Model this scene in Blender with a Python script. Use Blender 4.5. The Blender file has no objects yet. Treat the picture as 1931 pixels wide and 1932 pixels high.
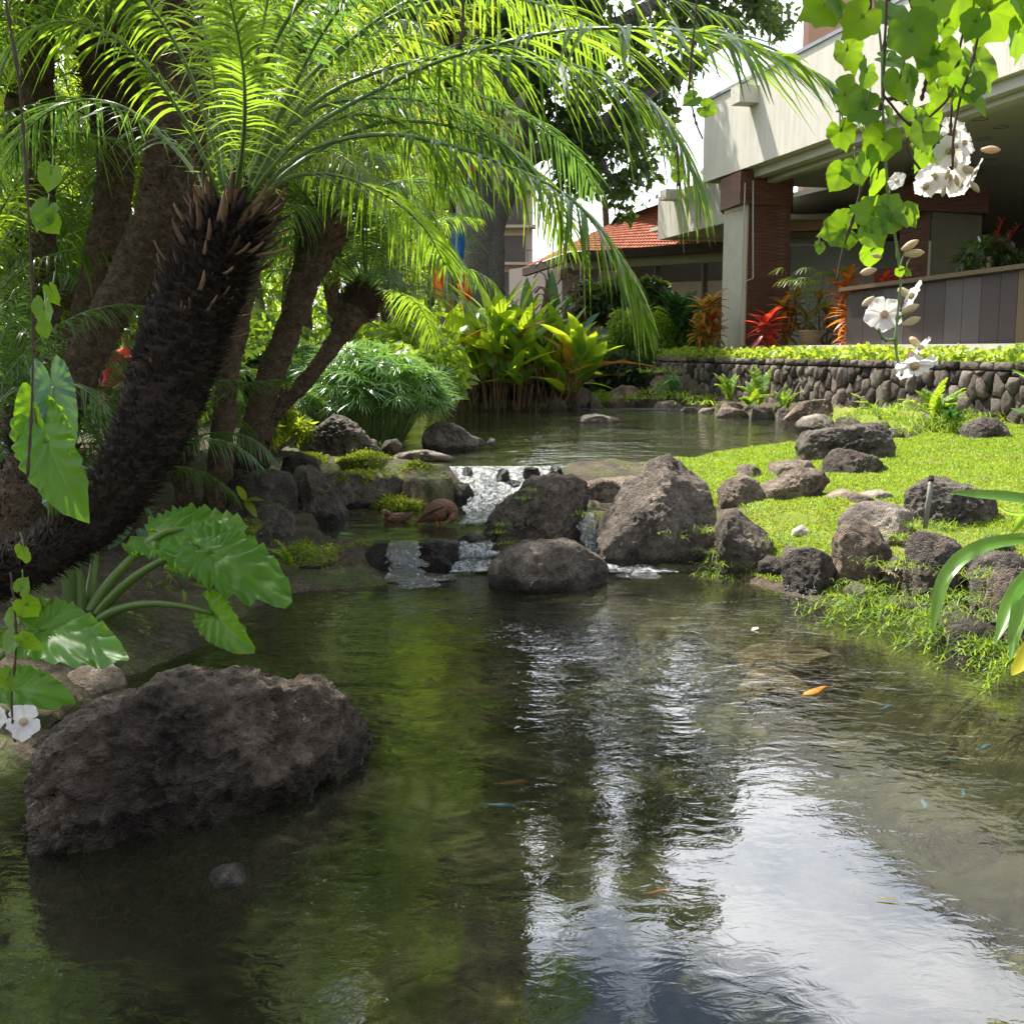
import bpy, math, random
import numpy as np
from math import radians, sin, cos, tan, atan2, sqrt, pi, exp
from mathutils import Vector

random.seed(7)
RNG = np.random.default_rng(11)
scene = bpy.context.scene
COL = scene.collection

# ------------------------------------------------------------------ camera
FPX, CX, CY, RES = 2138.0, 965.5, 966.0, 1931.0
CAMZ, PITCH = 2.0, radians(8.12)
cam_d = bpy.data.cameras.new('camera'); cam = bpy.data.objects.new('camera', cam_d); COL.objects.link(cam)
cam.location = (0, 0, CAMZ); cam.rotation_euler = (radians(90) - PITCH, 0, 0)
cam_d.sensor_fit = 'HORIZONTAL'; cam_d.angle = 2 * math.atan(CX / FPX)
cam_d.clip_start = 0.05; cam_d.clip_end = 3000
scene.camera = cam

# ------------------------------------------------------------------ light
SUN_AZ, SUN_EL = -38.0, 56.0          # degrees from +Y towards +X, elevation
w = bpy.data.worlds.new('World'); scene.world = w; w.use_nodes = True
nt = w.node_tree; nt.nodes.clear()
wo = nt.nodes.new('ShaderNodeOutputWorld'); bg = nt.nodes.new('ShaderNodeBackground')
sky = nt.nodes.new('ShaderNodeTexSky'); sky.sky_type = 'NISHITA'; sky.sun_disc = False
sky.sun_elevation = radians(SUN_EL); sky.sun_rotation = radians(SUN_AZ)
sky.air_density = 1.0; sky.dust_density = 1.2; sky.ozone_density = 1.5
bg.inputs['Strength'].default_value = 0.058
tc = nt.nodes.new('ShaderNodeTexCoord')
mp = nt.nodes.new('ShaderNodeMapping'); mp.inputs['Scale'].default_value = (1.0, 1.0, 2.4)
mp.inputs['Location'].default_value = (0.35, 0.10, 0.2)
n1 = nt.nodes.new('ShaderNodeTexNoise'); n1.inputs['Scale'].default_value = 2.6
n1.inputs['Detail'].default_value = 9; n1.inputs['Roughness'].default_value = 0.56; n1.inputs['Distortion'].default_value = 0.25
cr = nt.nodes.new('ShaderNodeValToRGB')
cr.color_ramp.elements[0].position = 0.50; cr.color_ramp.elements[0].color = (0, 0, 0, 1)
cr.color_ramp.elements[1].position = 0.60; cr.color_ramp.elements[1].color = (1, 1, 1, 1)
n2 = nt.nodes.new('ShaderNodeTexNoise'); n2.inputs['Scale'].default_value = 5.0; n2.inputs['Detail'].default_value = 6
cr2 = nt.nodes.new('ShaderNodeValToRGB')
cr2.color_ramp.elements[0].position = 0.3; cr2.color_ramp.elements[0].color = (13, 14.4, 17.5, 1)
cr2.color_ramp.elements[1].position = 0.7; cr2.color_ramp.elements[1].color = (31, 31, 31.6, 1)
# more cloud low over the horizon
sep = nt.nodes.new('ShaderNodeSeparateXYZ')
hz = nt.nodes.new('ShaderNodeMapRange'); hz.inputs['From Min'].default_value = 0.05; hz.inputs['From Max'].default_value = 0.42
hz.inputs['To Min'].default_value = 0.22; hz.inputs['To Max'].default_value = 0.0
ad = nt.nodes.new('ShaderNodeMath'); ad.operation = 'ADD'
mx = nt.nodes.new('ShaderNodeMix'); mx.data_type = 'RGBA'
L = nt.links.new
L(tc.outputs['Generated'], mp.inputs['Vector']); L(mp.outputs[0], n1.inputs['Vector']); L(mp.outputs[0], n2.inputs['Vector'])
L(tc.outputs['Generated'], sep.inputs[0]); L(sep.outputs['Z'], hz.inputs['Value'])
L(n1.outputs['Fac'], ad.inputs[0]); L(hz.outputs[0], ad.inputs[1]); L(ad.outputs[0], cr.inputs['Fac'])
L(n2.outputs['Fac'], cr2.inputs['Fac'])
# clouds glow more the nearer they stand to the sun
vm = nt.nodes.new('ShaderNodeVectorMath'); vm.operation = 'DOT_PRODUCT'; L(tc.outputs['Generated'], vm.inputs[0])
vm.inputs[1].default_value = (sin(radians(SUN_AZ)) * cos(radians(SUN_EL)), cos(radians(SUN_AZ)) * cos(radians(SUN_EL)), sin(radians(SUN_EL)))
pw = nt.nodes.new('ShaderNodeMath'); pw.operation = 'POWER'; pw.use_clamp = True; pm = nt.nodes.new('ShaderNodeMath'); pm.operation = 'MAXIMUM'; pm.inputs[1].default_value = 0
L(vm.outputs['Value'], pm.inputs[0]); L(pm.outputs[0], pw.inputs[0]); pw.inputs[1].default_value = 3.0
sc_ = nt.nodes.new('ShaderNodeMath'); sc_.operation = 'MULTIPLY_ADD'; L(pw.outputs[0], sc_.inputs[0]); sc_.inputs[1].default_value = 3.0; sc_.inputs[2].default_value = 0.55
vs_ = nt.nodes.new('ShaderNodeVectorMath'); vs_.operation = 'SCALE'; L(cr2.outputs['Color'], vs_.inputs[0]); L(sc_.outputs[0], vs_.inputs['Scale'])
L(cr.outputs['Color'], mx.inputs['Factor']); L(sky.outputs[0], mx.inputs['A']); L(vs_.outputs[0], mx.inputs['B'])
L(mx.outputs['Result'], bg.inputs['Color']); L(bg.outputs[0], wo.inputs[0])

sd = bpy.data.lights.new('sun', 'SUN'); so = bpy.data.objects.new('sun', sd); COL.objects.link(so)
sd.energy = 5.0; sd.angle = radians(0.53); sd.color = (1.0, 0.95, 0.86)
_az, _el = radians(SUN_AZ), radians(SUN_EL)
SUNV = Vector((sin(_az) * cos(_el), cos(_az) * cos(_el), sin(_el)))
so.rotation_euler = SUNV.to_track_quat('Z', 'Y').to_euler(); so.location = (0, 0, 30)
scene.view_settings.view_transform = 'Standard'; scene.view_settings.look = 'None'
scene.view_settings.exposure = 1.15; scene.view_settings.gamma = 1.0; scene.view_settings.use_curve_mapping = False
scene.cycles.max_bounces = 8; scene.cycles.transparent_max_bounces = 12
scene.cycles.sample_clamp_indirect = 6.0
scene.cycles.caustics_reflective = False; scene.cycles.caustics_refractive = False

# ------------------------------------------------------------------ photo geometry: a pixel and a distance give a place
_c, _s = cos(PITCH), sin(PITCH)
def ray(px, py):
    a, b = (px - CX) / FPX, (CY - py) / FPX
    return np.array([a, _c + b * _s, -_s + b * _c])
def D(px, py, y):                       # place at forward distance y
    r = ray(px, py); k = y / r[1]
    return np.array([r[0] * k, y, CAMZ + r[2] * k])
def P(px, py, z=0.0):                   # place on the level z
    r = ray(px, py); k = (z - CAMZ) / r[2]
    return np.array([r[0] * k, r[1] * k, z])
def mpp(y): return y / FPX              # metres per pixel about there
def nrm(v):
    v = np.asarray(v, float); n = np.linalg.norm(v, axis=-1, keepdims=True); return v / np.maximum(n, 1e-9)

# ------------------------------------------------------------------ noise
_perm = np.random.default_rng(3).permutation(256); _perm = np.concatenate([_perm, _perm, _perm])
_grad = nrm(np.random.default_rng(5).normal(size=(256, 3)))
def perlin(p):
    p = np.asarray(p, float); i = np.floor(p).astype(int); f = p - i; i &= 255
    u = f * f * f * (f * (f * 6 - 15) + 10); out = 0
    for dx in (0, 1):
        for dy in (0, 1):
            for dz in (0, 1):
                h = _perm[_perm[_perm[i[:, 0] + dx] + i[:, 1] + dy] + i[:, 2] + dz]
                g = _grad[h]; d = (g * (f - (dx, dy, dz))).sum(1)
                wx = u[:, 0] if dx else 1 - u[:, 0]; wy = u[:, 1] if dy else 1 - u[:, 1]; wz = u[:, 2] if dz else 1 - u[:, 2]
                out = out + d * wx * wy * wz
    return out * 1.6
def fbm(p, octs=4, rough=0.5, ridge=False):
    a, s, t = 1.0, 1.0, 0
    for k in range(octs):
        n = perlin(np.asarray(p) * s + k * 17.3)
        if ridge: n = 1 - 2 * np.abs(n)
        t = t + a * n; a *= rough; s *= 2.03
    return t

# ------------------------------------------------------------------ mesh helpers
def mesh_from(name, V, F, smooth=True, uv=None, mats=None, mi=None):
    """V (n,3); F a list of arrays of shape (k,3) or (k,4)"""
    V = np.asarray(V, np.float32); F = [np.asarray(f, np.int32) for f in F if len(f)]
    me = bpy.data.meshes.new(name)
    nl = sum(f.size for f in F); npol = sum(len(f) for f in F)
    me.vertices.add(len(V)); me.vertices.foreach_set('co', V.ravel())
    me.loops.add(nl); lv = np.concatenate([f.ravel() for f in F]); me.loops.foreach_set('vertex_index', lv)
    me.polygons.add(npol)
    tot = np.concatenate([np.full(len(f), f.shape[1], np.int32) for f in F])
    st = np.concatenate([[0], np.cumsum(tot)[:-1]]).astype(np.int32)
    me.polygons.foreach_set('loop_start', st); me.polygons.foreach_set('loop_total', tot)
    me.polygons.foreach_set('use_smooth', np.full(npol, smooth))
    if mi is not None: me.polygons.foreach_set('material_index', np.asarray(mi, np.int32))
    if uv is not None:
        ul = me.uv_layers.new(name='UVMap'); ul.data.foreach_set('uv', np.asarray(uv, np.float32)[lv].ravel())
    me.update(calc_edges=True); me.validate()
    for m in (mats or []): me.materials.append(m)
    return me

def link(name, me, mat=None, parent=None, label=None, cat=None, group=None, kind=None, loc=None):
    o = bpy.data.objects.new(name, me)
    if mat is not None and me is not None and not me.materials: me.materials.append(mat)
    COL.objects.link(o)
    if parent is not None: o.parent = parent
    if label: o['label'] = label
    if cat: o['category'] = cat
    if group: o['group'] = group
    if kind: o['kind'] = kind
    if loc is not None: o.location = loc
    return o
def thing(name, label, cat, loc=(0, 0, 0), group=None):
    o = bpy.data.objects.new(name, None); o.location = loc; o.empty_display_size = 0.1
    COL.objects.link(o); o['label'] = label; o['category'] = cat
    if group: o['group'] = group
    return o

class MB:
    def __init__(s): s.V = []; s.F3 = []; s.F4 = []; s.n = 0; s.uv = []
    def add(s, V, F, uv=None):
        V = np.asarray(V, float).reshape(-1, 3)
        for f in (F if isinstance(F, list) else [F]):
            f = np.asarray(f, int)
            if not len(f): continue
            (s.F3 if f.shape[1] == 3 else s.F4).append(f + s.n)
        s.V.append(V); s.n += len(V)
        s.uv.append(np.zeros((len(V), 2)) if uv is None else np.asarray(uv))
    def mesh(s, name, smooth=True, loc=None):
        V = np.concatenate(s.V)
        if loc is not None: V = V - np.asarray(loc)
        F = []
        if s.F3: F.append(np.concatenate(s.F3))
        if s.F4: F.append(np.concatenate(s.F4))
        return mesh_from(name, V, F, smooth, uv=np.concatenate(s.uv))
    def link(s, name, mat, parent=None, smooth=True, **k):
        loc = None
        if parent is not None: loc = np.array(parent.location)
        return link(name, s.mesh(name, smooth, loc), mat, parent, **k)

def grid_faces(nu, nv, closed_v=False):
    i = np.arange(nu - 1)[:, None]; j = np.arange(nv if closed_v else nv - 1)[None, :]
    j2 = (j + 1) % nv
    return np.stack([i * nv + j, i * nv + j2, (i + 1) * nv + j2, (i + 1) * nv + j], -1).reshape(-1, 4)

def resample(pts, n):
    pts = np.asarray(pts, float)
    # Catmull-Rom through the points
    q = np.vstack([2 * pts[0] - pts[1], pts, 2 * pts[-1] - pts[-2]]); m = len(pts) - 1
    t = np.linspace(0, m, n); k = np.minimum(t.astype(int), m - 1); f = (t - k)[:, None]
    a, b, c, d = q[k], q[k + 1], q[k + 2], q[k + 3]
    return 0.5 * (2 * b + (c - a) * f + (2 * a - 5 * b + 4 * c - d) * f * f + (3 * b - a - 3 * c + d) * f ** 3)

def tube(path, rad, nseg=8, cap=True, wob=0.0, flat=1.0):
    path = np.asarray(path, float); n = len(path); rad = np.broadcast_to(np.asarray(rad, float), (n,))
    T = nrm(np.gradient(path, axis=0))
    up = np.array([0.0, 0.0, 1.0]) if abs(T[0][2]) < 0.8 else np.array([0.0, 1.0, 0.0])
    N = np.zeros_like(path); v = nrm(np.cross(T[0], up))
    for i in range(n):
        v = v - T[i] * np.dot(v, T[i]); v = v / (np.linalg.norm(v) + 1e-9); N[i] = v
    B = np.cross(T, N)
    a = np.linspace(0, 2 * pi, nseg, endpoint=False)
    V = path[:, None] + rad[:, None, None] * (np.cos(a)[None, :, None] * N[:, None] + flat * np.sin(a)[None, :, None] * B[:, None])
    V = V.reshape(-1, 3)
    if wob: V = V + wob * np.stack([perlin(V * 9), perlin(V * 9 + 31), perlin(V * 9 + 67)], 1)
    F = [grid_faces(n, nseg, True)]
    if cap:
        V = np.vstack([V, path[0], path[-1]]); j = np.arange(nseg)
        F.append(np.stack([np.full(nseg, len(V) - 2), (j + 1) % nseg, j], 1))
        b0 = (n - 1) * nseg
        F.append(np.stack([np.full(nseg, len(V) - 1), b0 + j, b0 + (j + 1) % nseg], 1))
    return V, F

def box(x0, x1, y0, y1, z0, z1):
    V = [(x, y, z) for x in (x0, x1) for y in (y0, y1) for z in (z0, z1)]
    F = [(0, 1, 3, 2), (4, 6, 7, 5), (0, 4, 5, 1), (2, 3, 7, 6), (0, 2, 6, 4), (1, 5, 7, 3)]
    return np.array(V, float), np.array(F)
def prism(A, B, F0, h0, h1, depthv):
    """box standing on the segment A-B (xy), from z h0 to h1, going back along depthv (xy)"""
    A = np.array(A[:2], float); B = np.array(B[:2], float); d = np.array(depthv[:2], float)
    q = [A, B, B + d, A + d]
    V = [(*p, h0) for p in q] + [(*p, h1) for p in q]
    F = [(0, 1, 5, 4), (1, 2, 6, 5), (2, 3, 7, 6), (3, 0, 4, 7), (4, 5, 6, 7), (3, 2, 1, 0)]
    return np.array(V, float), np.array(F)

_ico = {}
def ico(level):
    if level not in _ico:
        import bmesh
        bm = bmesh.new(); bmesh.ops.create_icosphere(bm, subdivisions=level, radius=1)
        V = np.array([v.co[:] for v in bm.verts]); F = np.array([[v.index for v in f.verts] for f in bm.faces]); bm.free()
        _ico[level] = (nrm(V), F)
    return _ico[level]

# ------------------------------------------------------------------ materials
class NT:
    def __init__(s, name, disp=False):
        s.m = bpy.data.materials.new(name); s.m.use_nodes = True; s.t = s.m.node_tree; s.t.nodes.clear()
        s.out = s.n('ShaderNodeOutputMaterial')
    def n(s, t, **k):
        nd = s.t.nodes.new(t)
        for a, b in k.items():
            if a.startswith('i_'): nd.inputs[a[2:].replace('_', ' ')].default_value = b
            else: setattr(nd, a, b)
        return nd
    def l(s, a, b): s.t.links.new(a, b)
    def pos(s, scale=1.0, obj=False):
        g = s.n('ShaderNodeTexCoord') if obj else s.n('ShaderNodeNewGeometry')
        return g.outputs['Object' if obj else 'Position']
    def noise(s, vec, scale, detail=4, rough=0.5, dist=0.0):
        n = s.n('ShaderNodeTexNoise'); n.inputs['Scale'].default_value = scale; n.inputs['Detail'].default_value = detail
        n.inputs['Roughness'].default_value = rough; n.inputs['Distortion'].default_value = dist
        if vec is not None: s.l(vec, n.inputs['Vector'])
        return n.outputs['Fac']
    def ramp(s, fac, stops):
        r = s.n('ShaderNodeValToRGB'); e = r.color_ramp.elements
        while len(e) < len(stops): e.new(0.5)
        for i, (p, c) in enumerate(stops):
            e[i].position = p; e[i].color = (*c, 1) if len(c) == 3 else c
        s.l(fac, r.inputs['Fac']); return r.outputs['Color']
    def math(s, op, a, b=None, clamp=False):
        n = s.n('ShaderNodeMath', operation=op, use_clamp=clamp)
        for i, v in enumerate((a, b)):
            if v is None: continue
            if isinstance(v, (int, float)): n.inputs[i].default_value = v
            else: s.l(v, n.inputs[i])
        return n.outputs[0]
    def mix(s, f, a, b, blend='MIX'):
        n = s.n('ShaderNodeMix', data_type='RGBA', blend_type=blend)
        for k, v in (('Factor', f), ('A', a), ('B', b)):
            if isinstance(v, (int, float)): n.inputs[k].default_value = v if k == 'Factor' else (v, v, v, 1)
            elif isinstance(v, tuple): n.inputs[k].default_value = (*v, 1) if len(v) == 3 else v
            else: s.l(v, n.inputs[k])
        return n.outputs['Result']
    def bump(s, h, strength=0.5, dist=0.02, normal=None):
        b = s.n('ShaderNodeBump'); b.inputs['Strength'].default_value = strength; b.inputs['Distance'].default_value = dist
        s.l(h, b.inputs['Height'])
        if normal is not None: s.l(normal, b.inputs['Normal'])
        return b.outputs['Normal']
    def attr(s, name):
        a = s.n('ShaderNodeAttribute', attribute_type='OBJECT', attribute_name=name); return a.outputs['Fac']
    def bsdf(s, color, rough=0.6, normal=None, spec=0.5, metal=0.0):
        b = s.n('ShaderNodeBsdfPrincipled')
        if isinstance(color, tuple): b.inputs['Base Color'].default_value = (*color, 1)
        else: s.l(color, b.inputs['Base Color'])
        if isinstance(rough, (int, float)): b.inputs['Roughness'].default_value = rough
        else: s.l(rough, b.inputs['Roughness'])
        b.inputs['Specular IOR Level'].default_value = spec; b.inputs['Metallic'].default_value = metal
        if normal is not None: s.l(normal, b.inputs['Normal'])
        return b.outputs[0]
    def done(s, sh): s.l(sh, s.out.inputs['Surface']); return s.m

def mat_plain(name, color, rough=0.6, var=0.25, scale=6.0, bump=0.2, bdist=0.01, bscale=40, spec=0.4, metal=0.0):
    t = NT(name); p = t.pos()
    n = t.noise(p, scale, 5, 0.6)
    lo = tuple(c * (1 - var) for c in color); hi = tuple(min(1, c * (1 + var)) for c in color)
    c = t.ramp(n, [(0.3, lo), (0.7, hi)])
    nb = t.bump(t.noise(p, bscale, 4, 0.6), bump, bdist)
    return t.done(t.bsdf(c, rough, nb, spec, metal))

def mat_leaf(name, cols, trans, tmix=0.5, rough=0.38, spec=0.5, scale=1.2, veins=None, edge=None, bump=0.0, island=True):
    """cols: list of three base colours dark..light, trans: colour of light that comes through"""
    t = NT(name); p = t.pos()
    if island:
        g = t.n('ShaderNodeNewGeometry'); r = g.outputs['Random Per Island']
    else:
        g = t.n('ShaderNodeObjectInfo'); r = g.outputs['Random']
    n = t.noise(p, scale, 3)
    f = t.math('ADD', t.math('MULTIPLY', r, 0.55), t.math('MULTIPLY', n, 0.5), True)
    c = t.ramp(f, [(0.15, cols[0]), (0.5, cols[1]), (0.88, cols[2])])
    tr = t.mix(0.5, c, trans, 'MIX')
    tr2 = t.mix(f, trans, tuple(min(1, x * y) for x, y in zip(trans, (1.35, 1.1, 1.0))))
    nb = None
    if veins:
        uv = t.n('ShaderNodeTexCoord').outputs['UV']; sx = t.n('ShaderNodeSeparateXYZ'); t.l(uv, sx.inputs[0])
        ay = t.math('ABSOLUTE', sx.outputs['Y'])
        q = t.math('SUBTRACT', sx.outputs['X'], t.math('MULTIPLY', ay, veins[1]))
        fr = t.math('FRACT', t.math('MULTIPLY', q, veins[0]))
        ln = t.math('ABSOLUTE', t.math('SUBTRACT', fr, 0.5))
        v1 = t.math('SMOOTH_MAX', 0, 0) if False else t.math('LESS_THAN', ln, veins[2])
        v2 = t.math('LESS_THAN', ay, veins[3])
        v = t.math('MAXIMUM', v1, v2)
        c = t.mix(t.math('MULTIPLY', v, 0.3), c, tuple(min(1, x * 1.7) for x in cols[2]))
        tr2 = t.mix(t.math('MULTIPLY', v, 0.28), tr2, tuple(x * 0.5 for x in trans))
        blot = t.noise(p, 14, 4, 0.6)
        tr2 = t.mix(t.math('MULTIPLY', t.math('SUBTRACT', blot, 0.35, True), 0.7), tr2, tuple(x * 0.5 for x in trans))
        nb = t.bump(blot, 0.3, 0.004)
    elif bump:
        nb = t.bump(t.noise(p, 60, 3), bump, 0.004)
    b = t.bsdf(c, rough, nb, spec)
    tl = t.n('ShaderNodeBsdfTranslucent'); t.l(tr2, tl.inputs['Color'])
    if nb is not None: t.l(nb, tl.inputs['Normal'])
    m = t.n('ShaderNodeMixShader'); m.inputs[0].default_value = tmix
    t.l(b, m.inputs[1]); t.l(tl.outputs[0], m.inputs[2])
    return t.done(m.outputs[0])

def make_rock_mat():
    t = NT('basalt'); p = t.pos()
    tone = t.attr('tone'); moss = t.attr('moss'); wet = t.attr('wet_level'); warm = t.attr('warm')
    n = t.noise(p, 3.0, 8, 0.62, 0.3); n2 = t.noise(p, 26, 6, 0.7)
    f = t.math('ADD', t.math('MULTIPLY', n, 0.65), t.math('MULTIPLY', n2, 0.35))
    c = t.ramp(f, [(0.36, (0.026, 0.022, 0.019)), (0.5, (0.135, 0.116, 0.10)), (0.66, (0.34, 0.30, 0.26))])
    c = t.mix(warm, c, t.mix(1.0, c, (1.18, 0.98, 0.80), 'MULTIPLY'))
    lich = t.ramp(t.noise(p, 9, 6, 0.7, 0.6), [(0.6, (0, 0, 0)), (0.68, (1, 1, 1))])
    c = t.mix(t.math('MULTIPLY', lich, 0.35), c, (0.30, 0.29, 0.24))
    c = t.mix(1.0, c, tone, 'MULTIPLY')
    # pits of the lava
    vo = t.n('ShaderNodeTexVoronoi'); vo.inputs['Scale'].default_value = 34; t.l(p, vo.inputs['Vector'])
    pit = t.ramp(vo.outputs['Distance'], [(0.05, (0, 0, 0)), (0.38, (1, 1, 1))])
    vo2 = t.n('ShaderNodeTexVoronoi'); vo2.inputs['Scale'].default_value = 95; t.l(p, vo2.inputs['Vector'])
    h = t.math('ADD', t.math('MULTIPLY', pit, 0.7), t.math('MULTIPLY', vo2.outputs['Distance'], 0.6))
    h = t.math('ADD', h, t.math('MULTIPLY', n2, 1.2))
    n3 = t.noise(p, 7, 8, 0.7)
    h2 = t.math('ADD', t.math('MULTIPLY', n3, 2.2), h)
    nb = t.bump(h2, 0.95, 0.038)
    # moss where the stone faces up
    g = t.n('ShaderNodeNewGeometry'); sx = t.n('ShaderNodeSeparateXYZ'); t.l(g.outputs['Normal'], sx.inputs[0])
    mk = t.math('ADD', t.math('MULTIPLY', sx.outputs['Z'], 0.45), t.math('MULTIPLY', t.noise(p, 5, 6, 0.65), 1.0))
    mk = t.math('ADD', mk, t.math('SUBTRACT', moss, 1.05))
    mk = t.math('MULTIPLY', mk, 7.0, True)
    mc = t.ramp(t.noise(p, 22, 5, 0.7), [(0.35, (0.05, 0.085, 0.012)), (0.65, (0.24, 0.26, 0.03))])
    c = t.mix(mk, c, mc)
    # wet band over the water line
    sp = t.n('ShaderNodeSeparateXYZ'); t.l(p, sp.inputs[0])
    wv = t.math('SUBTRACT', t.math('ADD', wet, t.math('MULTIPLY', t.noise(p, 8, 4), 0.10)), sp.outputs['Z'])
    wk = t.math('MULTIPLY', wv, 22.0, True)
    c = t.mix(wk, c, t.mix(1.0, c, (0.36, 0.36, 0.36), 'MULTIPLY'))
    ro = t.mix(wk, (0.9, 0.9, 0.9), (0.28, 0.28, 0.28))
    return t.done(t.bsdf(c, ro, nb, 0.35))
M = {}
M['rock'] = make_rock_mat()
# ------------------------------------------------------------------ terrain
Z_UP, Z_MID = 0.45, 0.20
near_poly = np.array([P(*q)[:2] for q in [(470, 1150), (560, 1118), (700, 1105), (780, 1092), (900, 1082), (1120, 1060), (1262, 1080), (1330, 1075), (1480, 1118), (1560, 1140),
             (1660, 1142), (1740, 1162), (1850, 1200), (1960, 1262)]] + [np.array(v) for v in [(3.5, 4.6), (3.4, 2.0), (3.2, -6), (-6, -6), (-5, 2), (-2.9, 4.3)]] +
             [P(*q)[:2] for q in [(60, 1440), (130, 1330), (200, 1300), (330, 1240), (420, 1200)]])
mid_poly = np.array([P(*q, Z_MID)[:2] for q in [(600, 1000), (640, 935), (690, 920), (740, 955), (830, 965), (870, 950), (905, 935), (945, 945), (935, 990), (925, 1022), (870, 1030), (770, 1032), (700, 1030), (640, 1025)]])
up_poly = np.array([P(*q, Z_UP)[:2] for q in [(735, 868), (715, 840), (700, 800), (760, 770), (850, 762), (1060, 763), (1140, 758), (1230, 760), (1330, 778), (1420, 787), (1500, 795), (1640, 815), (1740, 826),
            (1790, 838), (1700, 846), (1520, 846), (1400, 852), (1335, 862), (1290, 874), (1215, 880), (1090, 884), (980, 885), (850, 885)]])
fall_poly = np.array([P(848, 878, Z_UP)[:2], P(1095, 878, Z_UP)[:2], P(1000, 925, .33)[:2], P(945, 985, .2)[:2], P(865, 985, .2)[:2], P(880, 930, .33)[:2]])
chute_poly = np.array([P(1085, 975, .3)[:2], P(1125, 975, .3)[:2], P(1150, 1040, .1)[:2], P(1260, 1085, 0)[:2], P(1140, 1085, 0)[:2], P(1100, 1040, .1)[:2]])
low_poly = np.array([P(700, 1024, .2)[:2], P(925, 1018, .2)[:2], P(925, 1085, 0)[:2], P(720, 1095, 0)[:2]])

def sdf(poly, X, Y):
    """signed distance, negative inside"""
    d = np.full(X.shape, 1e9); ins = np.zeros(X.shape, bool); n = len(poly)
    for i in range(n):
        a, b = poly[i], poly[(i + 1) % n]; e = b - a
        px, py = X - a[0], Y - a[1]
        t = np.clip((px * e[0] + py * e[1]) / (e @ e + 1e-12), 0, 1)
        d = np.minimum(d, (px - e[0] * t) ** 2 + (py - e[1] * t) ** 2)
        c = ((a[1] > Y) != (b[1] > Y))
        with np.errstate(divide='ignore', invalid='ignore'):
            xs = a[0] + (Y - a[1]) * e[0] / (e[1] if abs(e[1]) > 1e-9 else 1e-9)
        ins ^= c & (X < xs)
    d = np.sqrt(d); return np.where(ins, -d, d)
def sm(a, b, x):
    t = np.clip((x - a) / (b - a), 0, 1); return t * t * (3 - 2 * t)

# stone wall line
WB = [D(1212, 752, 35.6)[:2], D(1236, 752, 35.0)[:2], D(1931, 800, 18.4)[:2]]
WB.append(WB[2] + (WB[2] - WB[1]) * 0.35)
WALL_TOP = 1.80
def land(X, Y):
    base = 0.22 + 0.36 * sm(9.6, 14.8, Y)
    right = sm(1.6, 3.2, X)
    lawn = 0.10 + 0.42 * sm(8.6, 11.2, Y) + 0.03 * (X - 3)
    base = base * (1 - right) + lawn * right
    left = sm(-1.5, -5, X)
    base = base + left * (0.06 + 0.06 * sm(7, 18, Y))
    # the bank rises towards the planted beds
    base = base + 0.25 * sm(16, 22, Y) * sm(3.5, 8.5, X) + 0.1 * sm(20, 40, Y)
    return base
def wall_side(X, Y):
    """distance behind the stone wall (positive = terrace side)"""
    a, b = WB[1], WB[3]; e = b - a; e = e / np.linalg.norm(e)
    n = np.array([-e[1], e[0]])
    if n[0] < 0: n = -n
    return (X - a[0]) * n[0] + (Y - a[1]) * n[1], (X - a[0]) * e[0] + (Y - a[1]) * e[1]
def ground_z(X, Y, rough=True):
    X = np.asarray(X, float); Y = np.asarray(Y, float); sh = X.shape; X = X.ravel(); Y = Y.ravel()
    p3 = np.stack([X, Y, X * 0], 1)
    z = land(X, Y)
    if rough: z = z + 0.05 * fbm(p3 * 1.3, 3) + 0.018 * fbm(p3 * 6, 2)
    ws, wt = wall_side(X, Y)
    terr = sm(0.05, 0.35, ws) * sm(-2.5, -0.4, wt)
    z = z * (1 - terr) + (WALL_TOP - 0.10) * terr
    # bushes bed behind the far end of the wall
    z = np.where(terr < 1, z + 0.8 * sm(28, 40, Y) * (1 - terr) * sm(0.5, 5, X), z)
    s = sdf(up_poly, X, Y)
    z = np.where(s < 0.45, np.where(s > 0, Z_UP + 0.03 + (z - Z_UP - 0.03) * sm(0, 0.45, s), Z_UP + 0.03 - np.minimum(0.42, 0.06 - s * 0.9)), z)
    for pl, top, dep in ((mid_poly, Z_MID, 0.16), (fall_poly, None, 0.16), (chute_poly, None, 0.16), (low_poly, None, 0.12)):
        s2 = sdf(pl, X, Y)
        if top is None:
            tz = cascade_z(X, Y) - 0.05
        else:
            tz = top - np.minimum(dep, 0.05 - s2 * 0.6)
        z = np.where(s2 < 0.12, np.minimum(z, tz + (z - tz) * sm(0, 0.12, s2)), z)
    s3 = sdf(near_poly, X, Y)
    bed = -0.03 - np.minimum(0.62, -s3 * 0.55) + 0.05 * fbm(p3 * 0.9 + 4, 3)
    z = np.where(s3 < 0, np.minimum(z, bed), np.where(s3 < 0.9, 0.02 + (z - 0.02) * sm(-0.1, 0.9, s3), z))
    return z.reshape(sh)
def cascade_z(X, Y):
    z = np.where(Y > 14.9, Z_UP, 0)
    z = Z_MID + (Z_UP - Z_MID) * sm(12.4, 15.05, Y)
    z = np.where(Y < 10.5, Z_MID * sm(9.75, 10.5, Y), z)
    z = np.where((X > 0.55) & (Y < 12.6), 0.33 * sm(9.7, 12.6, Y), z)
    return z

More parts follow.
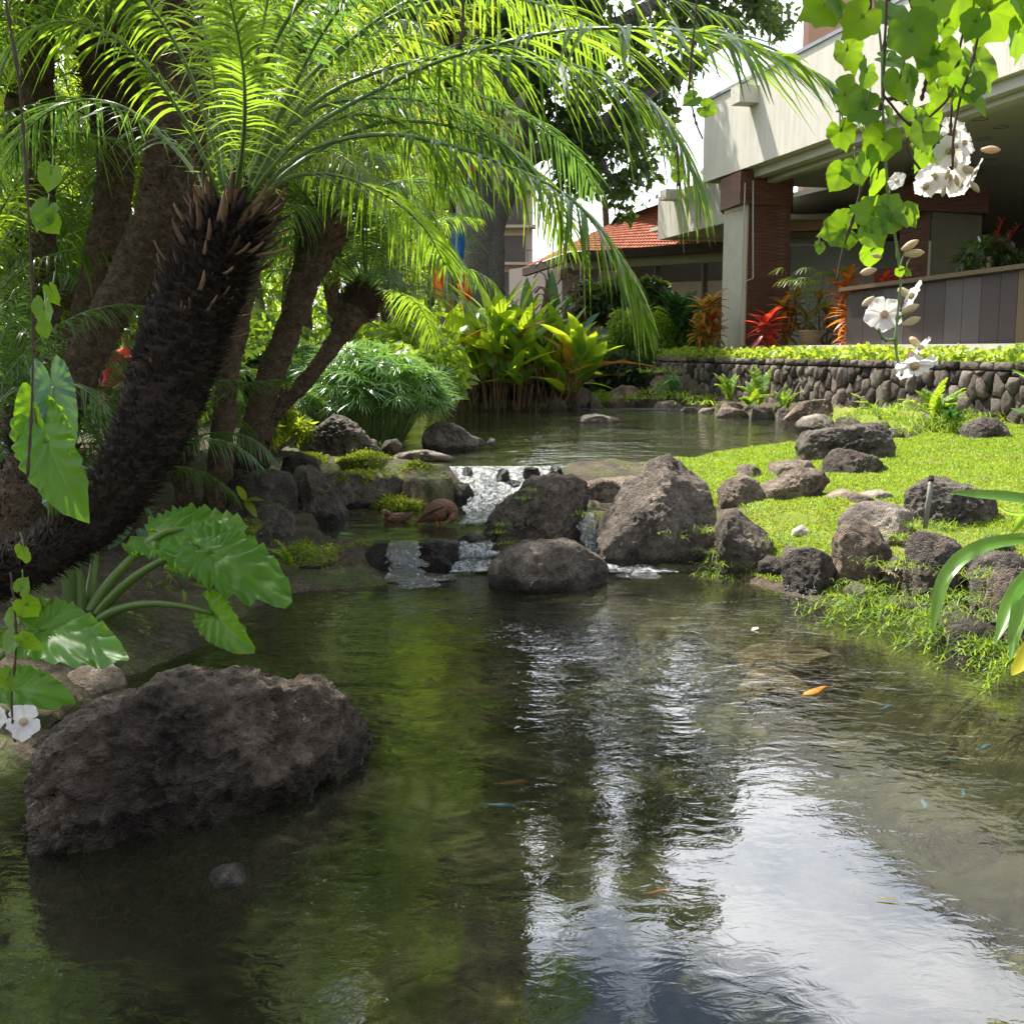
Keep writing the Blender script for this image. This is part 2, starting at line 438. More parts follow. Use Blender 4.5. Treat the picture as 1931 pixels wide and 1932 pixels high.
def heights(name, xs, ys, mat, kind='structure', mask=None, dz=0.0, rough=True):
    X, Y = np.meshgrid(xs, ys, indexing='ij'); Z = ground_z(X, Y, rough) + dz
    V = np.stack([X, Y, Z], -1).reshape(-1, 3); F = grid_faces(len(xs), len(ys))
    if mask is not None:
        keep = mask(X, Y).ravel(); F = F[keep[F].all(1)]
        used = np.unique(F); mp_ = np.full(len(V), -1); mp_[used] = np.arange(len(used)); V = V[used]; F = mp_[F]
    return link(name, mesh_from(name, V, [F]), mat, kind=kind)

def axis(a, b, step, far):
    c = np.arange(a, b, step); k = np.geomspace(step * 2, far, 26)
    return np.concatenate([(a - k)[::-1], c, c[-1] + k])

def make_ground_mat():
    t = NT('garden_soil'); p = t.pos()
    sx = t.n('ShaderNodeSeparateXYZ'); t.l(p, sx.inputs[0])
    n = t.noise(p, 4, 7, 0.65); n2 = t.noise(p, 30, 5, 0.7)
    c = t.ramp(t.math('ADD', t.math('MULTIPLY', n, 0.5), t.math('MULTIPLY', n2, 0.5)), [(0.35, (0.025, 0.02, 0.014)), (0.5, (0.075, 0.058, 0.04)), (0.66, (0.16, 0.13, 0.09))])
    gr = t.ramp(t.noise(p, 1.6, 5, 0.6), [(0.48, (0, 0, 0)), (0.6, (1, 1, 1))])
    c = t.mix(t.math('MULTIPLY', gr, 0.55), c, t.ramp(n2, [(0.3, (0.03, 0.06, 0.01)), (0.7, (0.12, 0.17, 0.03))]))
    # pond bed: pale silt with algae, only under the water level
    bed = t.ramp(t.noise(p, 1.15, 6, 0.6, 0.8), [(0.36, (0.014, 0.015, 0.007)), (0.5, (0.045, 0.045, 0.02)), (0.64, (0.20, 0.185, 0.09))])
    bed = t.mix(t.ramp(t.noise(p, 9, 5), [(0.45, (0, 0, 0)), (0.7, (1, 1, 1))]), bed, (0.03, 0.032, 0.015))
    f = t.math('MULTIPLY', t.math('SUBTRACT', 0.0, sx.outputs['Z']), 12.0, True)
    c = t.mix(f, c, bed)
    nb = t.bump(t.math('ADD', n2, t.noise(p, 80, 3)), 0.8, 0.02)
    return t.done(t.bsdf(c, 0.9, nb, 0.2))
M['soil'] = make_ground_mat()
ground = heights('ground', axis(-9, 12, 0.09, 420), axis(-2, 24, 0.09, 700), M['soil'])

# lawn sheet
def lawn_mask(X, Y):
    s = np.minimum(sdf(near_poly, X, Y), sdf(up_poly, X, Y)); ws, _ = wall_side(X, Y)
    edge = 0.25 * perlin(np.stack([X.ravel() * 1.2, Y.ravel() * 1.2, X.ravel() * 0], 1)).reshape(X.shape)
    return (X + edge > 2.25 - 0.04 * (Y - 9)) & (s > 0.06) & (ws < -0.1) & (Y > 8.2)
lt = NT('lawn_turf'); lp = lt.pos()
lc = lt.ramp(lt.noise(lp, 2.2, 6, 0.6), [(0.35, (0.13, 0.18, 0.025)), (0.65, (0.24, 0.29, 0.04))])
lc = lt.mix(lt.ramp(lt.noise(lp, 1.1, 5, 0.6), [(0.55, (0, 0, 0)), (0.66, (1, 1, 1))]), lc, (0.20, 0.19, 0.06))
M['turf'] = lt.done(lt.bsdf(lc, 0.9, lt.bump(lt.noise(lp, 70, 4), 0.9, 0.02), 0.1))
lawn = heights('lawn', np.arange(1.5, 12, 0.08), np.arange(8.2, 24, 0.08), M['turf'], mask=lawn_mask, dz=0.012)

# ------------------------------------------------------------------ water
def make_water(name, amp_near, murk_a, murk_b, murk_f, tint, scale_mul=1.0, calm=True, ior=1.75):
    t = NT(name); p = t.pos()
    mp_ = t.n('ShaderNodeMapping'); mp_.inputs['Scale'].default_value = (1, 1.5, 1); t.l(p, mp_.inputs['Vector'])
    q = mp_.outputs[0]
    a = t.noise(q, 2.6 * scale_mul, 2, 0.5, 0.6); b = t.noise(q, 8.0 * scale_mul, 3, 0.55, 0.8); c = t.noise(q, 22 * scale_mul, 2, 0.5, 0.2)
    sx = t.n('ShaderNodeSeparateXYZ'); t.l(p, sx.inputs[0])
    if calm:
        # ripples spread from the little falls and die out towards the open pool
        mr = t.n('ShaderNodeMapRange'); mr.inputs['From Min'].default_value = 4.2; mr.inputs['From Max'].default_value = 9.5
        mr.inputs['To Min'].default_value = 0.03; mr.inputs['To Max'].default_value = 1.25; t.l(sx.outputs['Y'], mr.inputs['Value'])
        patch = t.ramp(t.noise(p, 0.8, 3), [(0.4, (0.35, 0.35, 0.35)), (0.62, (1, 1, 1))])
        lf = t.n('ShaderNodeMapRange'); lf.inputs['From Min'].default_value = 0.1; lf.inputs['From Max'].default_value = -0.9
        lf.inputs['To Min'].default_value = 0.0; lf.inputs['To Max'].default_value = 0.35; t.l(sx.outputs['X'], lf.inputs['Value'])
        k = t.math('MULTIPLY', t.math('ADD', mr.outputs[0], lf.outputs[0]), patch)
    else:
        k = t.ramp(t.noise(p, 0.6, 3), [(0.4, (0.45, 0.45, 0.45)), (0.62, (1, 1, 1))])
    h = t.math('ADD', t.math('MULTIPLY', a, 0.9), t.math('MULTIPLY', b, 0.45))
    h = t.math('ADD', h, t.math('MULTIPLY', c, t.math('MULTIPLY', k, 0.11)))
    h = t.math('MULTIPLY', h, t.math('ADD', t.math('MULTIPLY', k, 0.95), 0.07))
    nb = t.bump(h, 1.0, amp_near)
    mk = t.ramp(t.noise(p, 0.7, 4, 0.6, 0.5), [(0.35, murk_a), (0.65, murk_b)])
    df = t.n('ShaderNodeBsdfDiffuse'); t.l(mk, df.inputs['Color'])
    tr = t.n('ShaderNodeBsdfTransparent'); tr.inputs['Color'].default_value = (*tint, 1)
    m1 = t.n('ShaderNodeMixShader'); m1.inputs[0].default_value = murk_f
    t.l(tr.outputs[0], m1.inputs[1]); t.l(df.outputs[0], m1.inputs[2])
    gl = t.n('ShaderNodeBsdfGlossy'); gl.inputs['Roughness'].default_value = 0.02; gl.inputs['Color'].default_value = (1, 1, 1, 1); t.l(nb, gl.inputs['Normal'])
    fr = t.n('ShaderNodeFresnel'); fr.inputs['IOR'].default_value = ior; t.l(nb, fr.inputs['Normal'])
    m2 = t.n('ShaderNodeMixShader'); t.l(fr.outputs[0], m2.inputs[0]); t.l(m1.outputs[0], m2.inputs[1]); t.l(gl.outputs[0], m2.inputs[2])
    return t.done(m2.outputs[0])
M['water'] = make_water('pond_water', 0.020, (0.018, 0.020, 0.011), (0.14, 0.135, 0.075), 0.17, (0.80, 0.84, 0.70), ior=1.72)
M['water_up'] = make_water('stream_water', 0.034, (0.04, 0.05, 0.025), (0.08, 0.09, 0.05), 0.4, (0.8, 0.85, 0.7), 0.5, False, 1.6)

def flat_poly(name, poly, z, mat, grow=0.12):
    import bmesh
    c = poly.mean(0); bm = bmesh.new()
    n = len(poly); out = []
    area = 0.5 * sum(poly[i][0] * poly[(i + 1) % n][1] - poly[(i + 1) % n][0] * poly[i][1] for i in range(n))
    sg = 1 if area > 0 else -1
    for i in range(n):
        e1 = poly[i] - poly[i - 1]; e2 = poly[(i + 1) % n] - poly[i]
        nn = nrm(nrm(np.array([e1[1], -e1[0]])) + nrm(np.array([e2[1], -e2[0]]))) * sg
        out.append(poly[i] + nn * grow)
    vs = [bm.verts.new((p[0], p[1], z)) for p in out]; f = bm.faces.new(vs)
    if f.normal.z < 0: f.normal_flip()
    bmesh.ops.triangulate(bm, faces=[f]); bm.normal_update()
    for f in bm.faces:
        if f.normal.z < 0: f.normal_flip()
    me = bpy.data.meshes.new(name); bm.to_mesh(me); bm.free()
    return link(name, me, mat, kind='structure')
flat_poly('pond_water', near_poly, 0.0, M['water'], 0.25)
flat_poly('ledge_water', mid_poly, Z_MID, M['water_up'], 0.04)
flat_poly('upper_pool_water', up_poly, Z_UP, M['water_up'], 0.0)

# falling water and foam
def make_foam(name, white, lo, hi, dist=0.05):
    t = NT(name); p = t.pos()
    mp_ = t.n('ShaderNodeMapping'); mp_.inputs['Scale'].default_value = (1, 0.55, 1); t.l(p, mp_.inputs['Vector'])
    n = t.noise(mp_.outputs[0], 13, 6, 0.7, 1.0); n2 = t.noise(p, 55, 4, 0.7)
    f = t.ramp(t.math('ADD', t.math('MULTIPLY', n, 0.6), t.math('MULTIPLY', n2, 0.4)), [(lo, (0, 0, 0)), (hi, (1, 1, 1))])
    nb = t.bump(t.math('ADD', n, t.math('MULTIPLY', n2, 0.5)), 1.0, dist)
    b = t.bsdf((0.82, 0.84, 0.86), 0.25, nb, 0.8)
    dk = t.n('ShaderNodeBsdfTransparent'); dk.inputs['Color'].default_value = (0.75, 0.78, 0.72, 1)
    gl = t.n('ShaderNodeBsdfGlossy'); gl.inputs['Roughness'].default_value = 0.12; t.l(nb, gl.inputs['Normal'])
    m = t.n('ShaderNodeMixShader'); m.inputs[0].default_value = 0.3; t.l(dk.outputs[0], m.inputs[1]); t.l(gl.outputs[0], m.inputs[2])
    m2 = t.n('ShaderNodeMixShader'); t.l(t.math('MULTIPLY', f, white), m2.inputs[0]); t.l(m.outputs[0], m2.inputs[1]); t.l(b, m2.inputs[2])
    return t.done(m2.outputs[0])
M['foam'] = make_foam('white_water', 0.9, 0.46, 0.58)
M['foam_thin'] = make_foam('rippling_water', 0.75, 0.53, 0.64)

def cascade(name, rows, label, mat, n=70, m=60, bump=0.03, cat='waterfall'):
    """rows: list of (left px,py, right px,py, z)"""
    A = resample([P(a, b, z) for a, b, c, d, z in rows], n); B = resample([P(c, d, z) for a, b, c, d, z in rows], n)
    u = np.linspace(0, 1, m)[None, :, None]
    V = (A[:, None] * (1 - u) + B[:, None] * u).reshape(-1, 3)
    rw = np.linspace(0, 9, n); wig = np.stack([perlin(np.stack([rw, rw * 0 + bump * 99, rw * 0 + 3.3], 1)), perlin(np.stack([rw, rw * 0 + 7.7, rw * 0 + bump * 50], 1))], 1)
    wd_ = np.linalg.norm(B - A, axis=1); uu = np.linspace(0, 1, m)
    V[:, 0] += ((wig[:, :1] * (1 - uu) - wig[:, 1:] * uu) * wd_[:, None] * .30 * np.sin(np.linspace(.15, pi, n))[:, None]).ravel()
    e = fbm(V * (7, 4, 7), 4, 0.6)
    V[:, 2] += bump * e * np.tile(np.sin(np.linspace(0.05, pi, n))[:, None], (1, m)).ravel() + 0.012
    return link(name, mesh_from(name, V, [grid_faces(n, m)]), mat, label=label, cat=cat)
cascade('waterfall', [(846, 881, 1100, 881, .455), (852, 893, 1085, 893, .43), (868, 915, 1020, 912, .36), (885, 940, 985, 935, .27), (878, 965, 960, 960, .23), (865, 992, 945, 985, .215)],
        'broad sunlit cascade sliding white from the upper pool between mossy rocks', M['foam'], 90, 90, 0.05)
cascade('waterfall', [(735, 1022, 790, 1022, .208), (728, 1042, 792, 1042, .19), (732, 1066, 798, 1066, .10), (730, 1085, 800, 1085, .02), (720, 1100, 808, 1098, .004)],
        'thin wet cascade over brown stones, on the side of the mossy bank', M['foam_thin'], 50, 50, 0.04)
cascade('waterfall', [(868, 1018, 925, 1018, .208), (855, 1038, 932, 1036, .18), (845, 1065, 930, 1062, .06), (845, 1082, 925, 1080, .01)],
        'short white cascade between the black boulder and the rounded rock at its foot', M['foam'], 40, 50, 0.04)
cascade('waterfall', [(1086, 968, 1120, 968, .33), (1088, 990, 1122, 990, .28), (1095, 1015, 1132, 1018, .16), (1105, 1038, 1165, 1040, .07), (1130, 1060, 1230, 1062, .02), (1150, 1082, 1280, 1082, .006)],
        'narrow chute of white water squeezed between two tall boulders', M['foam'], 60, 40, 0.035)
def foam_patch(px, py, z, rx, ry, label):
    c = P(px, py, z); n, m = 14, 30
    r = np.linspace(0.02, 1, n)[:, None]; a = np.linspace(0, 2 * pi, m, endpoint=False)[None]
    k = 1 + 0.3 * np.sin(3 * a + px) + 0.15 * np.sin(7 * a + py)
    V = np.stack([c[0] + r * rx * k * np.cos(a), c[1] + r * ry * k * np.sin(a), z + 0.006 + 0 * r * a], -1).reshape(-1, 3)
    V[:, 2] += np.clip(0.02 * (fbm(V * 12, 3) + 0.5), 0, .05) * np.repeat(1 - np.linspace(0, 1, n) ** 2, m)
    link('foam', mesh_from('foam', V, [grid_faces(n, m, True)]), M['foam_thin'], kind='stuff', label=label, cat='foam')
foam_patch(785, 1095, 0, .34, .30, 'foam churned up below the thin wet cascade')
foam_patch(1200, 1078, 0, .36, .30, 'foam running out from the narrow chute of white water')
foam_patch(1260, 772, Z_UP, 2.2, .7, 'sparkling riffle by the stones of the far bank')
foam_patch(1255, 1068, 0, .3, .16, 'streak of foam beside the tallest boulder')

# ------------------------------------------------------------------ rocks
ROCKS = []
def foot_y(px, py, depth):
    r = ray(px, py); yy = np.arange(5.0, 45, .05); z = CAMZ + r[2] / r[1] * yy; x = r[0] / r[1] * yy
    g = ground_z(x, yy, False); g = np.maximum(g, np.where(yy > 14, Z_UP, 0)); i = int(np.argmax(z < g)); return float(yy[i] + depth * .45)
def rock(label, top, y, k=0.0, depth=0.5, base=None, lvl=4, rough=0.07, tone=1.0, moss=0.0, wet=None, warm=0.2, facets=6, seed=None, cat='rock', group=None, bury=0.35, name='boulder', detail=1.0, dy=0.0):
    """top: silhouette in photo pixels from one foot over the top to the other; y: distance of the middle; k: slope in plan"""
    seed = len(ROCKS) + 1 if seed is None else seed
    if y < 0: y = foot_y(0.5 * (top[0][0] + top[-1][0]), max(top[0][1], top[-1][1]) - 6, depth)
    rg = np.random.default_rng(seed * 7 + 1)
    xc = 0.5 * (D(*top[0], y)[0] + D(*top[-1], y)[0])
    pts = []
    for q in top:
        yy = y
        for _ in range(3):
            w_ = D(q[0], q[1], yy); yy = y + k * (w_[0] - xc)
        pts.append((w_[0], w_[2]))
    pts = np.array(pts); hgt = pts[:, 1].max() - min(pts[0, 1], pts[-1, 1]); wid = abs(pts[-1, 0] - pts[0, 0])
    b = bury * max(hgt, 0.1)
    low = np.array([(pts[-1, 0] - 0.06 * wid, pts[-1, 1] - b), (0.5 * (pts[0, 0] + pts[-1, 0]), min(pts[0, 1], pts[-1, 1]) - b * 1.4), (pts[0, 0] + 0.06 * wid, pts[0, 1] - b)])
    poly = np.vstack([pts, low]); c = np.array([0.5 * (poly[:, 0].min() + poly[:, 0].max()), 0.45 * pts[:, 1].max() + 0.55 * min(pts[0, 1], pts[-1, 1])])
    q = poly - c; NA = 180; ang = np.linspace(-pi, pi, NA, endpoint=False); R = np.zeros(NA)
    n = len(q)
    for i in range(n):
        a, e = q[i], q[(i + 1) % n] - q[i]
        dx, dz = np.cos(ang), np.sin(ang); den = dx * e[1] - dz * e[0]; den = np.where(np.abs(den) < 1e-9, 1e-9, den)
        tt = (a[0] * e[1] - a[1] * e[0]) / den; uu = (a[0] * dz - a[1] * dx) / den
        R = np.where((tt > 0) & (uu >= -1e-6) & (uu <= 1 + 1e-6), np.maximum(R, tt), R)
    R = np.where(R <= 0, np.median(R[R > 0]), R)
    kern = np.array([1, 2, 3, 2, 1.]) / 9
    R = np.convolve(np.concatenate([R[-2:], R, R[:2]]), kern, 'valid')
    v, F = ico(lvl)
    th = np.arctan2(v[:, 2], v[:, 0]); Ri = np.interp(th, np.append(ang, pi), np.append(R, R[0]))
    p = np.stack([v[:, 0] * Ri, v[:, 1] * depth, v[:, 2] * Ri], 1)
    sz = 0.5 * (wid + hgt); bx0 = (p[:, 0].min(), p[:, 0].max(), p[:, 2].max())
    # broad lumps first, then chopped faces, then rough lava skin
    d = nrm(p); s0 = rg.uniform(0, 50, 3)
    inner = np.clip(np.abs(v[:, 1]) * 1.3, 0.10, 1)      # the outline keeps its shape, the faces move more
    p = p + d * (inner * sz * 0.22 * fbm(p / sz * 1.6 + s0, 2))[:, None]
    if lvl >= 5 and facets > 3:      # a broken front face
        nv = nrm(np.array([rg.uniform(-.3, .4), -.92, rg.uniform(-.05, .22)])); over = p @ nv - (p @ nv).max() * rg.uniform(.48, .62); p = p - nv * (np.clip(over, 0, None) * 0.93)[:, None]
    for _ in range(facets):
        nv = nrm(np.array([rg.uniform(-.9, .9), rg.choice([-1, -1, -1, 1]) * rg.uniform(.45, 1), rg.uniform(-.4, .9)]))
        ex = (p @ nv).max(); cut = ex * rg.uniform(.58, .84); over = p @ nv - cut
        p = p - nv * (np.clip(over, 0, None) * 0.94)[:, None]
    def vnorm(q):
        fn = np.cross(q[F[:, 1]] - q[F[:, 0]], q[F[:, 2]] - q[F[:, 0]]); nv_ = np.zeros_like(q)
        for c_ in range(3): np.add.at(nv_, F[:, c_], fn)
        return nrm(nv_)
    nn = vnorm(p)
    e = fbm(p / sz * 3.2 + s0, 4, 0.55, True) - 0.4
    e2 = fbm(p / sz * 11 + s0, 3, 0.6)
    p = p + nn * (sz * rough * (0.50 * e + 0.34 * e2) * (0.35 + 0.65 * inner))[:, None]
    if lvl >= 5:
        nn = vnorm(p); e3 = np.clip(perlin(p / sz * 17 + s0) - .16, 0, .5) * 1.2 + np.clip(perlin(p / sz * 31 + s0) - .12, 0, .5) * .6
        p = p - nn * (sz * max(rough, .06) * .55 * detail * e3)[:, None] + nn * (sz * rough * 0.14 * detail * fbm(p / sz * 34, 2, 0.6))[:, None]
    p[:, 0] = bx0[0] + (p[:, 0] - p[:, 0].min()) * (bx0[1] - bx0[0]) / (p[:, 0].max() - p[:, 0].min()); p[:, 2] *= np.where(p[:, 2] > 0, bx0[2] / p[:, 2].max(), 1)
    loc = np.array([c[0], y, min(pts[0, 1], pts[-1, 1])])
    V = np.stack([p[:, 0] + c[0], y + k * (p[:, 0] + c[0] - xc) + p[:, 1] + dy, p[:, 2] + c[1]], 1)
    o = link(name, mesh_from(name, V - loc, [F]), M['rock'], label=label, cat=cat, group=group, loc=loc)
    o['tone'] = float(tone); o['moss'] = float(moss); o['warm'] = float(warm)
    o['wet_level'] = float(wet if wet is not None else -9.0)
    ROCKS.append((o, V)); return o

# the great rock in the shaded water
rock('huge dark brown lava boulder lying in shaded water beside the white flower', [(92, 1640), (88, 1540), (92, 1450), (100, 1375), (130, 1318), (195, 1275), (255, 1248), (330, 1238), (420, 1236), (490, 1234), (545, 1254), (605, 1262), (645, 1288), (680, 1325), (698, 1378), (690, 1440)],
     5.05, 0.5, 0.62, lvl=6, rough=0.105, tone=0.85, wet=0.10, warm=0.75, facets=5, seed=3, detail=1.0, dy=-.08)
rock('small grey rock barely breaking the dark water', [(383, 1676), (400, 1646), (436, 1637), (462, 1652), (473, 1672)], 4.1, 0, 0.12, tone=1.4, wet=0.02, seed=4, name='rock')
rock('rock ledge jutting out at the water behind the elephant ear stalks', [(150, 1230), (200, 1190), (300, 1180), (400, 1178), (445, 1190), (462, 1220)], 8.0, 0, 0.5, tone=0.6, moss=0.2, wet=0.12)
rock('pale buff stone under the wavy bright leaf', [(120, 1330), (135, 1265), (190, 1250), (240, 1262), (250, 1300)], 6.7, 0, 0.3, tone=2.6, warm=0.6, seed=8, name='rock')
rock('flat brown stone behind the elephant ear stems', [(330, 1120), (345, 1085), (400, 1060), (470, 1055), (520, 1075), (540, 1120)], 9.4, 0, 0.5, tone=0.7, name='rock')
# bank on the palm side
rock('mossy grey bank boulder sloping down to the pond next to the thin cascade', [(380, 1130), (470, 1050), (540, 1030), (600, 1035), (660, 1032), (705, 1045), (728, 1080), (735, 1105)], 10.0, 0, 0.55, lvl=5, moss=0.42, wet=0.10, tone=0.9)
rock('rounded grey boulder above the tip of the elephant ear', [(455, 1060), (462, 985), (490, 955), (525, 950), (552, 975), (562, 1020), (560, 1060)], 10.7, 0, 0.35, lvl=5, moss=0.15)
rock('low rounded rock behind the yellow green fern', [(440, 1050), (446, 1000), (475, 978), (505, 985), (520, 1050)], 10.4, 0, 0.3, tone=0.8, moss=0.3, name='rock')
rock('small round stone on the mossy bank beside the ledge water', [(556, 1035), (565, 1022), (590, 1018), (618, 1026), (625, 1038)], 10.9, 0, 0.13, tone=1.1, name='rock')
rock('tiny dark stone behind the small round stone', [(575, 1020), (592, 1012), (622, 1014), (634, 1028)], 11.3, 0, 0.1, tone=0.7, name='rock')
rock('dark square faced boulder at the foot of the straight palm trunk', [(430, 960), (432, 905), (470, 893), (520, 886), (550, 893), (562, 930), (560, 975)], 11.6, 0, 0.45, lvl=5, tone=0.65, facets=9)
rock('steep craggy boulder reaching down into the ledge water', [(548, 985), (545, 920), (556, 880), (585, 876), (612, 905), (640, 945), (655, 985), (640, 1005)], 11.9, 0, 0.4, lvl=5, tone=0.8, moss=0.22, wet=0.27, facets=8)
rock('knobby brown rock over the steep craggy boulder', [(525, 890), (535, 862), (565, 850), (595, 862), (608, 890)], 12.9, 0, 0.3, tone=0.9, moss=0.2, name='rock')
rock('long flat slab with yellow moss along its top', [(585, 925), (590, 893), (640, 885), (700, 888), (750, 896), (778, 912), (770, 935)], 13.3, 0, 0.5, lvl=5, tone=1.35, moss=0.30, warm=0.5, facets=4)
rock('small pale flat rock lying in the ledge water', [(626, 950), (640, 938), (668, 935), (700, 942), (703, 952)], 13.1, 0, 0.15, tone=1.3, moss=0.25, name='rock')
rock('round boulder wrapped in green moss, next to the broad cascade', [(730, 960), (735, 905), (755, 880), (785, 868), (815, 873), (840, 890), (850, 930), (850, 970)], 13.9, 0, 0.42, lvl=5, moss=0.50, tone=0.9)
rock('dark rounded boulder directly behind the standing duck', [(835, 975), (838, 930), (855, 908), (885, 912), (898, 940), (895, 975)], 13.4, 0, 0.35, lvl=5, tone=0.75, wet=0.27, moss=0.15)
rock('moss carpeted hump behind the swimming duck', [(680, 985), (690, 955), (730, 940), (780, 940), (830, 958), (838, 990)], 12.9, 0, 0.35, lvl=5, moss=0.75, tone=0.9)
rock('jagged grey lava boulder standing before the umbrella sedge', [(548, 862), (565, 830), (600, 810), (628, 782), (652, 788), (690, 815), (718, 842), (726, 862)], 15.6, 0, 0.6, lvl=6, rough=0.12, tone=1.35, facets=11, warm=0.15, detail=.55)
rock('low green hump of moss in front of the jagged grey boulder', [(610, 888), (640, 866), (690, 856), (740, 866), (770, 890)], 14.5, 0, 0.5, moss=0.85, tone=1.2, name='rock')
rock('yellow mossy mound at the base of the jagged grey boulder', [(535, 875), (560, 860), (605, 862), (640, 880)], 14.4, 0, 0.4, moss=0.8, tone=1.3, name='rock')
rock('grey boulder with a smooth back at the edge of the upper pool', [(795, 838), (800, 812), (825, 794), (850, 797), (872, 812), (890, 826), (905, 834)], 17.8, 0, 0.45, lvl=5, tone=1.5, wet=0.5)
rock('low light rock trailing into the upper pool', [(868, 836), (885, 822), (905, 826), (918, 836)], 18.0, 0, 0.25, tone=1.9, name='rock')
rock('tiny round stone at the tip of the low light rock', [(918, 834), (925, 826), (934, 828), (936, 836)], 18.1, 0, 0.08, tone=1.7, lvl=3, name='rock')
rock('small dark stone between the sedge and the jagged boulder', [(718, 845), (726, 830), (748, 828), (760, 842)], 16.3, 0, 0.2, tone=0.9, name='rock')
rock('low white crusted rock at the lip of the upper pool', [(726, 862), (775, 852), (805, 848), (828, 856), (870, 862)], 16.0, 0, 0.25, tone=2.2, name='rock')
# falls
for i, (a, b, c, d, y) in enumerate(((905, 930, 912, 926, 13.0), (935, 962, 884, 898, 14.6), (985, 1020, 880, 893, 14.9), (870, 893, 880, 890, 15.0), (1035, 1062, 878, 892, 15.0), (885, 905, 950, 962, 12.2), (955, 985, 905, 918, 13.9))):
    rock(['dark wet stone poking through the middle of the broad cascade', 'flat stone at the lip of the broad cascade, second along it', 'low stone at the lip of the broad cascade, third along it', 'little stone at the mossy end of the cascade lip', 'low stone at the far end of the cascade lip by the pale ledge', 'wet stone at the foot of the broad cascade', 'wet stone halfway down the broad cascade by the leaning slab'][i],
         [(a, d + 4), (a + 4, c + 2), ((a + b) / 2, c), (b - 4, c + 3), (b, d + 4)], foot_y((a + b) / 2, d + 3, 0), 0, .14, tone=.7, wet=.6, name='rock', lvl=3)
rock('black undercut boulder between the two low cascades', [(778, 1095), (780, 1058), (800, 1042), (835, 1046), (855, 1060), (855, 1085), (830, 1098)], 10.15, 0, 0.3, lvl=5, tone=0.35, wet=0.25, facets=8)
rock('wet brown stone inside the thin wet cascade', [(722, 1092), (728, 1060), (750, 1050), (772, 1062), (778, 1092)], 10.25, 0, 0.2, tone=0.7, wet=0.3, name='rock')
rock('wet brown lump splitting the thin wet cascade from the mossy boulder', [(685, 1100), (690, 1045), (710, 1022), (732, 1026), (740, 1100)], 10.15, 0, 0.25, tone=0.7, wet=0.3, moss=.2, name='rock')
rock('low wet rock right above the black undercut boulder', [(780, 1062), (788, 1026), (826, 1017), (862, 1024), (874, 1062)], 10.3, 0, 0.25, tone=0.6, wet=0.4, name='rock')
rock('flat wet stone just below the standing duck', [(735, 1040), (750, 1022), (800, 1014), (850, 1018), (862, 1040)], 10.8, 0, 0.3, tone=0.6, wet=0.4, moss=0.2, name='rock')
rock('wet glistening ledge against the leaning boulder', [(845, 1060), (855, 1022), (880, 1008), (920, 1015), (940, 1040), (945, 1075)], 10.6, 0, 0.35, lvl=5, tone=0.5, wet=0.4, facets=7)
rock('leaning slab boulder with pitted brown side in the middle of the falls', [(912, 1050), (915, 985), (935, 960), (965, 930), (1000, 905), (1050, 890), (1095, 893), (1112, 910), (1108, 945), (1095, 1000), (1090, 1045)], 11.3, 0.1, 0.55, lvl=6, rough=0.10, tone=1.1, wet=0.12, warm=0.4, facets=8, moss=0.05, detail=.6, dy=-.15)
rock('smooth oval rock sitting in the pond in front of the leaning slab', [(918, 1100), (922, 1065), (945, 1035), (990, 1018), (1050, 1016), (1090, 1025), (1120, 1045), (1148, 1068), (1150, 1085)], 9.65, 0, 0.42, lvl=5, rough=0.05, tone=1.15, wet=0.08, warm=0.35, facets=3, moss=0.05)
rock('tallest boulder with a pale peaked top, overhanging the chute', [(1122, 1060), (1118, 1010), (1135, 970), (1175, 940), (1205, 900), (1225, 868), (1262, 854), (1295, 856), (1320, 880), (1338, 925), (1348, 980), (1345, 1040), (1330, 1078)], 11.0, 0, 0.7, lvl=6, rough=0.085, tone=1.25, wet=0.06, warm=0.3, facets=7, seed=23, moss=0.0, detail=.35, dy=-.3)
rock('low sunlit brown slab between the leaning slab and the tallest boulder', [(1088, 960), (1095, 915), (1130, 900), (1180, 900), (1215, 905), (1230, 960)], 12.4, 0, 0.6, lvl=5, tone=1.5, warm=0.6, facets=4)
rock('pale ledge stone on the rim of the upper pool', [(1065, 905), (1075, 886), (1120, 878), (1175, 880), (1210, 890), (1220, 905)], 14.4, 0, 0.5, lvl=5, tone=2.1, warm=0.5, facets=4)
# grass bank, pond side
rock('dark pitted boulder half hidden by grass beside the tallest boulder', [(1345, 1085), (1352, 1000), (1368, 965), (1405, 962), (1438, 985), (1460, 1020), (1462, 1065), (1445, 1085)], -1, 0, 0.4, lvl=5, tone=0.95, wet=0.05, warm=0.4)
rock('small knobby wet stone at the pond edge near the white stone', [(1425, 1095), (1430, 1062), (1450, 1048), (1478, 1055), (1488, 1085)], -1, 0, 0.25, tone=0.7, wet=0.1, name='rock')
rock('blunt dark boulder below the white stone', [(1478, 1125), (1478, 1060), (1492, 1035), (1530, 1030), (1565, 1045), (1580, 1080), (1578, 1125)], -1, 0, 0.4, lvl=5, tone=0.8, wet=0.07, warm=0.3)
rock('upright reddish pitted boulder behind the blunt dark boulder', [(1572, 1120), (1572, 1010), (1585, 985), (1620, 978), (1655, 995), (1672, 1030), (1665, 1090), (1650, 1120)], -1, 0, 0.38, lvl=5, tone=1.05, warm=0.8)
rock('low dark stone wedged behind the dried brown fern', [(1655, 1130), (1660, 1065), (1685, 1045), (1710, 1060), (1712, 1130)], -1, 0, 0.25, tone=0.8, name='rock')
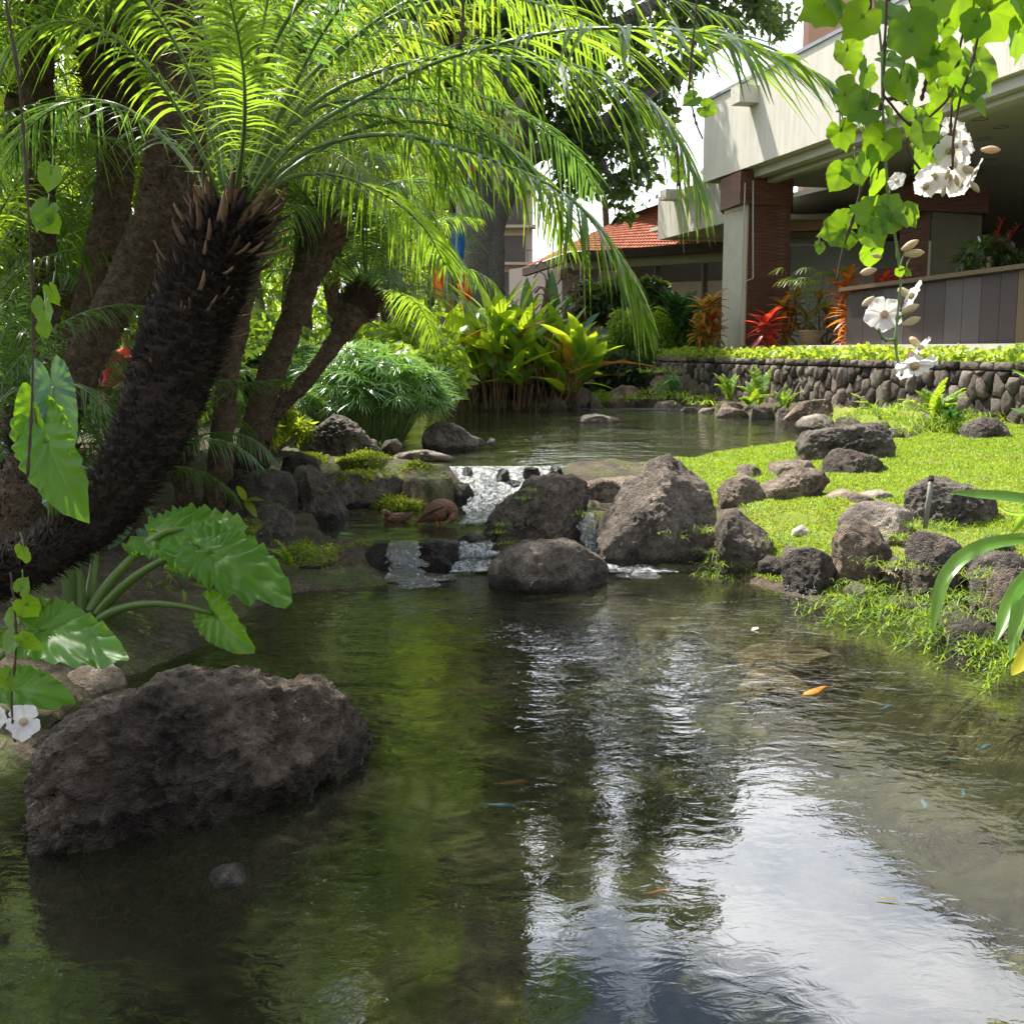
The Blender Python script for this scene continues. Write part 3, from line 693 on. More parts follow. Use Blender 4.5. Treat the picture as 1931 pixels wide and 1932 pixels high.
rock('sharp sided dark boulder beside the drooping strap leaf', [(1700, 1150), (1702, 1040), (1715, 1005), (1745, 1000), (1800, 1015), (1808, 1050), (1798, 1110), (1790, 1150)], -1, 0, 0.38, lvl=5, tone=0.85, facets=9, warm=0.25)
rock('shadowed boulder behind the drooping strap leaf', [(1790, 1140), (1795, 1060), (1820, 1040), (1870, 1050), (1880, 1140)], -1, 0, 0.35, tone=0.75)
rock('ridged grey boulder in the grass under the strap leaves', [(1830, 1170), (1832, 1090), (1850, 1060), (1895, 1040), (1935, 1045), (1950, 1160)], -1, 0, 0.4, lvl=5, tone=1.0)
rock('brown boulder with a flat worn face at the frame edge', [(1888, 1230), (1875, 1140), (1880, 1095), (1905, 1070), (1960, 1070), (2010, 1110), (2010, 1230)], -1, 0, 0.4, lvl=5, tone=1.3, warm=0.6)
rock('low boulder in deep shade at the water under the ridged grey boulder', [(1760, 1235), (1775, 1180), (1830, 1165), (1880, 1180), (1895, 1240)], -1, 0, 0.4, tone=0.6, wet=0.06)
rock('large pitted boulder standing behind the grey pipe', [(1712, 1000), (1708, 950), (1722, 915), (1760, 902), (1810, 905), (1860, 918), (1890, 940), (1905, 985), (1900, 1005)], -1, 0, 0.5, lvl=6, rough=0.11, tone=0.95, facets=8, detail=.6)
rock('smooth flat grey boulder with a crack behind the upright reddish boulder', [(1585, 1010), (1580, 975), (1610, 950), (1660, 945), (1700, 955), (1712, 985), (1708, 1020)], -1, 0, 0.5, lvl=5, rough=0.03, tone=1.9, facets=3, warm=0.2)
rock('small pale stone sunk in the lawn', [(1612, 950), (1625, 930), (1665, 924), (1690, 938), (1692, 950)], -1, 0, 0.2, tone=2.2, name='rock')
rock('small ribbed stone in the grass above the ridged grey boulder', [(1845, 1050), (1850, 1015), (1880, 1008), (1905, 1020), (1915, 1050)], -1, 0, 0.2, tone=0.9, name='rock')
rock('white quartz stone shining in the grass', [(1490, 1022), (1495, 1000), (1515, 990), (1530, 1005), (1532, 1020)], -1, 0, 0.12, tone=6.5, warm=0.0, facets=9, name='rock', rough=0.02)
rock('brown sunlit boulder tucked against the grassy rise', [(1352, 965), (1356, 925), (1375, 905), (1405, 895), (1430, 905), (1445, 940), (1448, 965)], -1, 0, 0.4, lvl=5, tone=1.35, warm=0.6)
rock('broken brown outcrop with grass growing over it', [(1435, 955), (1440, 920), (1470, 905), (1500, 880), (1540, 880), (1560, 900), (1545, 930), (1500, 955)], -1, 0, 0.5, lvl=5, tone=1.5, warm=0.6, facets=8, rough=0.12)
rock('flat brown rock at the end of the green tongue of lawn', [(1445, 905), (1455, 875), (1490, 868), (1530, 870), (1545, 895)], -1, 0, 0.45, tone=1.5, warm=0.6, name='rock')
rock('small peaked stone at the tip of the lawn', [(1388, 905), (1392, 885), (1412, 875), (1432, 885), (1440, 905)], -1, 0, 0.2, tone=1.3, warm=0.5, name='rock')
rock('low pink brown rock showing through the thin grass', [(1545, 960), (1560, 935), (1600, 925), (1640, 935), (1650, 955)], -1, 0, 0.4, tone=1.6, warm=0.7, name='rock')
rock('long black boulder with a dented top on the lawn by the upper pool', [(1500, 875), (1502, 840), (1520, 815), (1560, 803), (1620, 800), (1665, 798), (1688, 806), (1690, 840), (1680, 880)], -1, 0, 0.7, lvl=6, rough=0.11, tone=0.95, facets=8, seed=77, detail=.6)
rock('dark low boulder leaning against the long black boulder', [(1550, 890), (1555, 862), (1580, 845), (1610, 848), (1650, 865), (1690, 900)], -1, 0, 0.5, lvl=5, tone=1.0, warm=0.4, rough=0.1)
rock('dark rounded boulder on the lawn below the stone wall', [(1815, 835), (1825, 800), (1850, 785), (1880, 788), (1898, 805), (1895, 820)], -1, 0, 0.4, lvl=5, tone=1.1)
# far bank
rock('long pale flat rock lying alone in the upper pool', [(1092, 794), (1097, 785), (1125, 781), (1150, 786), (1172, 790), (1170, 796)], 24.6, 0, 0.45, tone=2.6, warm=0.3, bury=0.5, wet=0.46)
rock('grey peaked stone in the water in front of the canna stems', [(1033, 768), (1040, 756), (1052, 748), (1064, 757), (1072, 768)], 30, 0, 0.3, tone=1.6, name='rock')
rock('grey boulder at the foot of the canna clump', [(1062, 762), (1070, 740), (1095, 728), (1115, 738), (1120, 765)], 31.5, 0, 0.6, tone=1.3)
rock('small rough stone next to the grey boulder under the cannas', [(1110, 768), (1113, 750), (1125, 745), (1135, 765)], 31, 0, 0.3, tone=1.4, name='rock')
rock('wide brown boulder on the far bank', [(1140, 762), (1150, 738), (1170, 726), (1195, 728), (1218, 742), (1226, 760)], 32, 0, 0.7, lvl=5, tone=1.5, warm=0.8)
rock('square brown stone at the end of the stone wall', [(1228, 762), (1226, 722), (1240, 708), (1262, 712), (1266, 760)], 33, 0, 0.5, tone=1.3, warm=0.9)
rock('flat white topped rock below the square brown stone', [(1232, 772), (1240, 758), (1270, 754), (1285, 762), (1290, 772)], 30.5, 0, 0.5, tone=2.8, warm=0.3, name='rock')
rock('dark blocky stone beside the flat white topped rock', [(1286, 768), (1288, 752), (1305, 750), (1318, 766)], 31, 0, 0.3, tone=1.0, name='rock')
rock('row of low stones at the water: small dark one', [(1282, 777), (1290, 768), (1312, 767), (1320, 777)], 29, 0, 0.2, tone=1.1, name='rock').__setitem__('label', 'small dark stone lying low at the water before the blocky stone')
rock('smooth light stone at the water between the dark stones and the brown pair', [(1316, 778), (1325, 769), (1345, 769), (1355, 779)], 28.6, 0, 0.3, tone=2.5, name='rock')
rock('smooth brown domed stone at the water under the first wall fern', [(1350, 784), (1358, 773), (1382, 769), (1405, 776), (1412, 786)], 26.6, 0, 0.4, tone=1.8, warm=0.6, name='rock')
rock('brown domed stone behind its lower twin under the first wall fern', [(1356, 772), (1364, 762), (1390, 760), (1405, 766), (1408, 776)], 27.5, 0, 0.3, tone=1.5, warm=0.6, name='rock')
rock('dark knobbed stones at the foot of the fern pair', [(1415, 790), (1422, 770), (1445, 768), (1462, 778), (1464, 792)], 25.8, 0, 0.3, tone=1.1, name='rock').__setitem__('label', 'dark knobbed stone at the foot of the fern pair')
rock('upright dark stone beside the lone small fern', [(1464, 792), (1468, 772), (1480, 766), (1492, 780), (1492, 796)], 25.0, 0, 0.25, tone=1.1, name='rock')
rock('large reddish wedge boulder leaning on the stone wall', [(1478, 795), (1500, 775), (1520, 757), (1555, 752), (1572, 760), (1570, 790), (1560, 802)], 23.0, 0, 0.5, lvl=5, tone=1.5, warm=0.9, facets=7)
rock('low layered grey stone before the reddish wedge boulder', [(1500, 800), (1515, 786), (1545, 780), (1572, 788), (1575, 808)], 21.8, 0, 0.4, tone=1.9, name='rock')
rock('dark rough stone between the wedge boulder and the long black boulder', [(1572, 812), (1576, 790), (1600, 784), (1622, 794), (1628, 815)], 20.8, 0, 0.35, tone=1.1, name='rock')
rock('pale pointed stone below the bushy wall fern', [(1720, 828), (1725, 802), (1740, 772), (1758, 780), (1768, 828)], 18.9, 0, 0.3, tone=1.7, warm=0.4, wet=0.5)
rock('small pale stone in the gap of water by the lawn', [(1672, 828), (1680, 808), (1698, 806), (1708, 826)], 19.2, 0, 0.2, tone=2.0, name='rock')
rock('small brown stone touching the long black boulder', [(1642, 822), (1650, 796), (1670, 792), (1684, 812)], 19.8, 0, 0.25, tone=1.2, warm=0.5, name='rock')
rock('dark domed stone glimpsed between palm trunks', [(446, 786), (450, 772), (468, 768), (478, 785)], -1, 0, 0.3, tone=0.9, name='rock')
for lab, top in (('dark block at the waterline below the upright reddish boulder', [(1590, 1150), (1594, 1112), (1620, 1100), (1648, 1112), (1654, 1150)]),
                 ('low wet rock at the waterline below the dried fern', [(1668, 1170), (1676, 1135), (1710, 1124), (1748, 1138), (1756, 1172)]),
                 ('dark rounded rock at the waterline under the drooping strap leaf', [(1765, 1190), (1772, 1150), (1800, 1135), (1832, 1150), (1838, 1192)]),
                 ('brown rock at the waterline near the frame edge, under the strap leaves', [(1846, 1225), (1852, 1185), (1885, 1170), (1920, 1185), (1930, 1230)])):
    rock(lab, top, foot_y(top[2][0], top[0][1] - 4, .25), 0, .25, lvl=4, tone=.75, wet=.07, warm=.4, name='rock', facets=7)
# rocks under the surface of the near pool
for lab, top, y in (('rusty brown rock just under the water by the orange carp', [(1395, 1262), (1420, 1225), (1480, 1222), (1525, 1245), (1545, 1275)], 7.35),
                    ('reddish rock sunk under the ripples before the white stone', [(1370, 1200), (1420, 1180), (1500, 1182), (1570, 1190), (1600, 1205)], 8.05)):
    o = rock(lab, top, y, 0, 0.45, tone=2.0, warm=1.0, bury=0.6, rough=0.04, name='rock'); o.location.z -= 0.17
o = rock('pale green rock on the pond bed, deep under the clear patch', [(600, 1931), (650, 1880), (740, 1860), (820, 1880), (850, 1931)], 3.9, 0, 0.3, tone=2.5, moss=0.2, name='rock'); o.location.z -= 0.42
o = rock('sunken dark rock near the water edge under the grass bank', [(1700, 1470), (1760, 1430), (1850, 1440), (1900, 1490)], 5.1, 0, 0.35, tone=1.2, warm=0.4, name='rock', moss=0.2); o.location.z -= 0.28
# ------------------------------------------------------------------ lava stone wall, stone by stone
def wall_pos(s, z, out):
    e = WB[2] - WB[1]; e = e / np.linalg.norm(e); nn = np.array([-e[1], e[0]]);
    if nn[0] > 0: nn = -nn
    s = np.asarray(s, float); bend = np.where(s < 1.2, (1.2 - s) ** 2 * 0.10, 0)
    return np.stack([WB[1][0] + e[0] * s + nn[0] * (out - bend), WB[1][1] + e[1] * s + nn[1] * (out - bend), z + 0 * s], -1)
WLEN = float(np.linalg.norm(WB[3] - WB[1]))
wall = thing('stone_wall', 'long low retaining wall of dark lava stones with leafy vines along its top', 'wall', tuple(wall_pos(WLEN / 2, 0.45, 0)))
M['mortar'] = mat_plain('wall_mortar', (0.035, 0.029, 0.025), 0.95, 0.3, 8, 0.6, 0.02)
ss = np.linspace(-1.6, WLEN, 60); mbw = MB()
Vw = np.concatenate([wall_pos(ss, z, o) for z, o in ((0.1, 0.0), (WALL_TOP - 0.02, 0.0), (WALL_TOP - 0.02, -0.34), (0.1, -0.34))])
n_ = len(ss); Fw = []
for a in range(3):
    for i in range(n_ - 1): Fw.append((a * n_ + i, a * n_ + i + 1, (a + 1) * n_ + i + 1, (a + 1) * n_ + i))
mbw.add(Vw, np.array(Fw)); mbw.link('mortar', M['mortar'], wall, smooth=False)

def stone_mat():
    t = NT('lava_wall_stone'); p = t.pos(); oi = t.n('ShaderNodeObjectInfo').outputs['Random']
    n = t.noise(p, 9, 7, 0.65)
    f = t.math('ADD', t.math('MULTIPLY', n, 0.55), t.math('MULTIPLY', oi, 0.5))
    c = t.ramp(f, [(0.3, (0.05, 0.038, 0.030)), (0.55, (0.165, 0.13, 0.105)), (0.82, (0.36, 0.30, 0.25))])
    nb = t.bump(t.math('ADD', t.noise(p, 18, 6, 0.7), t.noise(p, 70, 3)), 1.0, 0.06)
    return t.done(t.bsdf(c, 0.85, nb, 0.3))
M['wallstone'] = stone_mat()
def clip(poly, a, b):
    """keep the part of poly nearer to a than to b"""
    m = (a + b) / 2; d = b - a; out = []
    for i in range(len(poly)):
        p, q = poly[i], poly[(i + 1) % len(poly)]; fp, fq = (p - m) @ d, (q - m) @ d
        if fp <= 0: out.append(p)
        if fp * fq < 0: out.append(p + (q - p) * (fp / (fp - fq)))
    return out
rg = np.random.default_rng(42); sites = []
s = -1.5
while s < WLEN:
    wdt = rg.uniform(0.19, 0.33); z = 0.30 + rg.uniform(-0.1, 0.12)
    while z < WALL_TOP - 0.22:
        h = rg.uniform(0.22, 0.62); sites.append((s + rg.uniform(-.08, .08), z + h / 2)); z += h * 0.95
    s += wdt * 0.95
sites = np.array(sites); AN = np.array([1.0, 0.8]); top_lim = WALL_TOP - 0.14
cells = []
for i, a in enumerate(sites):
    nb_ = np.argsort((((sites - a) * AN) ** 2).sum(1))[1:16]; x0, x1 = a[0] - 0.5, a[0] + 0.5
    poly = [np.array(q) * AN for q in ((x0, max(a[1] - .5, .2)), (x1, max(a[1] - .5, .2)), (x1, min(a[1] + .5, top_lim)), (x0, min(a[1] + .5, top_lim)))]
    for j in nb_:
        poly = clip(poly, a * AN, sites[j] * AN)
        if len(poly) < 3: break
    if len(poly) >= 3: cells.append(np.array(poly) / AN)
s = -1.6
while s < WLEN:                                     # flat coping stones along the top
    wdt = rg.uniform(0.28, 0.6); cells.append(np.array([(s, top_lim + .01), (s + wdt, top_lim + .01), (s + wdt, WALL_TOP + .01), (s, WALL_TOP + .01)])); s += wdt + 0.015
def stone_mesh(poly, seed):
    c = poly.mean(0); q = []
    for i in range(len(poly)):
        a, b = poly[i], poly[(i + 1) % len(poly)]
        for t in (0.0, 0.5) if np.linalg.norm(b - a) > 0.06 else (0.0,): q.append(a + (b - a) * t)
    q = np.array(q) - c; ln = np.linalg.norm(q, axis=1, keepdims=True)
    rings = []
    for rr, o in ((1.0, -0.02), (0.965, 0.045), (0.80, 0.072), (0.42, 0.085)):
        k = np.maximum(ln - 0.008, 0.01) / ln; qq = q * k
        mean_r = np.linalg.norm(qq, axis=1).mean(); rnd = qq * 0.92 + qq / np.linalg.norm(qq, axis=1, keepdims=True) * mean_r * 0.08 * (1 if rr < 1 else 0.98)
        v = (rnd if rr > 0.8 else rnd) * rr + c
        rings.append((v, np.full(len(v), o)))
    bul = 0.55 + 0.9 * ((seed * 37) % 10) / 10
    S = np.concatenate([r[0] for r in rings] + [c[None]]); O = np.concatenate([r[1] for r in rings] + [np.array([0.108])]) * bul
    O = O + 0.034 * perlin(np.stack([S[:, 0] * 11, S[:, 1] * 11, S[:, 0] * 0 + seed], 1))
    W = wall_pos(S[:, 0], S[:, 1], O); m = len(q); j = np.arange(m)
    return W, [grid_faces(4, m, True), np.stack([3 * m + j, 3 * m + (j + 1) % m, np.full(m, 4 * m)], 1)]
cells.sort(key=lambda p: -p.mean(0)[0])
vis = [p for p in cells if p.mean(0)[0] < WLEN * 0.86]; hid = [p for p in cells if p.mean(0)[0] >= WLEN * 0.86]
rest = MB(); loc = np.array(wall.location)
for i, p in enumerate(vis):
    W, F = stone_mesh(p, i)
    if i < 298:
        link('stone', mesh_from('stone', W - loc, F), M['wallstone'], wall)
    else: rest.add(W, F)
for i, p in enumerate(hid): W, F = stone_mesh(p, i); rest.add(W, F)
rest.link('stones', M['wallstone'], wall, kind='stuff')

# ------------------------------------------------------------------ the lobby building
M['concrete'] = mat_plain('pale_painted_concrete', (0.62, 0.585, 0.51), 0.85, 0.06, 1.5, 0.25, 0.006, 60)
_t = NT('pale_painted_concrete'); _p = _t.pos(); _m = _t.n('ShaderNodeMapping'); _m.inputs['Scale'].default_value = (3, 3, .35); _t.l(_p, _m.inputs['Vector'])
cc_ = _t.ramp(_t.noise(_m.outputs[0], 1.6, 7, .7), [(.3, (.50, .465, .395)), (.5, (.60, .565, .49)), (.7, (.64, .605, .53))])
cc_ = _t.mix(_t.ramp(_t.noise(_p, .8, 6, .7), [(.5, (0, 0, 0)), (.75, (.6, .6, .6))]), cc_, (.50, .46, .38))
M['concrete'] = _t.done(_t.bsdf(cc_, .85, _t.bump(_t.noise(_p, 40, 5), .3, .008), .2))
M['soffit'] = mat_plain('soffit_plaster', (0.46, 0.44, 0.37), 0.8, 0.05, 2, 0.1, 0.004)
M['pier'] = mat_plain('carved_stone_pier', (0.44, 0.41, 0.34), 0.85, 0.08, 3, 0.8, 0.03, 7)
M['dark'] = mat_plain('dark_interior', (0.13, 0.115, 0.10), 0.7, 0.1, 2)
M['olive'] = mat_plain('olive_stone', (0.17, 0.16, 0.10), 0.8, 0.1, 3, 0.3, 0.01)
M['mauve'] = mat_plain('mauve_grey_panel', (0.050, 0.034, 0.038), 0.55, 0.06, 2, 0.05)
M['mauve2'] = mat_plain('lighter_mauve_grey_panel', (0.075, 0.060, 0.068), 0.5, 0.06, 2, 0.05)
M['brownpanel'] = mat_plain('brown_panel', (0.12, 0.08, 0.045), 0.5, 0.1, 5, 0.05)
M['salmon'] = mat_plain('salmon_plaster', (0.52, 0.30, 0.20), 0.8, 0.06, 1)
M['greywall'] = mat_plain('pale_grey_wall', (0.42, 0.44, 0.46), 0.7, 0.05, 1)
M['metal'] = mat_plain('grey_metal', (0.32, 0.34, 0.37), 0.45, 0.08, 3, 0.1, metal=0.3)
M['wicker'] = mat_plain('wicker', (0.30, 0.21, 0.12), 0.8, 0.3, 40, 0.9, 0.01, 120)
M['gutter'] = mat_plain('dark_gutter', (0.045, 0.036, 0.03), 0.95, spec=0.05)
M['beige'] = mat_plain('beige_plaster', (0.50, 0.43, 0.32), 0.8, 0.06, 1)
def wood_mat():
    t = NT('red_brown_wood_slats'); p = t.pos(); sx = t.n('ShaderNodeSeparateXYZ'); t.l(p, sx.inputs[0])
    mp_ = t.n('ShaderNodeMapping'); mp_.inputs['Scale'].default_value = (1, 1, 14); t.l(p, mp_.inputs['Vector'])
    c = t.ramp(t.noise(mp_.outputs[0], 2.5, 5, 0.6), [(0.35, (0.07, 0.026, 0.014)), (0.65, (0.16, 0.065, 0.035))])
    return t.done(t.bsdf(c, 0.55, None, 0.4))
M['wood'] = wood_mat()

BA, BB = D(1325, 345, 34), D(1931, 130, 20.5); BZ = 0.5 * (BA[2] + BB[2]); BT = D(1325, 195, 34)[2]
e2 = (BB - BA)[:2]; e2 = e2 / np.linalg.norm(e2); back = np.array([-e2[1], e2[0]])
if back[0] < 0: back = -back
BE = BA[:2] + e2 * 24
lobby = thing('lobby_building', 'open sided lobby building with a deep pale concrete fascia and a wood clad column', 'building', (BA[0], BA[1], 2.0))
def part(name, mat, *meshes, parent=None, smooth=False, **k):
    mb = MB()
    for V, F in meshes: mb.add(V, F)
    o = mb.link(name, mat, None, smooth); pr = parent or lobby; o.parent = pr
    pl = pr.location if pr.parent is None else pr.parent.location + pr.location
    o.location = (0, 0, 0); me = o.data
    co = np.concatenate(mb.V) - np.array(pl); me.vertices.foreach_set('co', co.astype(np.float32).ravel()); me.update()
    for a, b in k.items(): o[a] = b
    return o
part('fascia', M['concrete'], prism(BA, BE, None, BZ, BT, back * 0.35), prism(BA[:2] + back * .35, BA[:2] + back * .35 - e2 * 0.0 + e2 * .3, None, BZ, BT, back * 14))
part('roof_edge', M['metal'], prism(BA[:2] - e2 * .06 - back * .06, BE, None, BT + .005, BT + .09, back * 0.5))
part('soffit_step', M['soffit'], prism(BA[:2] + back * .36 + e2 * .3, BE, None, BZ - .22, BZ + .1, back * 0.30), prism(BA[:2] + back * .80 + e2 * .6, BE, None, BZ - .34, BZ - .02, back * 0.25))
part('ceiling', M['soffit'], prism(BA[:2] + back * .66 + e2 * .3, BE, None, BZ - .05, BZ + .1, back * 34))
part('ceiling_bay', M['soffit'], prism(BA[:2] + back * 3.2 - e2 * 12.8, BA[:2] + back * 4 + e2 * .28, None, BZ - .05, BZ + .1, back * 30))
part('roof', M['metal'], prism(BA[:2] + back * .5 + e2 * .3, BE, None, BT - .25, BT - .1, back * 34))
for px, py in ((1848, 225), (1856, 262), (1865, 302), (1888, 240)):
    c0 = P(px, py, BZ - .06)
    a = np.linspace(0, 2 * pi, 20, endpoint=False); V = [(c0[0] + .17 * cos(t), c0[1] + .17 * sin(t), BZ - .062) for t in a] + [(c0[0] + .13 * cos(t), c0[1] + .13 * sin(t), BZ - .03) for t in a] + [(c0[0], c0[1], BZ - .03)]
    part('ceiling_light_recess', M['dark'], (V, np.array([(i, (i + 1) % 20, 20 + (i + 1) % 20, 20 + i) for i in range(20)])))
# floor slab with its pale sill
S0, S1 = D(1395, 653, 32.5), D(1931, 637, 21.6); se = (S1 - S0)[:2]; se /= np.linalg.norm(se); S2 = S0[:2] + se * 16; SZ = 2.13
part('floor_slab', M['concrete'], prism(S0, S2, None, SZ - .14, SZ, back * 18))
part('plinth', M['olive'], prism(S0[:2] + back * .15, S2 + back * .15, None, 1.5, SZ - .142, back * 17))
# front column: stone pier, wood cladding, capital
def pcol(px0, px1, y, z0, z1, dep, name, mat, **k):
    a, b = D(px0, 500, y), D(px1, 500, y); return part(name, mat, prism(a, b, None, z0, z1, (0.12, dep)), **k)
part('pier', M['pier'], prism(D(1363, 500, 32.8), D(1400, 500, 31.54), None, 1.7, BZ - .34, (1.2, .3)))
cw = D(1363, 500, 32.8)
part('pier_trim', M['beige'], prism(D(1400.5, 500, 31.50), D(1407, 500, 31.46), None, SZ, BZ - .5, (0.5, .4)))
wa, wb = D(1407.5, 500, 31.5), D(1487, 500, 31.9)
part('wood_cladding', M['wood'], prism(wa, wb, None, SZ, BZ - .9, (0.3, 1.2)))
zz = SZ + .05; k_ = 0
wd = nrm((wb - wa)[:2]); wn = np.array([wd[1], -wd[0]])
slat0 = None
while zz < BZ - 1.0:
    V, F = prism(wa[:2] + wn * .014 + wd * .004, wb[:2] + wn * .014 + wd * .006, None, 0, .092, -wn * .012)
    if slat0 is None:
        slat0 = mesh_from('slat', V - np.array([BA[0], BA[1], 2.0]), [F], False); slat0.materials.append(M['wood'])
    o = link('slat', slat0, None, lobby); o.location = (0, 0, zz); zz += .098
ca, cb = D(1359, 350, 31.6), D(1494, 350, 32.4)
part('capital', M['wood'], prism(D(1359, 350, 32.9), D(1396, 350, 31.3), None, BZ - .92, BZ - .06, (0.5, 1.7)), prism(D(1396.3, 350, 31.3), D(1494, 350, 31.8), None, BZ - .92, BZ - .06, (0.4, 1.5)))
part('capital_trim', M['beige'], prism(D(1368, 380, 32.7), D(1404, 380, 31.42), None, BZ - 1.02, BZ - .925, (0.3, 1.2)))
# further column
part('wood_cladding', M['wood'], prism(D(1699, 400, 30.5), D(1756, 400, 30), None, SZ, BZ - .34, (0.4, 1.2)))
part('pier', M['olive'], prism(D(1758, 400, 30.1), D(1852, 400, 30.9), None, SZ, BZ - .34, (0.5, 1.2)))
part('pier_trim', M['beige'], prism(D(1755, 400, 29.9), D(1759, 400, 29.9), None, SZ, 4.8, (0.02, .1)))
part('capital', M['wood'], prism(D(1696, 350, 29.7), D(1866, 350, 30.4), None, 5.55, 6.15, (0.5, 1.6)))
# inside
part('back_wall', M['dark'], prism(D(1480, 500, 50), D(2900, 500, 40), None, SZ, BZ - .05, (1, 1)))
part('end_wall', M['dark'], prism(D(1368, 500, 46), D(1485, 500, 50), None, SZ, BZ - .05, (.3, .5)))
part('grey_screen_wall', M['greywall'], prism(D(1490, 500, 46), D(1715, 500, 43), None, SZ, D(1500, 462, 45)[2], (.3, .5)))
part('salmon_beam', M['salmon'], prism(D(1480, 420, 38), D(1620, 420, 37), None, D(1500, 437, 38)[2], D(1500, 406, 38)[2], (.3, .5)))
part('beam', M['brownpanel'], prism(D(1480, 445, 37.9), D(1700, 445, 36.6), None, D(1500, 449, 38)[2], D(1500, 439, 38)[2], (.3, .4)))
part('desk', M['wood'], prism(D(1648, 530, 36), D(1722, 530, 35), None, SZ, D(1650, 508, 36)[2], (.5, 1)))
part('white_counter', M['concrete'], prism(D(1868, 480, 33), D(1990, 480, 31), None, D(1900, 492, 33)[2], D(1900, 484, 33)[2], (.5, 1)))
part('salmon_wall', M['salmon'], prism(D(1908, 500, 31), D(2010, 500, 30), None, SZ, D(1908, 496, 31)[2], (.5, 1)))
# wires down the front of the column
mb = MB()
for q in ([(1405, 345), (1398, 560)], [(1420, 340), (1420, 525), (1406, 530), (1404, 545)]):
    mb.add(*tube([D(a, b, 31.3) for a, b in q], 0.02, 5))
o = part('cable', M['greywall'], *[(np.concatenate(mb.V), np.concatenate(mb.F4))])
# brackets on the fascias
for px, py, y in ((1427, 178, None),):
    t = 0.0
    for t in np.linspace(0, 20, 400):
        q = BA[:2] + e2 * t; 
        if (q[0] / q[1]) > (D(px, py, 30)[0] / 30): break
    zc = D(px, py, q[1])[2]
    part('roof_spout', M['concrete'], prism(q - e2 * .45 - back * .55, q + e2 * .1 - back * .55, None, zc - .22, zc + .22, back * .56))
# second, lower fascia further off
A2, B2 = D(1240, 455, 43), D(1385, 408, 36.6); Z2 = 6.05; T2 = D(1240, 372, 43)[2]
part('lower_fascia', M['concrete'], prism(A2, B2, None, Z2, T2, back * .35))
part('lower_soffit', M['soffit'], prism(A2[:2] + back * .36, B2[:2] + back * .36, None, Z2 + .1, Z2 + .25, back * 8))
part('lower_end_wall', M['concrete'], prism(A2[:2] + back * .36, A2[:2] + back * .36 + e2 * .3, None, Z2, T2 - .02, back * 8))
q = A2[:2] + e2 * 1.9; zc = D(1270, 366, q[1])[2]
part('roof_spout', M['concrete'], prism(q - e2 * .4 - back * .5, q + e2 * .15 - back * .5, None, zc - .2, zc + .15, back * .51))
# counter with upright panels
C0, C1 = D(1585, 600, 27.8), D(1931, 600, 22.6); ce = (C1 - C0)[:2]; cl = np.linalg.norm(ce) * 1.25; ce = nrm(ce); cn = np.array([-ce[1], ce[0]]); cn = cn if cn[0] > 0 else -cn
bar = thing('bar_counter', 'long bar counter fronted with mauve grey upright panels and one brown panel', 'counter', (C0[0], C0[1], SZ))
def ctop(px): return None
zt0, zt1 = D(1640, 552, 27)[2], D(1931, 508, 22.6)[2]
px_e = [1585, 1610, 1642, 1668, 1700, 1740, 1753, 1784, 1800, 1832, 1851, 1895, 1900, 1965, 2080]; mats_ = ['mauve', 'mauve2', 'mauve', 'mauve', 'mauve', 'mauve2', 'mauve', 'mauve2', 'mauve2', 'mauve', 'mauve', 'mauve', 'brownpanel', 'mauve', 'mauve2']
px_e = [1585, 1615, 1650, 1690, 1727, 1765, 1797, 1831, 1866, 1898, 1935, 1975, 2030, 2090]; mats_ = ['mauve', 'mauve', 'mauve2', 'mauve', 'mauve', 'mauve2', 'mauve2', 'mauve', 'mauve', 'brownpanel', 'mauve', 'mauve', 'mauve2', 'mauve']
def on_line(px):
    r = (px - CX) / FPX * 1.0
    # forward distance on the counter line for that pixel column
    k = (r * 1.005 * C0[1] - C0[0]) / (ce[0] - r * 1.005 * ce[1]); return C0[:2] + ce * k
for i in range(len(px_e) - 1):
    a, b = on_line(px_e[i]), on_line(px_e[i + 1]); ta = (a - C0[:2]) @ ce / cl; zt = zt0 + (zt1 - zt0) * min(1.2, max(0, ((a - C0[:2]) @ ce) / 5.8))
    part('panel', M[mats_[i]], prism(a + ce * .006, b - ce * .006, None, SZ, zt, cn * .12), parent=bar)
a, b = on_line(1575), on_line(2090)
V, F = prism(a - cn * .12, b - cn * .12, None, zt0 - .0, zt0 + .09, cn * .6)
V[:, 2] += np.where(np.abs(V[:, :2] - C0[:2]).sum(1) > 3, (zt1 - zt0) * 1.15, 0) + .06
part('countertop', M['brownpanel'], (V, F), parent=bar)

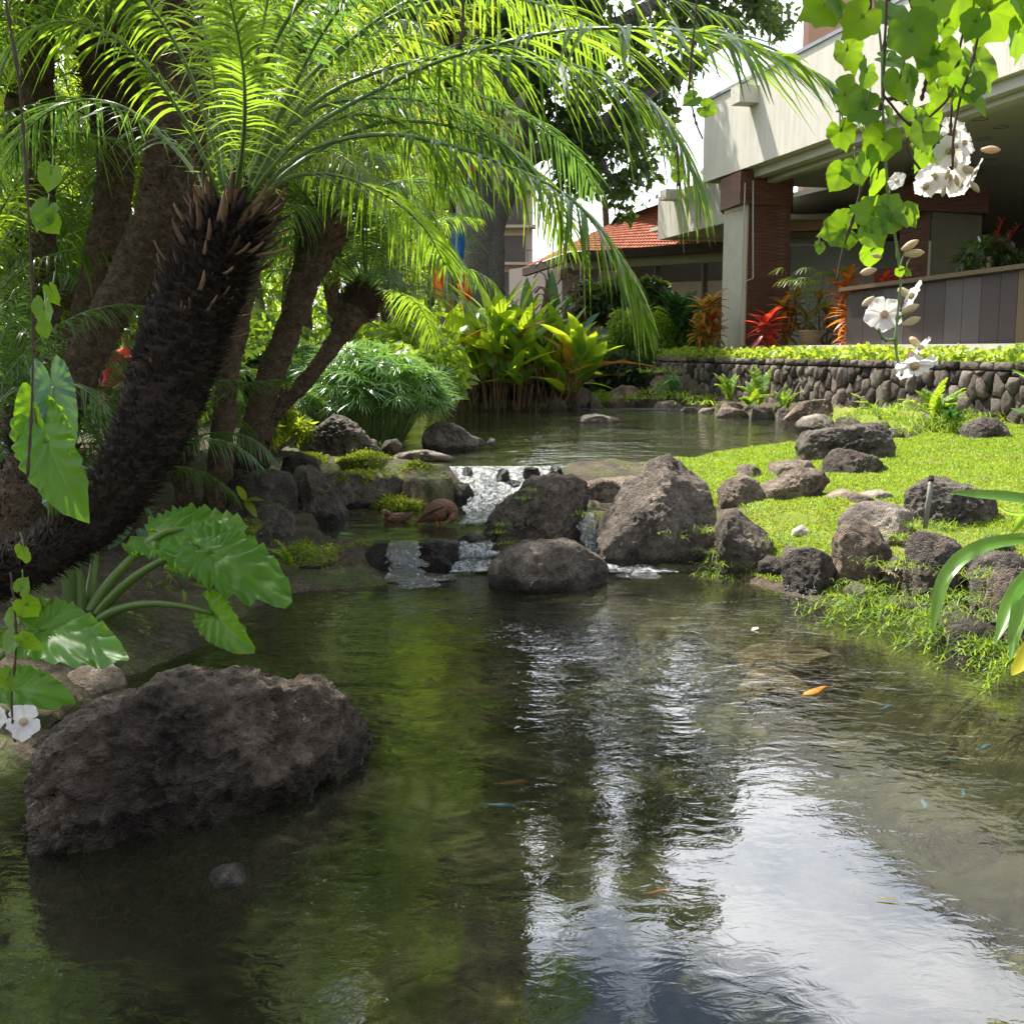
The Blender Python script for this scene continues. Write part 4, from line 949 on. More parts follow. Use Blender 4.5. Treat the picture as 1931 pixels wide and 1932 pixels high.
# pavilion with the tiled roof
pav = thing('tiled_pavilion', 'low pavilion with a flared terracotta tile roof and dark gutter behind the shrubs', 'pavilion', tuple(D(1230, 640, 46)))
def tmat():
    t = NT('terracotta_tiles'); p = t.pos()
    c = t.ramp(t.noise(p, 5, 6, 0.7), [(0.35, (0.20, 0.062, 0.035)), (0.5, (0.36, 0.12, 0.065)), (0.7, (0.46, 0.19, 0.11))])
    return t.done(t.bsdf(c, 0.8, t.bump(t.noise(p, 25, 3), 0.3, 0.01), 0.2))
M['tile'] = tmat()
def tiled(q, nu, nv):
    """q: four corners eave-left, eave-right, top-right, top-left"""
    q = [np.array(v) for v in q]; mb = MB(); nn_ = nrm(np.cross(q[1] - q[0], q[3] - q[0])); nn_ = nn_ if nn_[2] > 0 else -nn_
    U = np.linspace(0, 1, nu * 6 + 1)
    for r in range(nv):
        a, b = r / nv, (r + 1.15) / nv; rows = []
        for v, h in ((a, .05), (min(b, 1), .0)):
            L_ = q[0] * (1 - v) + q[3] * v; R_ = q[1] * (1 - v) + q[2] * v
            rows.append(L_[None] * (1 - U[:, None]) + R_[None] * U[:, None] + nn_ * (h + .035 * np.abs(np.sin(U * nu * pi)))[:, None])
        low = rows[0] - nn_ * .05
        mb.add(np.concatenate([low, rows[0], rows[1]]), grid_faces(3, len(U)))
    return np.concatenate(mb.V), np.concatenate(mb.F4)
E0, E1 = D(1075, 474, 50), D(1375, 478, 45); R0, R1 = D(1192, 404, 54), D(1330, 375, 49)
part('roof_tiles', M['tile'], tiled([E0, E1, R1 + (R1 - E1) * 0.2, R0], 44, 17), parent=pav, kind='stuff')
part('roof_tiles', M['tile'], tiled([D(985, 508, 60), E0, R0, R0 + .01], 30, 17), parent=pav, kind='stuff')
ee = nrm((E1 - E0)[:2]); en = np.array([-ee[1], ee[0]])
part('gutter', M['gutter'], prism(E0[:2] - en * .2, E1[:2] - en * .2, None, E0[2] - .42, E0[2] - .05, en * .3), parent=pav)
part('gutter', M['gutter'], prism(D(985, 508, 60), E0[:2] - en * .1 - ee * .1, None, E0[2] - .42, E0[2] - .06, en * .3), parent=pav)
part('eave_beam', M['olive'], prism(E0[:2] + en * .15, E1[:2] + en * .15, None, E0[2] - .78, E0[2] - .30, en * .3), parent=pav)
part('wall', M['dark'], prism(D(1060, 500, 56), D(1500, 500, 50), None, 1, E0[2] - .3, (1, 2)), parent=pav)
part('wall', M['brownpanel'], prism(D(960, 500, 64), D(1075, 500, 57), None, .5, D(1040, 498, 60)[2], (1, 2)), parent=pav)
part('wall_panel', M['beige'], prism(D(1262, 500, 52), D(1368, 500, 50.5), None, D(1300, 560, 51)[2], D(1300, 530, 51)[2], (0.1, .5)), parent=pav)
part('wall_panel', M['beige'], prism(D(1128, 500, 53), D(1160, 500, 53), None, D(1140, 545, 53)[2], D(1140, 510, 53)[2], (.1, .5)), parent=pav)
for px in (1095, 1172, 1236, 1326): part('post', M['dark'], prism(D(px, 500, 49), D(px + 9, 500, 49), None, 1, E0[2] - .5, (0, .3)), parent=pav)
part('metal_roof', M['metal'], *[(np.array([D(1178, 404, 52), D(1240, 366, 49), D(1345, 330, 47), D(1345, 290, 50), D(1262, 345, 54), D(1182, 398, 56)]), np.array([(0, 1, 4, 5), (1, 2, 3, 4)]))] +
     [tube([D(1182 + i * 14, 402 - i * 7.2 - (4 if i > 4 else 0), 51.9 - i * .45), D(1186 + i * 14, 396 - i * 8.6, 54.5 - i * .4)], .05, 4) for i in range(11)], parent=pav)

# towers
def tower(label, px0, px1, y, h, dep, mat, step, cat, balcony=True):
    a, b = D(px0, 600, y), D(px1, 600, y); t = thing('tower_block', label, cat, (a[0], a[1], 0.5))
    part('wall', mat, prism(a, b, None, .4, h, (0, dep)), parent=t)
    z = 3.0
    while z < h:
        if balcony:
            part('balcony', M['beige'], prism(a[:2] - (0, 1.6), b[:2] + (.25, -1.6), None, z, z + .22, (0, 1.59)), parent=t)
            mbr = MB()
            for k in np.linspace(a[0], b[0], 30): mbr.add(*box(k, k + .06, y - 1.55, y - 1.5, z + .22, z + 1.15))
            mbr.add(*box(a[0], b[0], y - 1.56, y - 1.48, z + 1.152, z + 1.22))
            part('railing', M['dark'], *[(np.concatenate(mbr.V), np.concatenate(mbr.F4))], parent=t)
            for k in np.linspace(a[0] + 1, b[0] - .2, 5): part('window', M['dark'], box(k - 2.2, k - .4, y - .03, y - .003, z + .3, z + step - .5), parent=t)
        else:
            for k in np.linspace(a[0] + 1.2, b[0] - 1.2, 4): part('window', M['gutter'], box(k - .6, k + .6, y - .04, y - .003, z + .6, z + 2.2), parent=t)
        z += step
    return t
tower('tall beige hotel tower with open balconies glimpsed behind the banyan trunk', 700, 1004, 97, 78, 18, M['beige'], 3.0, 'tower')
tower('salmon pink tower peeking over the lobby roof edge', 1506, 1760, 78, 27.5, 1.5, M['salmon'], 3.4, 'tower', False)
# ------------------------------------------------------------------ leaf materials
GD = [(0.022, 0.055, 0.012), (0.045, 0.105, 0.018), (0.085, 0.17, 0.03)]
M['palm'] = mat_leaf('palm_leaflets', GD, (0.34, 0.58, 0.04), 0.5, 0.3, 0.7)
M['palm_blue'] = mat_leaf('cool_green_palm_leaflets', [(0.03, 0.06, 0.02), (0.05, 0.10, 0.035), (0.09, 0.16, 0.06)], (0.20, 0.42, 0.06), 0.4, 0.3, 0.7)
M['palm_yellow'] = mat_leaf('yellowing_palm_leaflets', [(0.05, 0.11, 0.015), (0.10, 0.18, 0.022), (0.24, 0.28, 0.03)], (0.46, 0.60, 0.04), 0.5, 0.35, 0.5)
M['rachis'] = mat_plain('green_stalk', (0.10, 0.17, 0.035), 0.35, 0.25, 10, 0.1, spec=0.6)
M['tree_leaf'] = mat_leaf('tree_leaves', [(0.018, 0.035, 0.012), (0.035, 0.065, 0.02), (0.06, 0.10, 0.03)], (0.16, 0.28, 0.03), 0.35, 0.45)
M['hedge_leaf'] = mat_leaf('hedge_leaves', [(0.02, 0.05, 0.01), (0.06, 0.12, 0.02), (0.15, 0.23, 0.03)], (0.42, 0.66, 0.05), 0.55, 0.35, 0.7)
M['canna'] = mat_leaf('canna_leaves', [(0.05, 0.15, 0.018), (0.10, 0.24, 0.025), (0.20, 0.35, 0.05)], (0.55, 0.80, 0.03), 0.5, 0.3, 0.7, veins=(16, 0.8, 0.12, 0.035), island=False)
M['canna_y'] = mat_leaf('yellowing_canna_leaves', [(0.25, 0.20, 0.03), (0.42, 0.33, 0.03), (0.50, 0.24, 0.05)], (0.80, 0.55, 0.03), 0.45, 0.4, island=False)
M['canna_b'] = mat_leaf('withered_canna_leaves', [(0.12, 0.05, 0.02), (0.25, 0.11, 0.04), (0.36, 0.19, 0.08)], (0.5, 0.22, 0.05), 0.3, 0.6, island=False)
M['stem_brown'] = mat_plain('brown_stems', (0.13, 0.075, 0.035), 0.6, 0.35, 8)
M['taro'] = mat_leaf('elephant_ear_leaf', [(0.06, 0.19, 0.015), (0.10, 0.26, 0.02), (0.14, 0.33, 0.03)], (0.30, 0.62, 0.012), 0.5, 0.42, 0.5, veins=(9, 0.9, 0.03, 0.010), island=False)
M['taro_shade_tint'] = mat_leaf('elephant_ear_leaf_shade_tint', [(0.05, 0.11, 0.06), (0.08, 0.16, 0.10), (0.11, 0.20, 0.13)], (0.15, 0.35, 0.06), 0.3, 0.45, 0.5, veins=(9, 0.9, 0.035, 0.012), island=False)  # duller copy of the leaf above, with shade put into its colour
M['vine_leaf'] = mat_leaf('vine_leaf', [(0.035, 0.10, 0.010), (0.06, 0.15, 0.015), (0.09, 0.20, 0.02)], (0.27, 0.50, 0.014), 0.5, 0.45, 0.4, veins=(5, 1.1, 0.035, 0.02), island=False)
M['strap'] = mat_leaf('strap_leaf', [(0.06, 0.17, 0.02), (0.09, 0.22, 0.025), (0.13, 0.28, 0.04)], (0.42, 0.78, 0.04), 0.5, 0.32, 0.6, island=False)
M['strap_y'] = mat_leaf('yellow_strap_leaf', [(0.35, 0.33, 0.02), (0.45, 0.42, 0.02), (0.5, 0.45, 0.03)], (0.8, 0.75, 0.02), 0.5, 0.4, island=False)
M['sedge'] = mat_leaf('umbrella_sedge_blades', [(0.05, 0.12, 0.035), (0.12, 0.24, 0.07), (0.26, 0.42, 0.17)], (0.30, 0.58, 0.10), 0.36, 0.25, 1.0)
M['grass'] = mat_leaf('grass_blades', [(0.08, 0.17, 0.012), (0.13, 0.25, 0.018), (0.22, 0.34, 0.04)], (0.42, 0.60, 0.05), 0.42, 0.45, 0.4)
M['moss_leaf'] = mat_leaf('tiny_moss_leaves', [(0.07, 0.13, 0.012), (0.14, 0.21, 0.02), (0.26, 0.30, 0.04)], (0.45, 0.60, 0.03), 0.35, 0.6, 0.2)
M['pothos'] = mat_leaf('vine_groundcover', [(0.08, 0.18, 0.02), (0.20, 0.32, 0.04), (0.40, 0.48, 0.10)], (0.55, 0.75, 0.06), 0.4, 0.35, 0.6)
M['fern'] = mat_leaf('fern_fronds', [(0.07, 0.16, 0.015), (0.14, 0.26, 0.03), (0.26, 0.34, 0.06)], (0.50, 0.72, 0.05), 0.45, 0.5, 0.3)
M['fern_d'] = mat_leaf('dark_fern_fronds', [(0.02, 0.06, 0.02), (0.035, 0.10, 0.035), (0.06, 0.15, 0.05)], (0.10, 0.30, 0.05), 0.35, 0.5, 0.3)
M['ti_red'] = mat_leaf('red_ti_leaves', [(0.16, 0.012, 0.015), (0.36, 0.03, 0.025), (0.52, 0.10, 0.04)], (0.85, 0.08, 0.04), 0.4, 0.3, 0.7)
M['ti_orange'] = mat_leaf('orange_ti_leaves', [(0.14, 0.03, 0.012), (0.34, 0.09, 0.02), (0.50, 0.22, 0.04)], (0.80, 0.28, 0.04), 0.4, 0.3, 0.7)
M['croton'] = mat_leaf('croton_leaves', [(0.05, 0.06, 0.012), (0.26, 0.13, 0.025), (0.50, 0.26, 0.04)], (0.55, 0.35, 0.04), 0.35, 0.3, 0.7)
_t = NT('dead_leaf_bases'); _r = _t.n('ShaderNodeObjectInfo').outputs['Random']
M['dead'] = _t.done(_t.bsdf(_t.ramp(_t.math('ADD', _t.math('MULTIPLY', _r, .8), _t.math('MULTIPLY', _t.noise(_t.pos(), 14, 5, .6), .3)), [(.2, (.028, .017, .011)), (.65, (.085, .05, .03)), (.95, (.26, .17, .10))]), .85, _t.bump(_t.noise(_t.pos(), 60, 4), .6, .008)))
M['fibre'] = mat_plain('dark_trunk_fibre', (0.028, 0.018, 0.012), 0.95, 0.5, 20, 0.9, 0.02)
M['twig'] = mat_plain('dark_vine_twig', (0.07, 0.045, 0.03), 0.8, 0.3, 20)
M['petal'] = mat_leaf('white_petals', [(0.78, 0.76, 0.76), (0.82, 0.81, 0.81), (0.85, 0.85, 0.85)], (0.85, 0.84, 0.80), 0.45, 0.6, 0.2, island=False)
M['bud'] = mat_leaf('cream_buds', [(0.45, 0.42, 0.22), (0.55, 0.48, 0.28), (0.62, 0.45, 0.30)], (0.6, 0.5, 0.3), 0.3, 0.5, 0.3, island=False)
def bark_mat(name, a, b, c):
    t = NT(name); p = t.pos(); n = t.noise(p, 14, 6, 0.7); n2 = t.noise(p, 60, 4, 0.7)
    col = t.ramp(t.math('ADD', t.math('MULTIPLY', n, 0.6), t.math('MULTIPLY', n2, 0.4)), [(0.36, a), (0.5, b), (0.66, c)])
    return t.done(t.bsdf(col, 0.92, t.bump(t.math('ADD', n, n2), 1.0, 0.02), 0.2))
M['palm_bark'] = bark_mat('palm_bark', (0.028, 0.020, 0.013), (0.095, 0.068, 0.042), (0.20, 0.15, 0.095))
M['bark'] = bark_mat('grey_bark', (0.07, 0.06, 0.055), (0.16, 0.145, 0.13), (0.27, 0.25, 0.23))

def rot_to(vdir, roll=0.0):
    """3x3 whose x column is vdir"""
    x = nrm(vdir); up = np.array([0, 0, 1.0]) if abs(x[2]) < 0.98 else np.array([0, 1.0, 0])
    y = nrm(np.cross(up, x)); z = np.cross(x, y)
    c, s_ = cos(roll), sin(roll); y, z = c * y + s_ * z, -s_ * y + c * z
    return np.stack([x, y, z], 1)

# ------------------------------------------------------------------ blades: many thin leaves at once
def blades(B, Dr, L, W, Wd, droop, rows=4, prof=(0.6, 1.0, 0.75, 0.0)):
    """B base (n,3); Dr direction; L length; W width; Wd width direction; droop: fall of the tip"""
    n = len(B); L = np.broadcast_to(L, (n,)); W = np.broadcast_to(W, (n,)); droop = np.broadcast_to(droop, (n,))
    t = np.linspace(0, 1, rows); C = B[:, None] + Dr[:, None] * (L[:, None] * t)[..., None]
    C[..., 2] -= (droop[:, None] * L[:, None]) * t ** 2
    pw = np.interp(t, np.linspace(0, 1, len(prof)), prof)
    H = Wd[:, None] * (W[:, None] * pw * 0.5)[..., None]
    V = np.stack([C - H, C + H], 2)              # n, rows, 2, 3
    V = V.reshape(-1, 3); b = (np.arange(n) * rows * 2)[:, None, None]; r = np.arange(rows - 1)[None, :, None] * 2
    F = (b + r + np.array([0, 1, 3, 2])[None, None]).reshape(-1, 4)
    return V, F

def frond(path, nleaf=46, ll=0.42, lw=0.022, start=0.22, droop=0.45, rad=0.012, seed=0, side_up=0.15, rows=5, thorns=True, dead=0.0):
    """feather palm leaf along a world path; returns rachis mesh and leaflet mesh"""
    rg = np.random.default_rng(seed); pts = resample(path, 26)
    n = len(pts); T = nrm(np.gradient(pts, axis=0))
    rach = tube(pts, np.linspace(rad, rad * 0.22, n), 5, True)
    t = np.linspace(start, 0.995, nleaf); t = np.repeat(t, 2); sgn = np.tile([1, -1], nleaf)
    t = np.clip(t + rg.normal(0, 0.004, len(t)), 0, 1)
    k = t * (n - 1); i = np.minimum(k.astype(int), n - 2); f = (k - i)[:, None]
    Bp = pts[i] * (1 - f) + pts[i + 1] * f; Tp = nrm(T[i] * (1 - f) + T[i + 1] * f)
    up = np.array([0, 0, 1.0]); S = np.cross(Tp, up); S = nrm(np.where(np.linalg.norm(S, axis=1, keepdims=True) < 0.05, [1.0, 0, 0], S)); U = np.cross(S, Tp)
    u = (t - start) / (1 - start); ang = np.radians(72 - 45 * u + rg.normal(0, 5, len(t)))
    Dv = nrm(Tp * np.cos(ang)[:, None] + S * (sgn * np.sin(ang))[:, None] + U * (side_up + rg.normal(0, .10, len(t)))[:, None])
    Ls = ll * (np.clip(np.sin(np.clip(u * 0.86 + 0.13, 0, 1) * pi), 0.12, 1) ** 0.6) * rg.uniform(.85, 1.12, len(t))
    Wd = nrm(Tp - Dv * (Tp * Dv).sum(1)[:, None] + U * rg.normal(0, .22, (len(t), 1)))
    V, F = blades(Bp, Dv, Ls, lw, Wd, droop * rg.uniform(.6, 1.4, len(t)), rows, (0.5, 1, 0.95, 0.6, 0.06))
    if thorns:
        tt = rg.uniform(0.03, start + .04, 22); k = tt * (n - 1); i = np.minimum(k.astype(int), n - 2); Bp = pts[i]
        S_ = S[0] if len(S) else up; dv = nrm(T[i] * .7 + rg.normal(0, 1, (22, 3)) * 0.7 + rg.choice([-1, 1], (22, 1)) * np.array([1, 0, 0]))
        V2, F2 = blades(Bp, dv, .16 * ll / .42, lw * .35, nrm(np.cross(dv, [0, 1.0, 0.1])), 0, 3, (1, .7, .05)); F = np.concatenate([F, F2 + len(V)]); V = np.concatenate([V, V2])
    return rach, (V, F)

# prototype fronds, base at the origin, going out along +x and up
FR = {}
def arch(length, lift, bend, n=8):
    a = radians(lift); pts = [np.zeros(3)]; st = length / n
    for i in range(n):
        pts.append(pts[-1] + st * np.array([cos(a), 0, sin(a)])); a -= radians(bend) / n * (0.4 + 1.2 * i / n)
    return np.array(pts)
def proto(key, length, lift, bend, nleaf, ll, lw, mat, **k):
    (rv, rf), (lv, lf) = frond(arch(length, lift, bend), nleaf, ll, lw, seed=len(FR) + 3, **k)
    V = np.concatenate([rv, lv]); F4 = [rf[0], lf + len(rv)]
    me = mesh_from('frond', V, [np.concatenate(F4), rf[1]]); nq = len(rf[0]) ; 
    mi = np.concatenate([np.zeros(nq), np.ones(len(lf)), np.zeros(len(rf[1]))]).astype(np.int32)
    me.materials.append(M['rachis']); me.materials.append(mat); me.polygons.foreach_set('material_index', mi); me.update(); FR[key] = me
for nm, mt in (('g', 'palm'), ('b', 'palm_blue'), ('y', 'palm_yellow')):
    for i, (lf_, bd) in enumerate(((72, 55), (58, 85), (40, 105), (15, 85))):
        proto(f'{nm}{i}', 1.9, lf_, bd, 50, .34, .016, M[mt], droop=.75, rows=5)
M['palm_far'] = mat_leaf('far_palm_leaflets', GD, (0.24, 0.44, 0.04), 0.42, 0.33, 0.6)
for nm, mt in (('G', 'palm_far'), ('Y', 'palm_yellow')):
    for i, (lf_, bd) in enumerate(((72, 55), (58, 85), (40, 105), (15, 85))):
        proto(f'{nm}{i}', 1.9, lf_, bd, 62, .25, .015, M[mt], droop=.6, rows=4, thorns=False)
def inst(me, loc, rz, ry=0.0, s=1.0, parent=None, name='frond', rx=0.0, **k):
    o = bpy.data.objects.new(name, me); COL.objects.link(o)
    if parent is not None: o.parent = parent; loc = np.array(loc) - np.array(parent.location)
    o.location = loc; o.rotation_euler = (rx, ry, rz); o.scale = (s, s, s)
    for a, b in k.items(): o[a] = b
    return o

def trunk_mesh(path, rad, nseg=22, ring=0.05, amp=0.12, seed=0, spiky=True, lumps=0.02):
    n = max(30, int(np.linalg.norm(np.diff(np.asarray(path), axis=0), axis=1).sum() / 0.022)); n = min(n, 230)
    p = resample(path, n); m = len(rad); r = np.interp(np.linspace(0, m - 1, n), np.arange(m), rad)
    V, F = tube(p, r, nseg, True); a = np.arange(nseg) / nseg; s_ = np.concatenate([[0], np.cumsum(np.linalg.norm(np.diff(p, axis=0), axis=1))])
    ph = (s_[:, None] / ring + a[None] * 3) % 1.0; ph2 = (a[None] * 9 - s_[:, None] / (ring * 2)) % 1.0
    k = 1 + amp * (ph ** 2 - 0.4) * (0.6 + 0.8 * np.abs(ph2 - .5))
    C = p[:, None]; W = V[:n * nseg].reshape(n, nseg, 3); W = C + (W - C) * k[..., None]
    V[:n * nseg] = W.reshape(-1, 3); V[:n * nseg] += lumps * np.stack([perlin(V[:n * nseg] * 6 + seed), perlin(V[:n * nseg] * 6 + seed + 9), perlin(V[:n * nseg] * 6 + seed + 21)], 1)
    return V, F, p, r
def spikes(p, r, count, L, W, seed, up=0.6, a=0.0, b=1.0, droop=0.0):
    rg = np.random.default_rng(seed); n = len(p); i = rg.integers(int(a * (n - 1)), max(int(b * (n - 1)), int(a * (n - 1)) + 1), count)
    T = nrm(np.gradient(p, axis=0))[i]; N = nrm(np.cross(T, rg.normal(size=(count, 3)))); Bp = p[i] + N * r[i][:, None] * 0.85
    dv = nrm(N + T * up * rg.uniform(.3, 1.6, (count, 1)) + rg.normal(0, .25, (count, 3)))
    return blades(Bp, dv, L * rg.uniform(.5, 1.3, count), W * rg.uniform(.6, 1.4, count), nrm(np.cross(dv, T + .01)), droop, 3, (1, .8, .1))

# a dead leaf base, shared by all the palms
stub_me = None
def stub():
    global stub_me
    if stub_me is None:
        x = np.array([0, .35, .75, 1.0]); wv = np.array([.16, .12, .07, .02]); up_ = np.array([0, .02, .09, .2])
        V = []
        for X, W_, Z in zip(x, wv, up_): V += [(X, -W_, Z + .03), (X, 0, Z - .03), (X, W_, Z + .03), (X, 0, Z + .035)]
        stub_me = mesh_from('leaf_base', np.array(V), [grid_faces(4, 4, True)]); stub_me.materials.append(M['dead'])
    return stub_me

def palm(label, path, rad, sl=.055,  crown=None, nf=26, fs=1.0, mats='gb', seed=1, stubs=40, stub_len=.16, spk=500, ring=.05, bark='palm_bark', skirt=0.25, group=None, rootball=0, spiral=False, sk=.15, downs=0.3, amp=.14):
    """path bottom to top, world points; crown: number of fronds radiating from the top"""
    rg = np.random.default_rng(seed); path = np.asarray(path, float); base = path[0]
    if base[1] > 7: path = np.vstack([base - [0, 0, .45], path[1:]]) if np.linalg.norm(path[1] - base) > .5 else path
    t = thing('palm_tree', label, 'palm', tuple(base), group)
    V, F, p, r = trunk_mesh(path, rad, ring=ring, seed=seed, amp=amp)
    mb = MB(); mb.add(V, F); mb.link('trunk', M[bark], t)
    if spk:
        mb = MB(); V, F = spikes(p, r, spk, sl, sl * .25, seed); mb.add(V, F)
        V, F = spikes(p, r, int(spk * .9), sk, .028, seed + 5, 1.0, 1 - skirt, 1.0); mb.add(V, F)
        mb.link('trunk_fibre', M['dead'] if bark != 'fibre' else M['fibre'], t, kind='stuff')
    n = len(p)
    for j in range(stubs):
        i = int((1 - skirt * rg.uniform(0, 1) ** 1.3) * (n - 1)); T = nrm(p[min(i + 1, n - 1)] - p[i - 1]); N = nrm(np.cross(T, rg.normal(size=3)))
        if spiral:
            u = (j + .5) / stubs; i = int((1 - skirt * (1 - u) ** 1.15) * (n - 1)); T = nrm(p[min(i + 1, n - 1)] - p[i - 1]); A = nrm(np.cross(T, [0, 1.0, .2])); B_ = np.cross(T, A); N = nrm(A * cos(j * 2.39996) + B_ * sin(j * 2.39996) + rg.normal(0, .12, 3))
        dv = nrm(N + T * (rg.uniform(.25, 1.3) if spiral else rg.uniform(.5, 1.8))); R = rot_to(dv, rg.uniform(-.3, .3))
        from mathutils import Matrix
        o = bpy.data.objects.new('leaf_base', stub()); COL.objects.link(o); o.parent = t
        s_ = stub_len * rg.uniform(.7, 1.5) * ((.45 + .65 * (j + .5) / stubs) if spiral else 1); o.matrix_local = Matrix.Translation(Vector(p[i] + N * r[i] * .7 - base)) @ Matrix(R.tolist()).to_4x4() @ Matrix.Scale(s_, 4)
    if rootball:
        b = base + np.array([0, 0, .05]); mb = MB(); vv, ff = ico(3); q = vv * np.array([rootball, rootball, rootball * .85]); q = q + nrm(q) * (rootball * .12 * fbm(q * 9, 3))[:, None]
        mb.add(q + b, ff); mb.link('root_ball', M['fibre'], t)
        dv = nrm(rg.normal(size=(600, 3))); dv[:, 2] = np.abs(dv[:, 2]) * .6 - .3; V, F = blades(b + dv * rootball * .9, nrm(dv * .5 + [0, 0, -1.0]), .12, .012, nrm(np.cross(dv, [0, 0, 1.0])), 0, 3, (1, .8, .1)); mb = MB(); mb.add(V, F); mb.link('aerial_roots', M['palm_bark'], t, kind='stuff')
    if nf:
        top = p[-1] + nrm(p[-1] - p[-4]) * .03; off = rg.uniform(0, 6.28)
        for j in range(nf):
            az = off + j * 2.39996; u = j / nf; kind = 0 if u < .25 else 1 if u < .55 else 2 if u < 1 - downs * .6 else 3
            mk = mats[rg.integers(len(mats))]
            inst(FR[f'{mk}{kind}'], top, az, rg.normal(0, .08), fs * rg.uniform(.85, 1.12), t, 'frond', rg.normal(0, .12))
    return t, p, r

# ------------------------------------------------------------------ the leaning palm in front
P1 = [D(-120, 1140, 6.0), D(0, 1085, 6.15), D(100, 1035, 6.35), D(185, 975, 6.5), D(250, 880, 6.7), D(300, 770, 6.85), D(345, 640, 6.95), D(385, 530, 7.0), D(425, 440, 7.0), D(436, 405, 7.0)]
px7 = mpp(7.0) * 0.98
mp1, p1, r1 = palm('massive leaning palm with a shaggy black trunk and arching fronds, reaching over the pond', P1, [40 * px7, 40 * px7, 42 * px7, 46 * px7, 58 * px7, 72 * px7, 78 * px7, 76 * px7, 66 * px7, 50 * px7], nf=0, bark='fibre', stubs=260, stub_len=.22, spiral=True, sk=.09, spk=9000, sl=.085, ring=.07, skirt=.42, seed=5, amp=.22)
def big_frond(pxs, ys, nleaf, ll, lw=.018, mat='palm', seed=1, start=.3, parent=mp1, droop=.5, rad=.017, rows=6):
    pth = [D(a, b, y) for (a, b), y in zip(pxs, np.interp(np.linspace(0, 1, len(pxs)), np.linspace(0, 1, len(ys)), ys))]
    (rv, rf), (lv, lf) = frond(pth, nleaf, ll, lw, start, droop, rad, seed, rows=rows, side_up=.05)
    loc = np.array(parent.location); V = np.concatenate([rv, lv]) - loc
    me = mesh_from('frond', V, [np.concatenate([rf[0], lf + len(rv)]), rf[1]])
    mi = np.concatenate([np.zeros(len(rf[0])), np.ones(len(lf)), np.zeros(len(rf[1]))]).astype(np.int32)
    me.materials.append(M['rachis']); me.materials.append(M[mat]); me.polygons.foreach_set('material_index', mi); me.update()
    return link('frond', me, None, parent)
big_frond([(448, 410), (500, 330), (570, 255), (639, 208), (730, 160), (820, 118), (916, 89), (1035, 61), (1150, 52), (1277, 56), (1360, 66), (1425, 86), (1524, 129), (1600, 185)], [7, 6.6, 5.4, 4.9], 84, .50, .024, 'palm', 2, .34, droop=.42)
big_frond([(440, 410), (480, 310), (520, 262), (580, 205), (639, 164), (721, 132), (800, 112), (880, 106), (980, 108), (1068, 119), (1140, 142), (1200, 172), (1245, 212), (1277, 258), (1300, 310), (1322, 382)], [7, 6.8, 6.2, 6.0], 78, .46, .019, 'palm', 3, .33, droop=.8)
big_frond([(455, 415), (520, 330), (580, 285), (639, 264), (705, 254), (771, 256), (870, 280), (969, 317), (1052, 357), (1095, 392), (1135, 436), (1165, 480), (1184, 512), (1205, 560), (1227, 605)], [7, 6.7, 6.3, 6.2], 78, .42, .021, 'palm', 4, .34, droop=.7)
big_frond([(445, 410), (510, 290), (570, 220), (639, 190), (740, 184), (837, 198), (890, 228), (936, 262), (975, 290), (1008, 322)], [7, 7.2, 7.5, 7.6], 66, .38, .017, 'palm_blue', 5, .33, droop=.6)
for k, (pts_, ys) in enumerate([
        ([(432, 405), (420, 300), (408, 180), (385, 60), (340, -80), (280, -180)], [7, 7.4]),
        ([(438, 405), (452, 280), (480, 130), (505, 0), (540, -140), (600, -230)], [7, 6.6]),
        ([(445, 405), (500, 270), (560, 150), (610, 60), (680, -30), (780, -90), (900, -110)], [7, 6.4]),
        ([(450, 408), (540, 240), (620, 120), (720, 40), (830, 0), (960, -5), (1080, 30), (1150, 80)], [7, 7.0, 7.6]),
        ([(425, 410), (390, 310), (345, 220), (280, 130), (200, 60), (110, 40), (30, 75), (-20, 140)], [7, 6.4, 6.0]),
        ([(420, 415), (370, 330), (310, 260), (230, 200), (140, 190), (60, 235), (10, 310)], [7, 7.6, 8.0]),
        ([(428, 408), (400, 260), (350, 120), (290, 20), (210, -60), (120, -90), (20, -70)], [7, 6.2]),
        ([(435, 405), (440, 200), (430, 60), (420, -80), (400, -200)], [7, 7.2]),
        ([(442, 405), (470, 250), (520, 110), (590, 0), (690, -70), (820, -80), (950, -30)], [7, 8.0]),
        ([(446, 408), (500, 250), (575, 130), (660, 80), (760, 70), (870, 110), (950, 180)], [7, 8.2]),
        ([(448, 412), (520, 300), (600, 240), (680, 215), (760, 235), (820, 290), (850, 350)], [7, 7.6]),
        ([(440, 405), (475, 200), (540, 40), (640, -60), (800, -130), (1000, -120), (1150, -60)], [7, 5.6]),
        ([(446, 405), (540, 200), (680, 60), (860, -40), (1060, -60), (1250, -10), (1400, 40)], [7, 6.8, 6.2]),
        ([(450, 410), (560, 310), (690, 240), (800, 230), (900, 255), (990, 310), (1040, 380), (1070, 460)], [7, 8.2]),
        ([(446, 408), (540, 280), (660, 190), (790, 165), (900, 180), (1000, 225), (1080, 290), (1120, 360)], [7, 8.6]),
        ([(450, 412), (530, 340), (630, 330), (730, 370), (800, 430), (840, 500)], [7, 8.4]),
        ([(436, 403), (455, 300), (462, 200), (455, 100), (430, -20)], [7, 6.0, 5.6])]):
    big_frond(pts_, ys, 50, .40, .017, ['palm', 'palm', 'palm_blue'][k % 3], 20 + k, .62 if k == 3 else .40 if k in (0, 1, 2, 3, 6, 7, 8, 13) else .3, droop=.7)

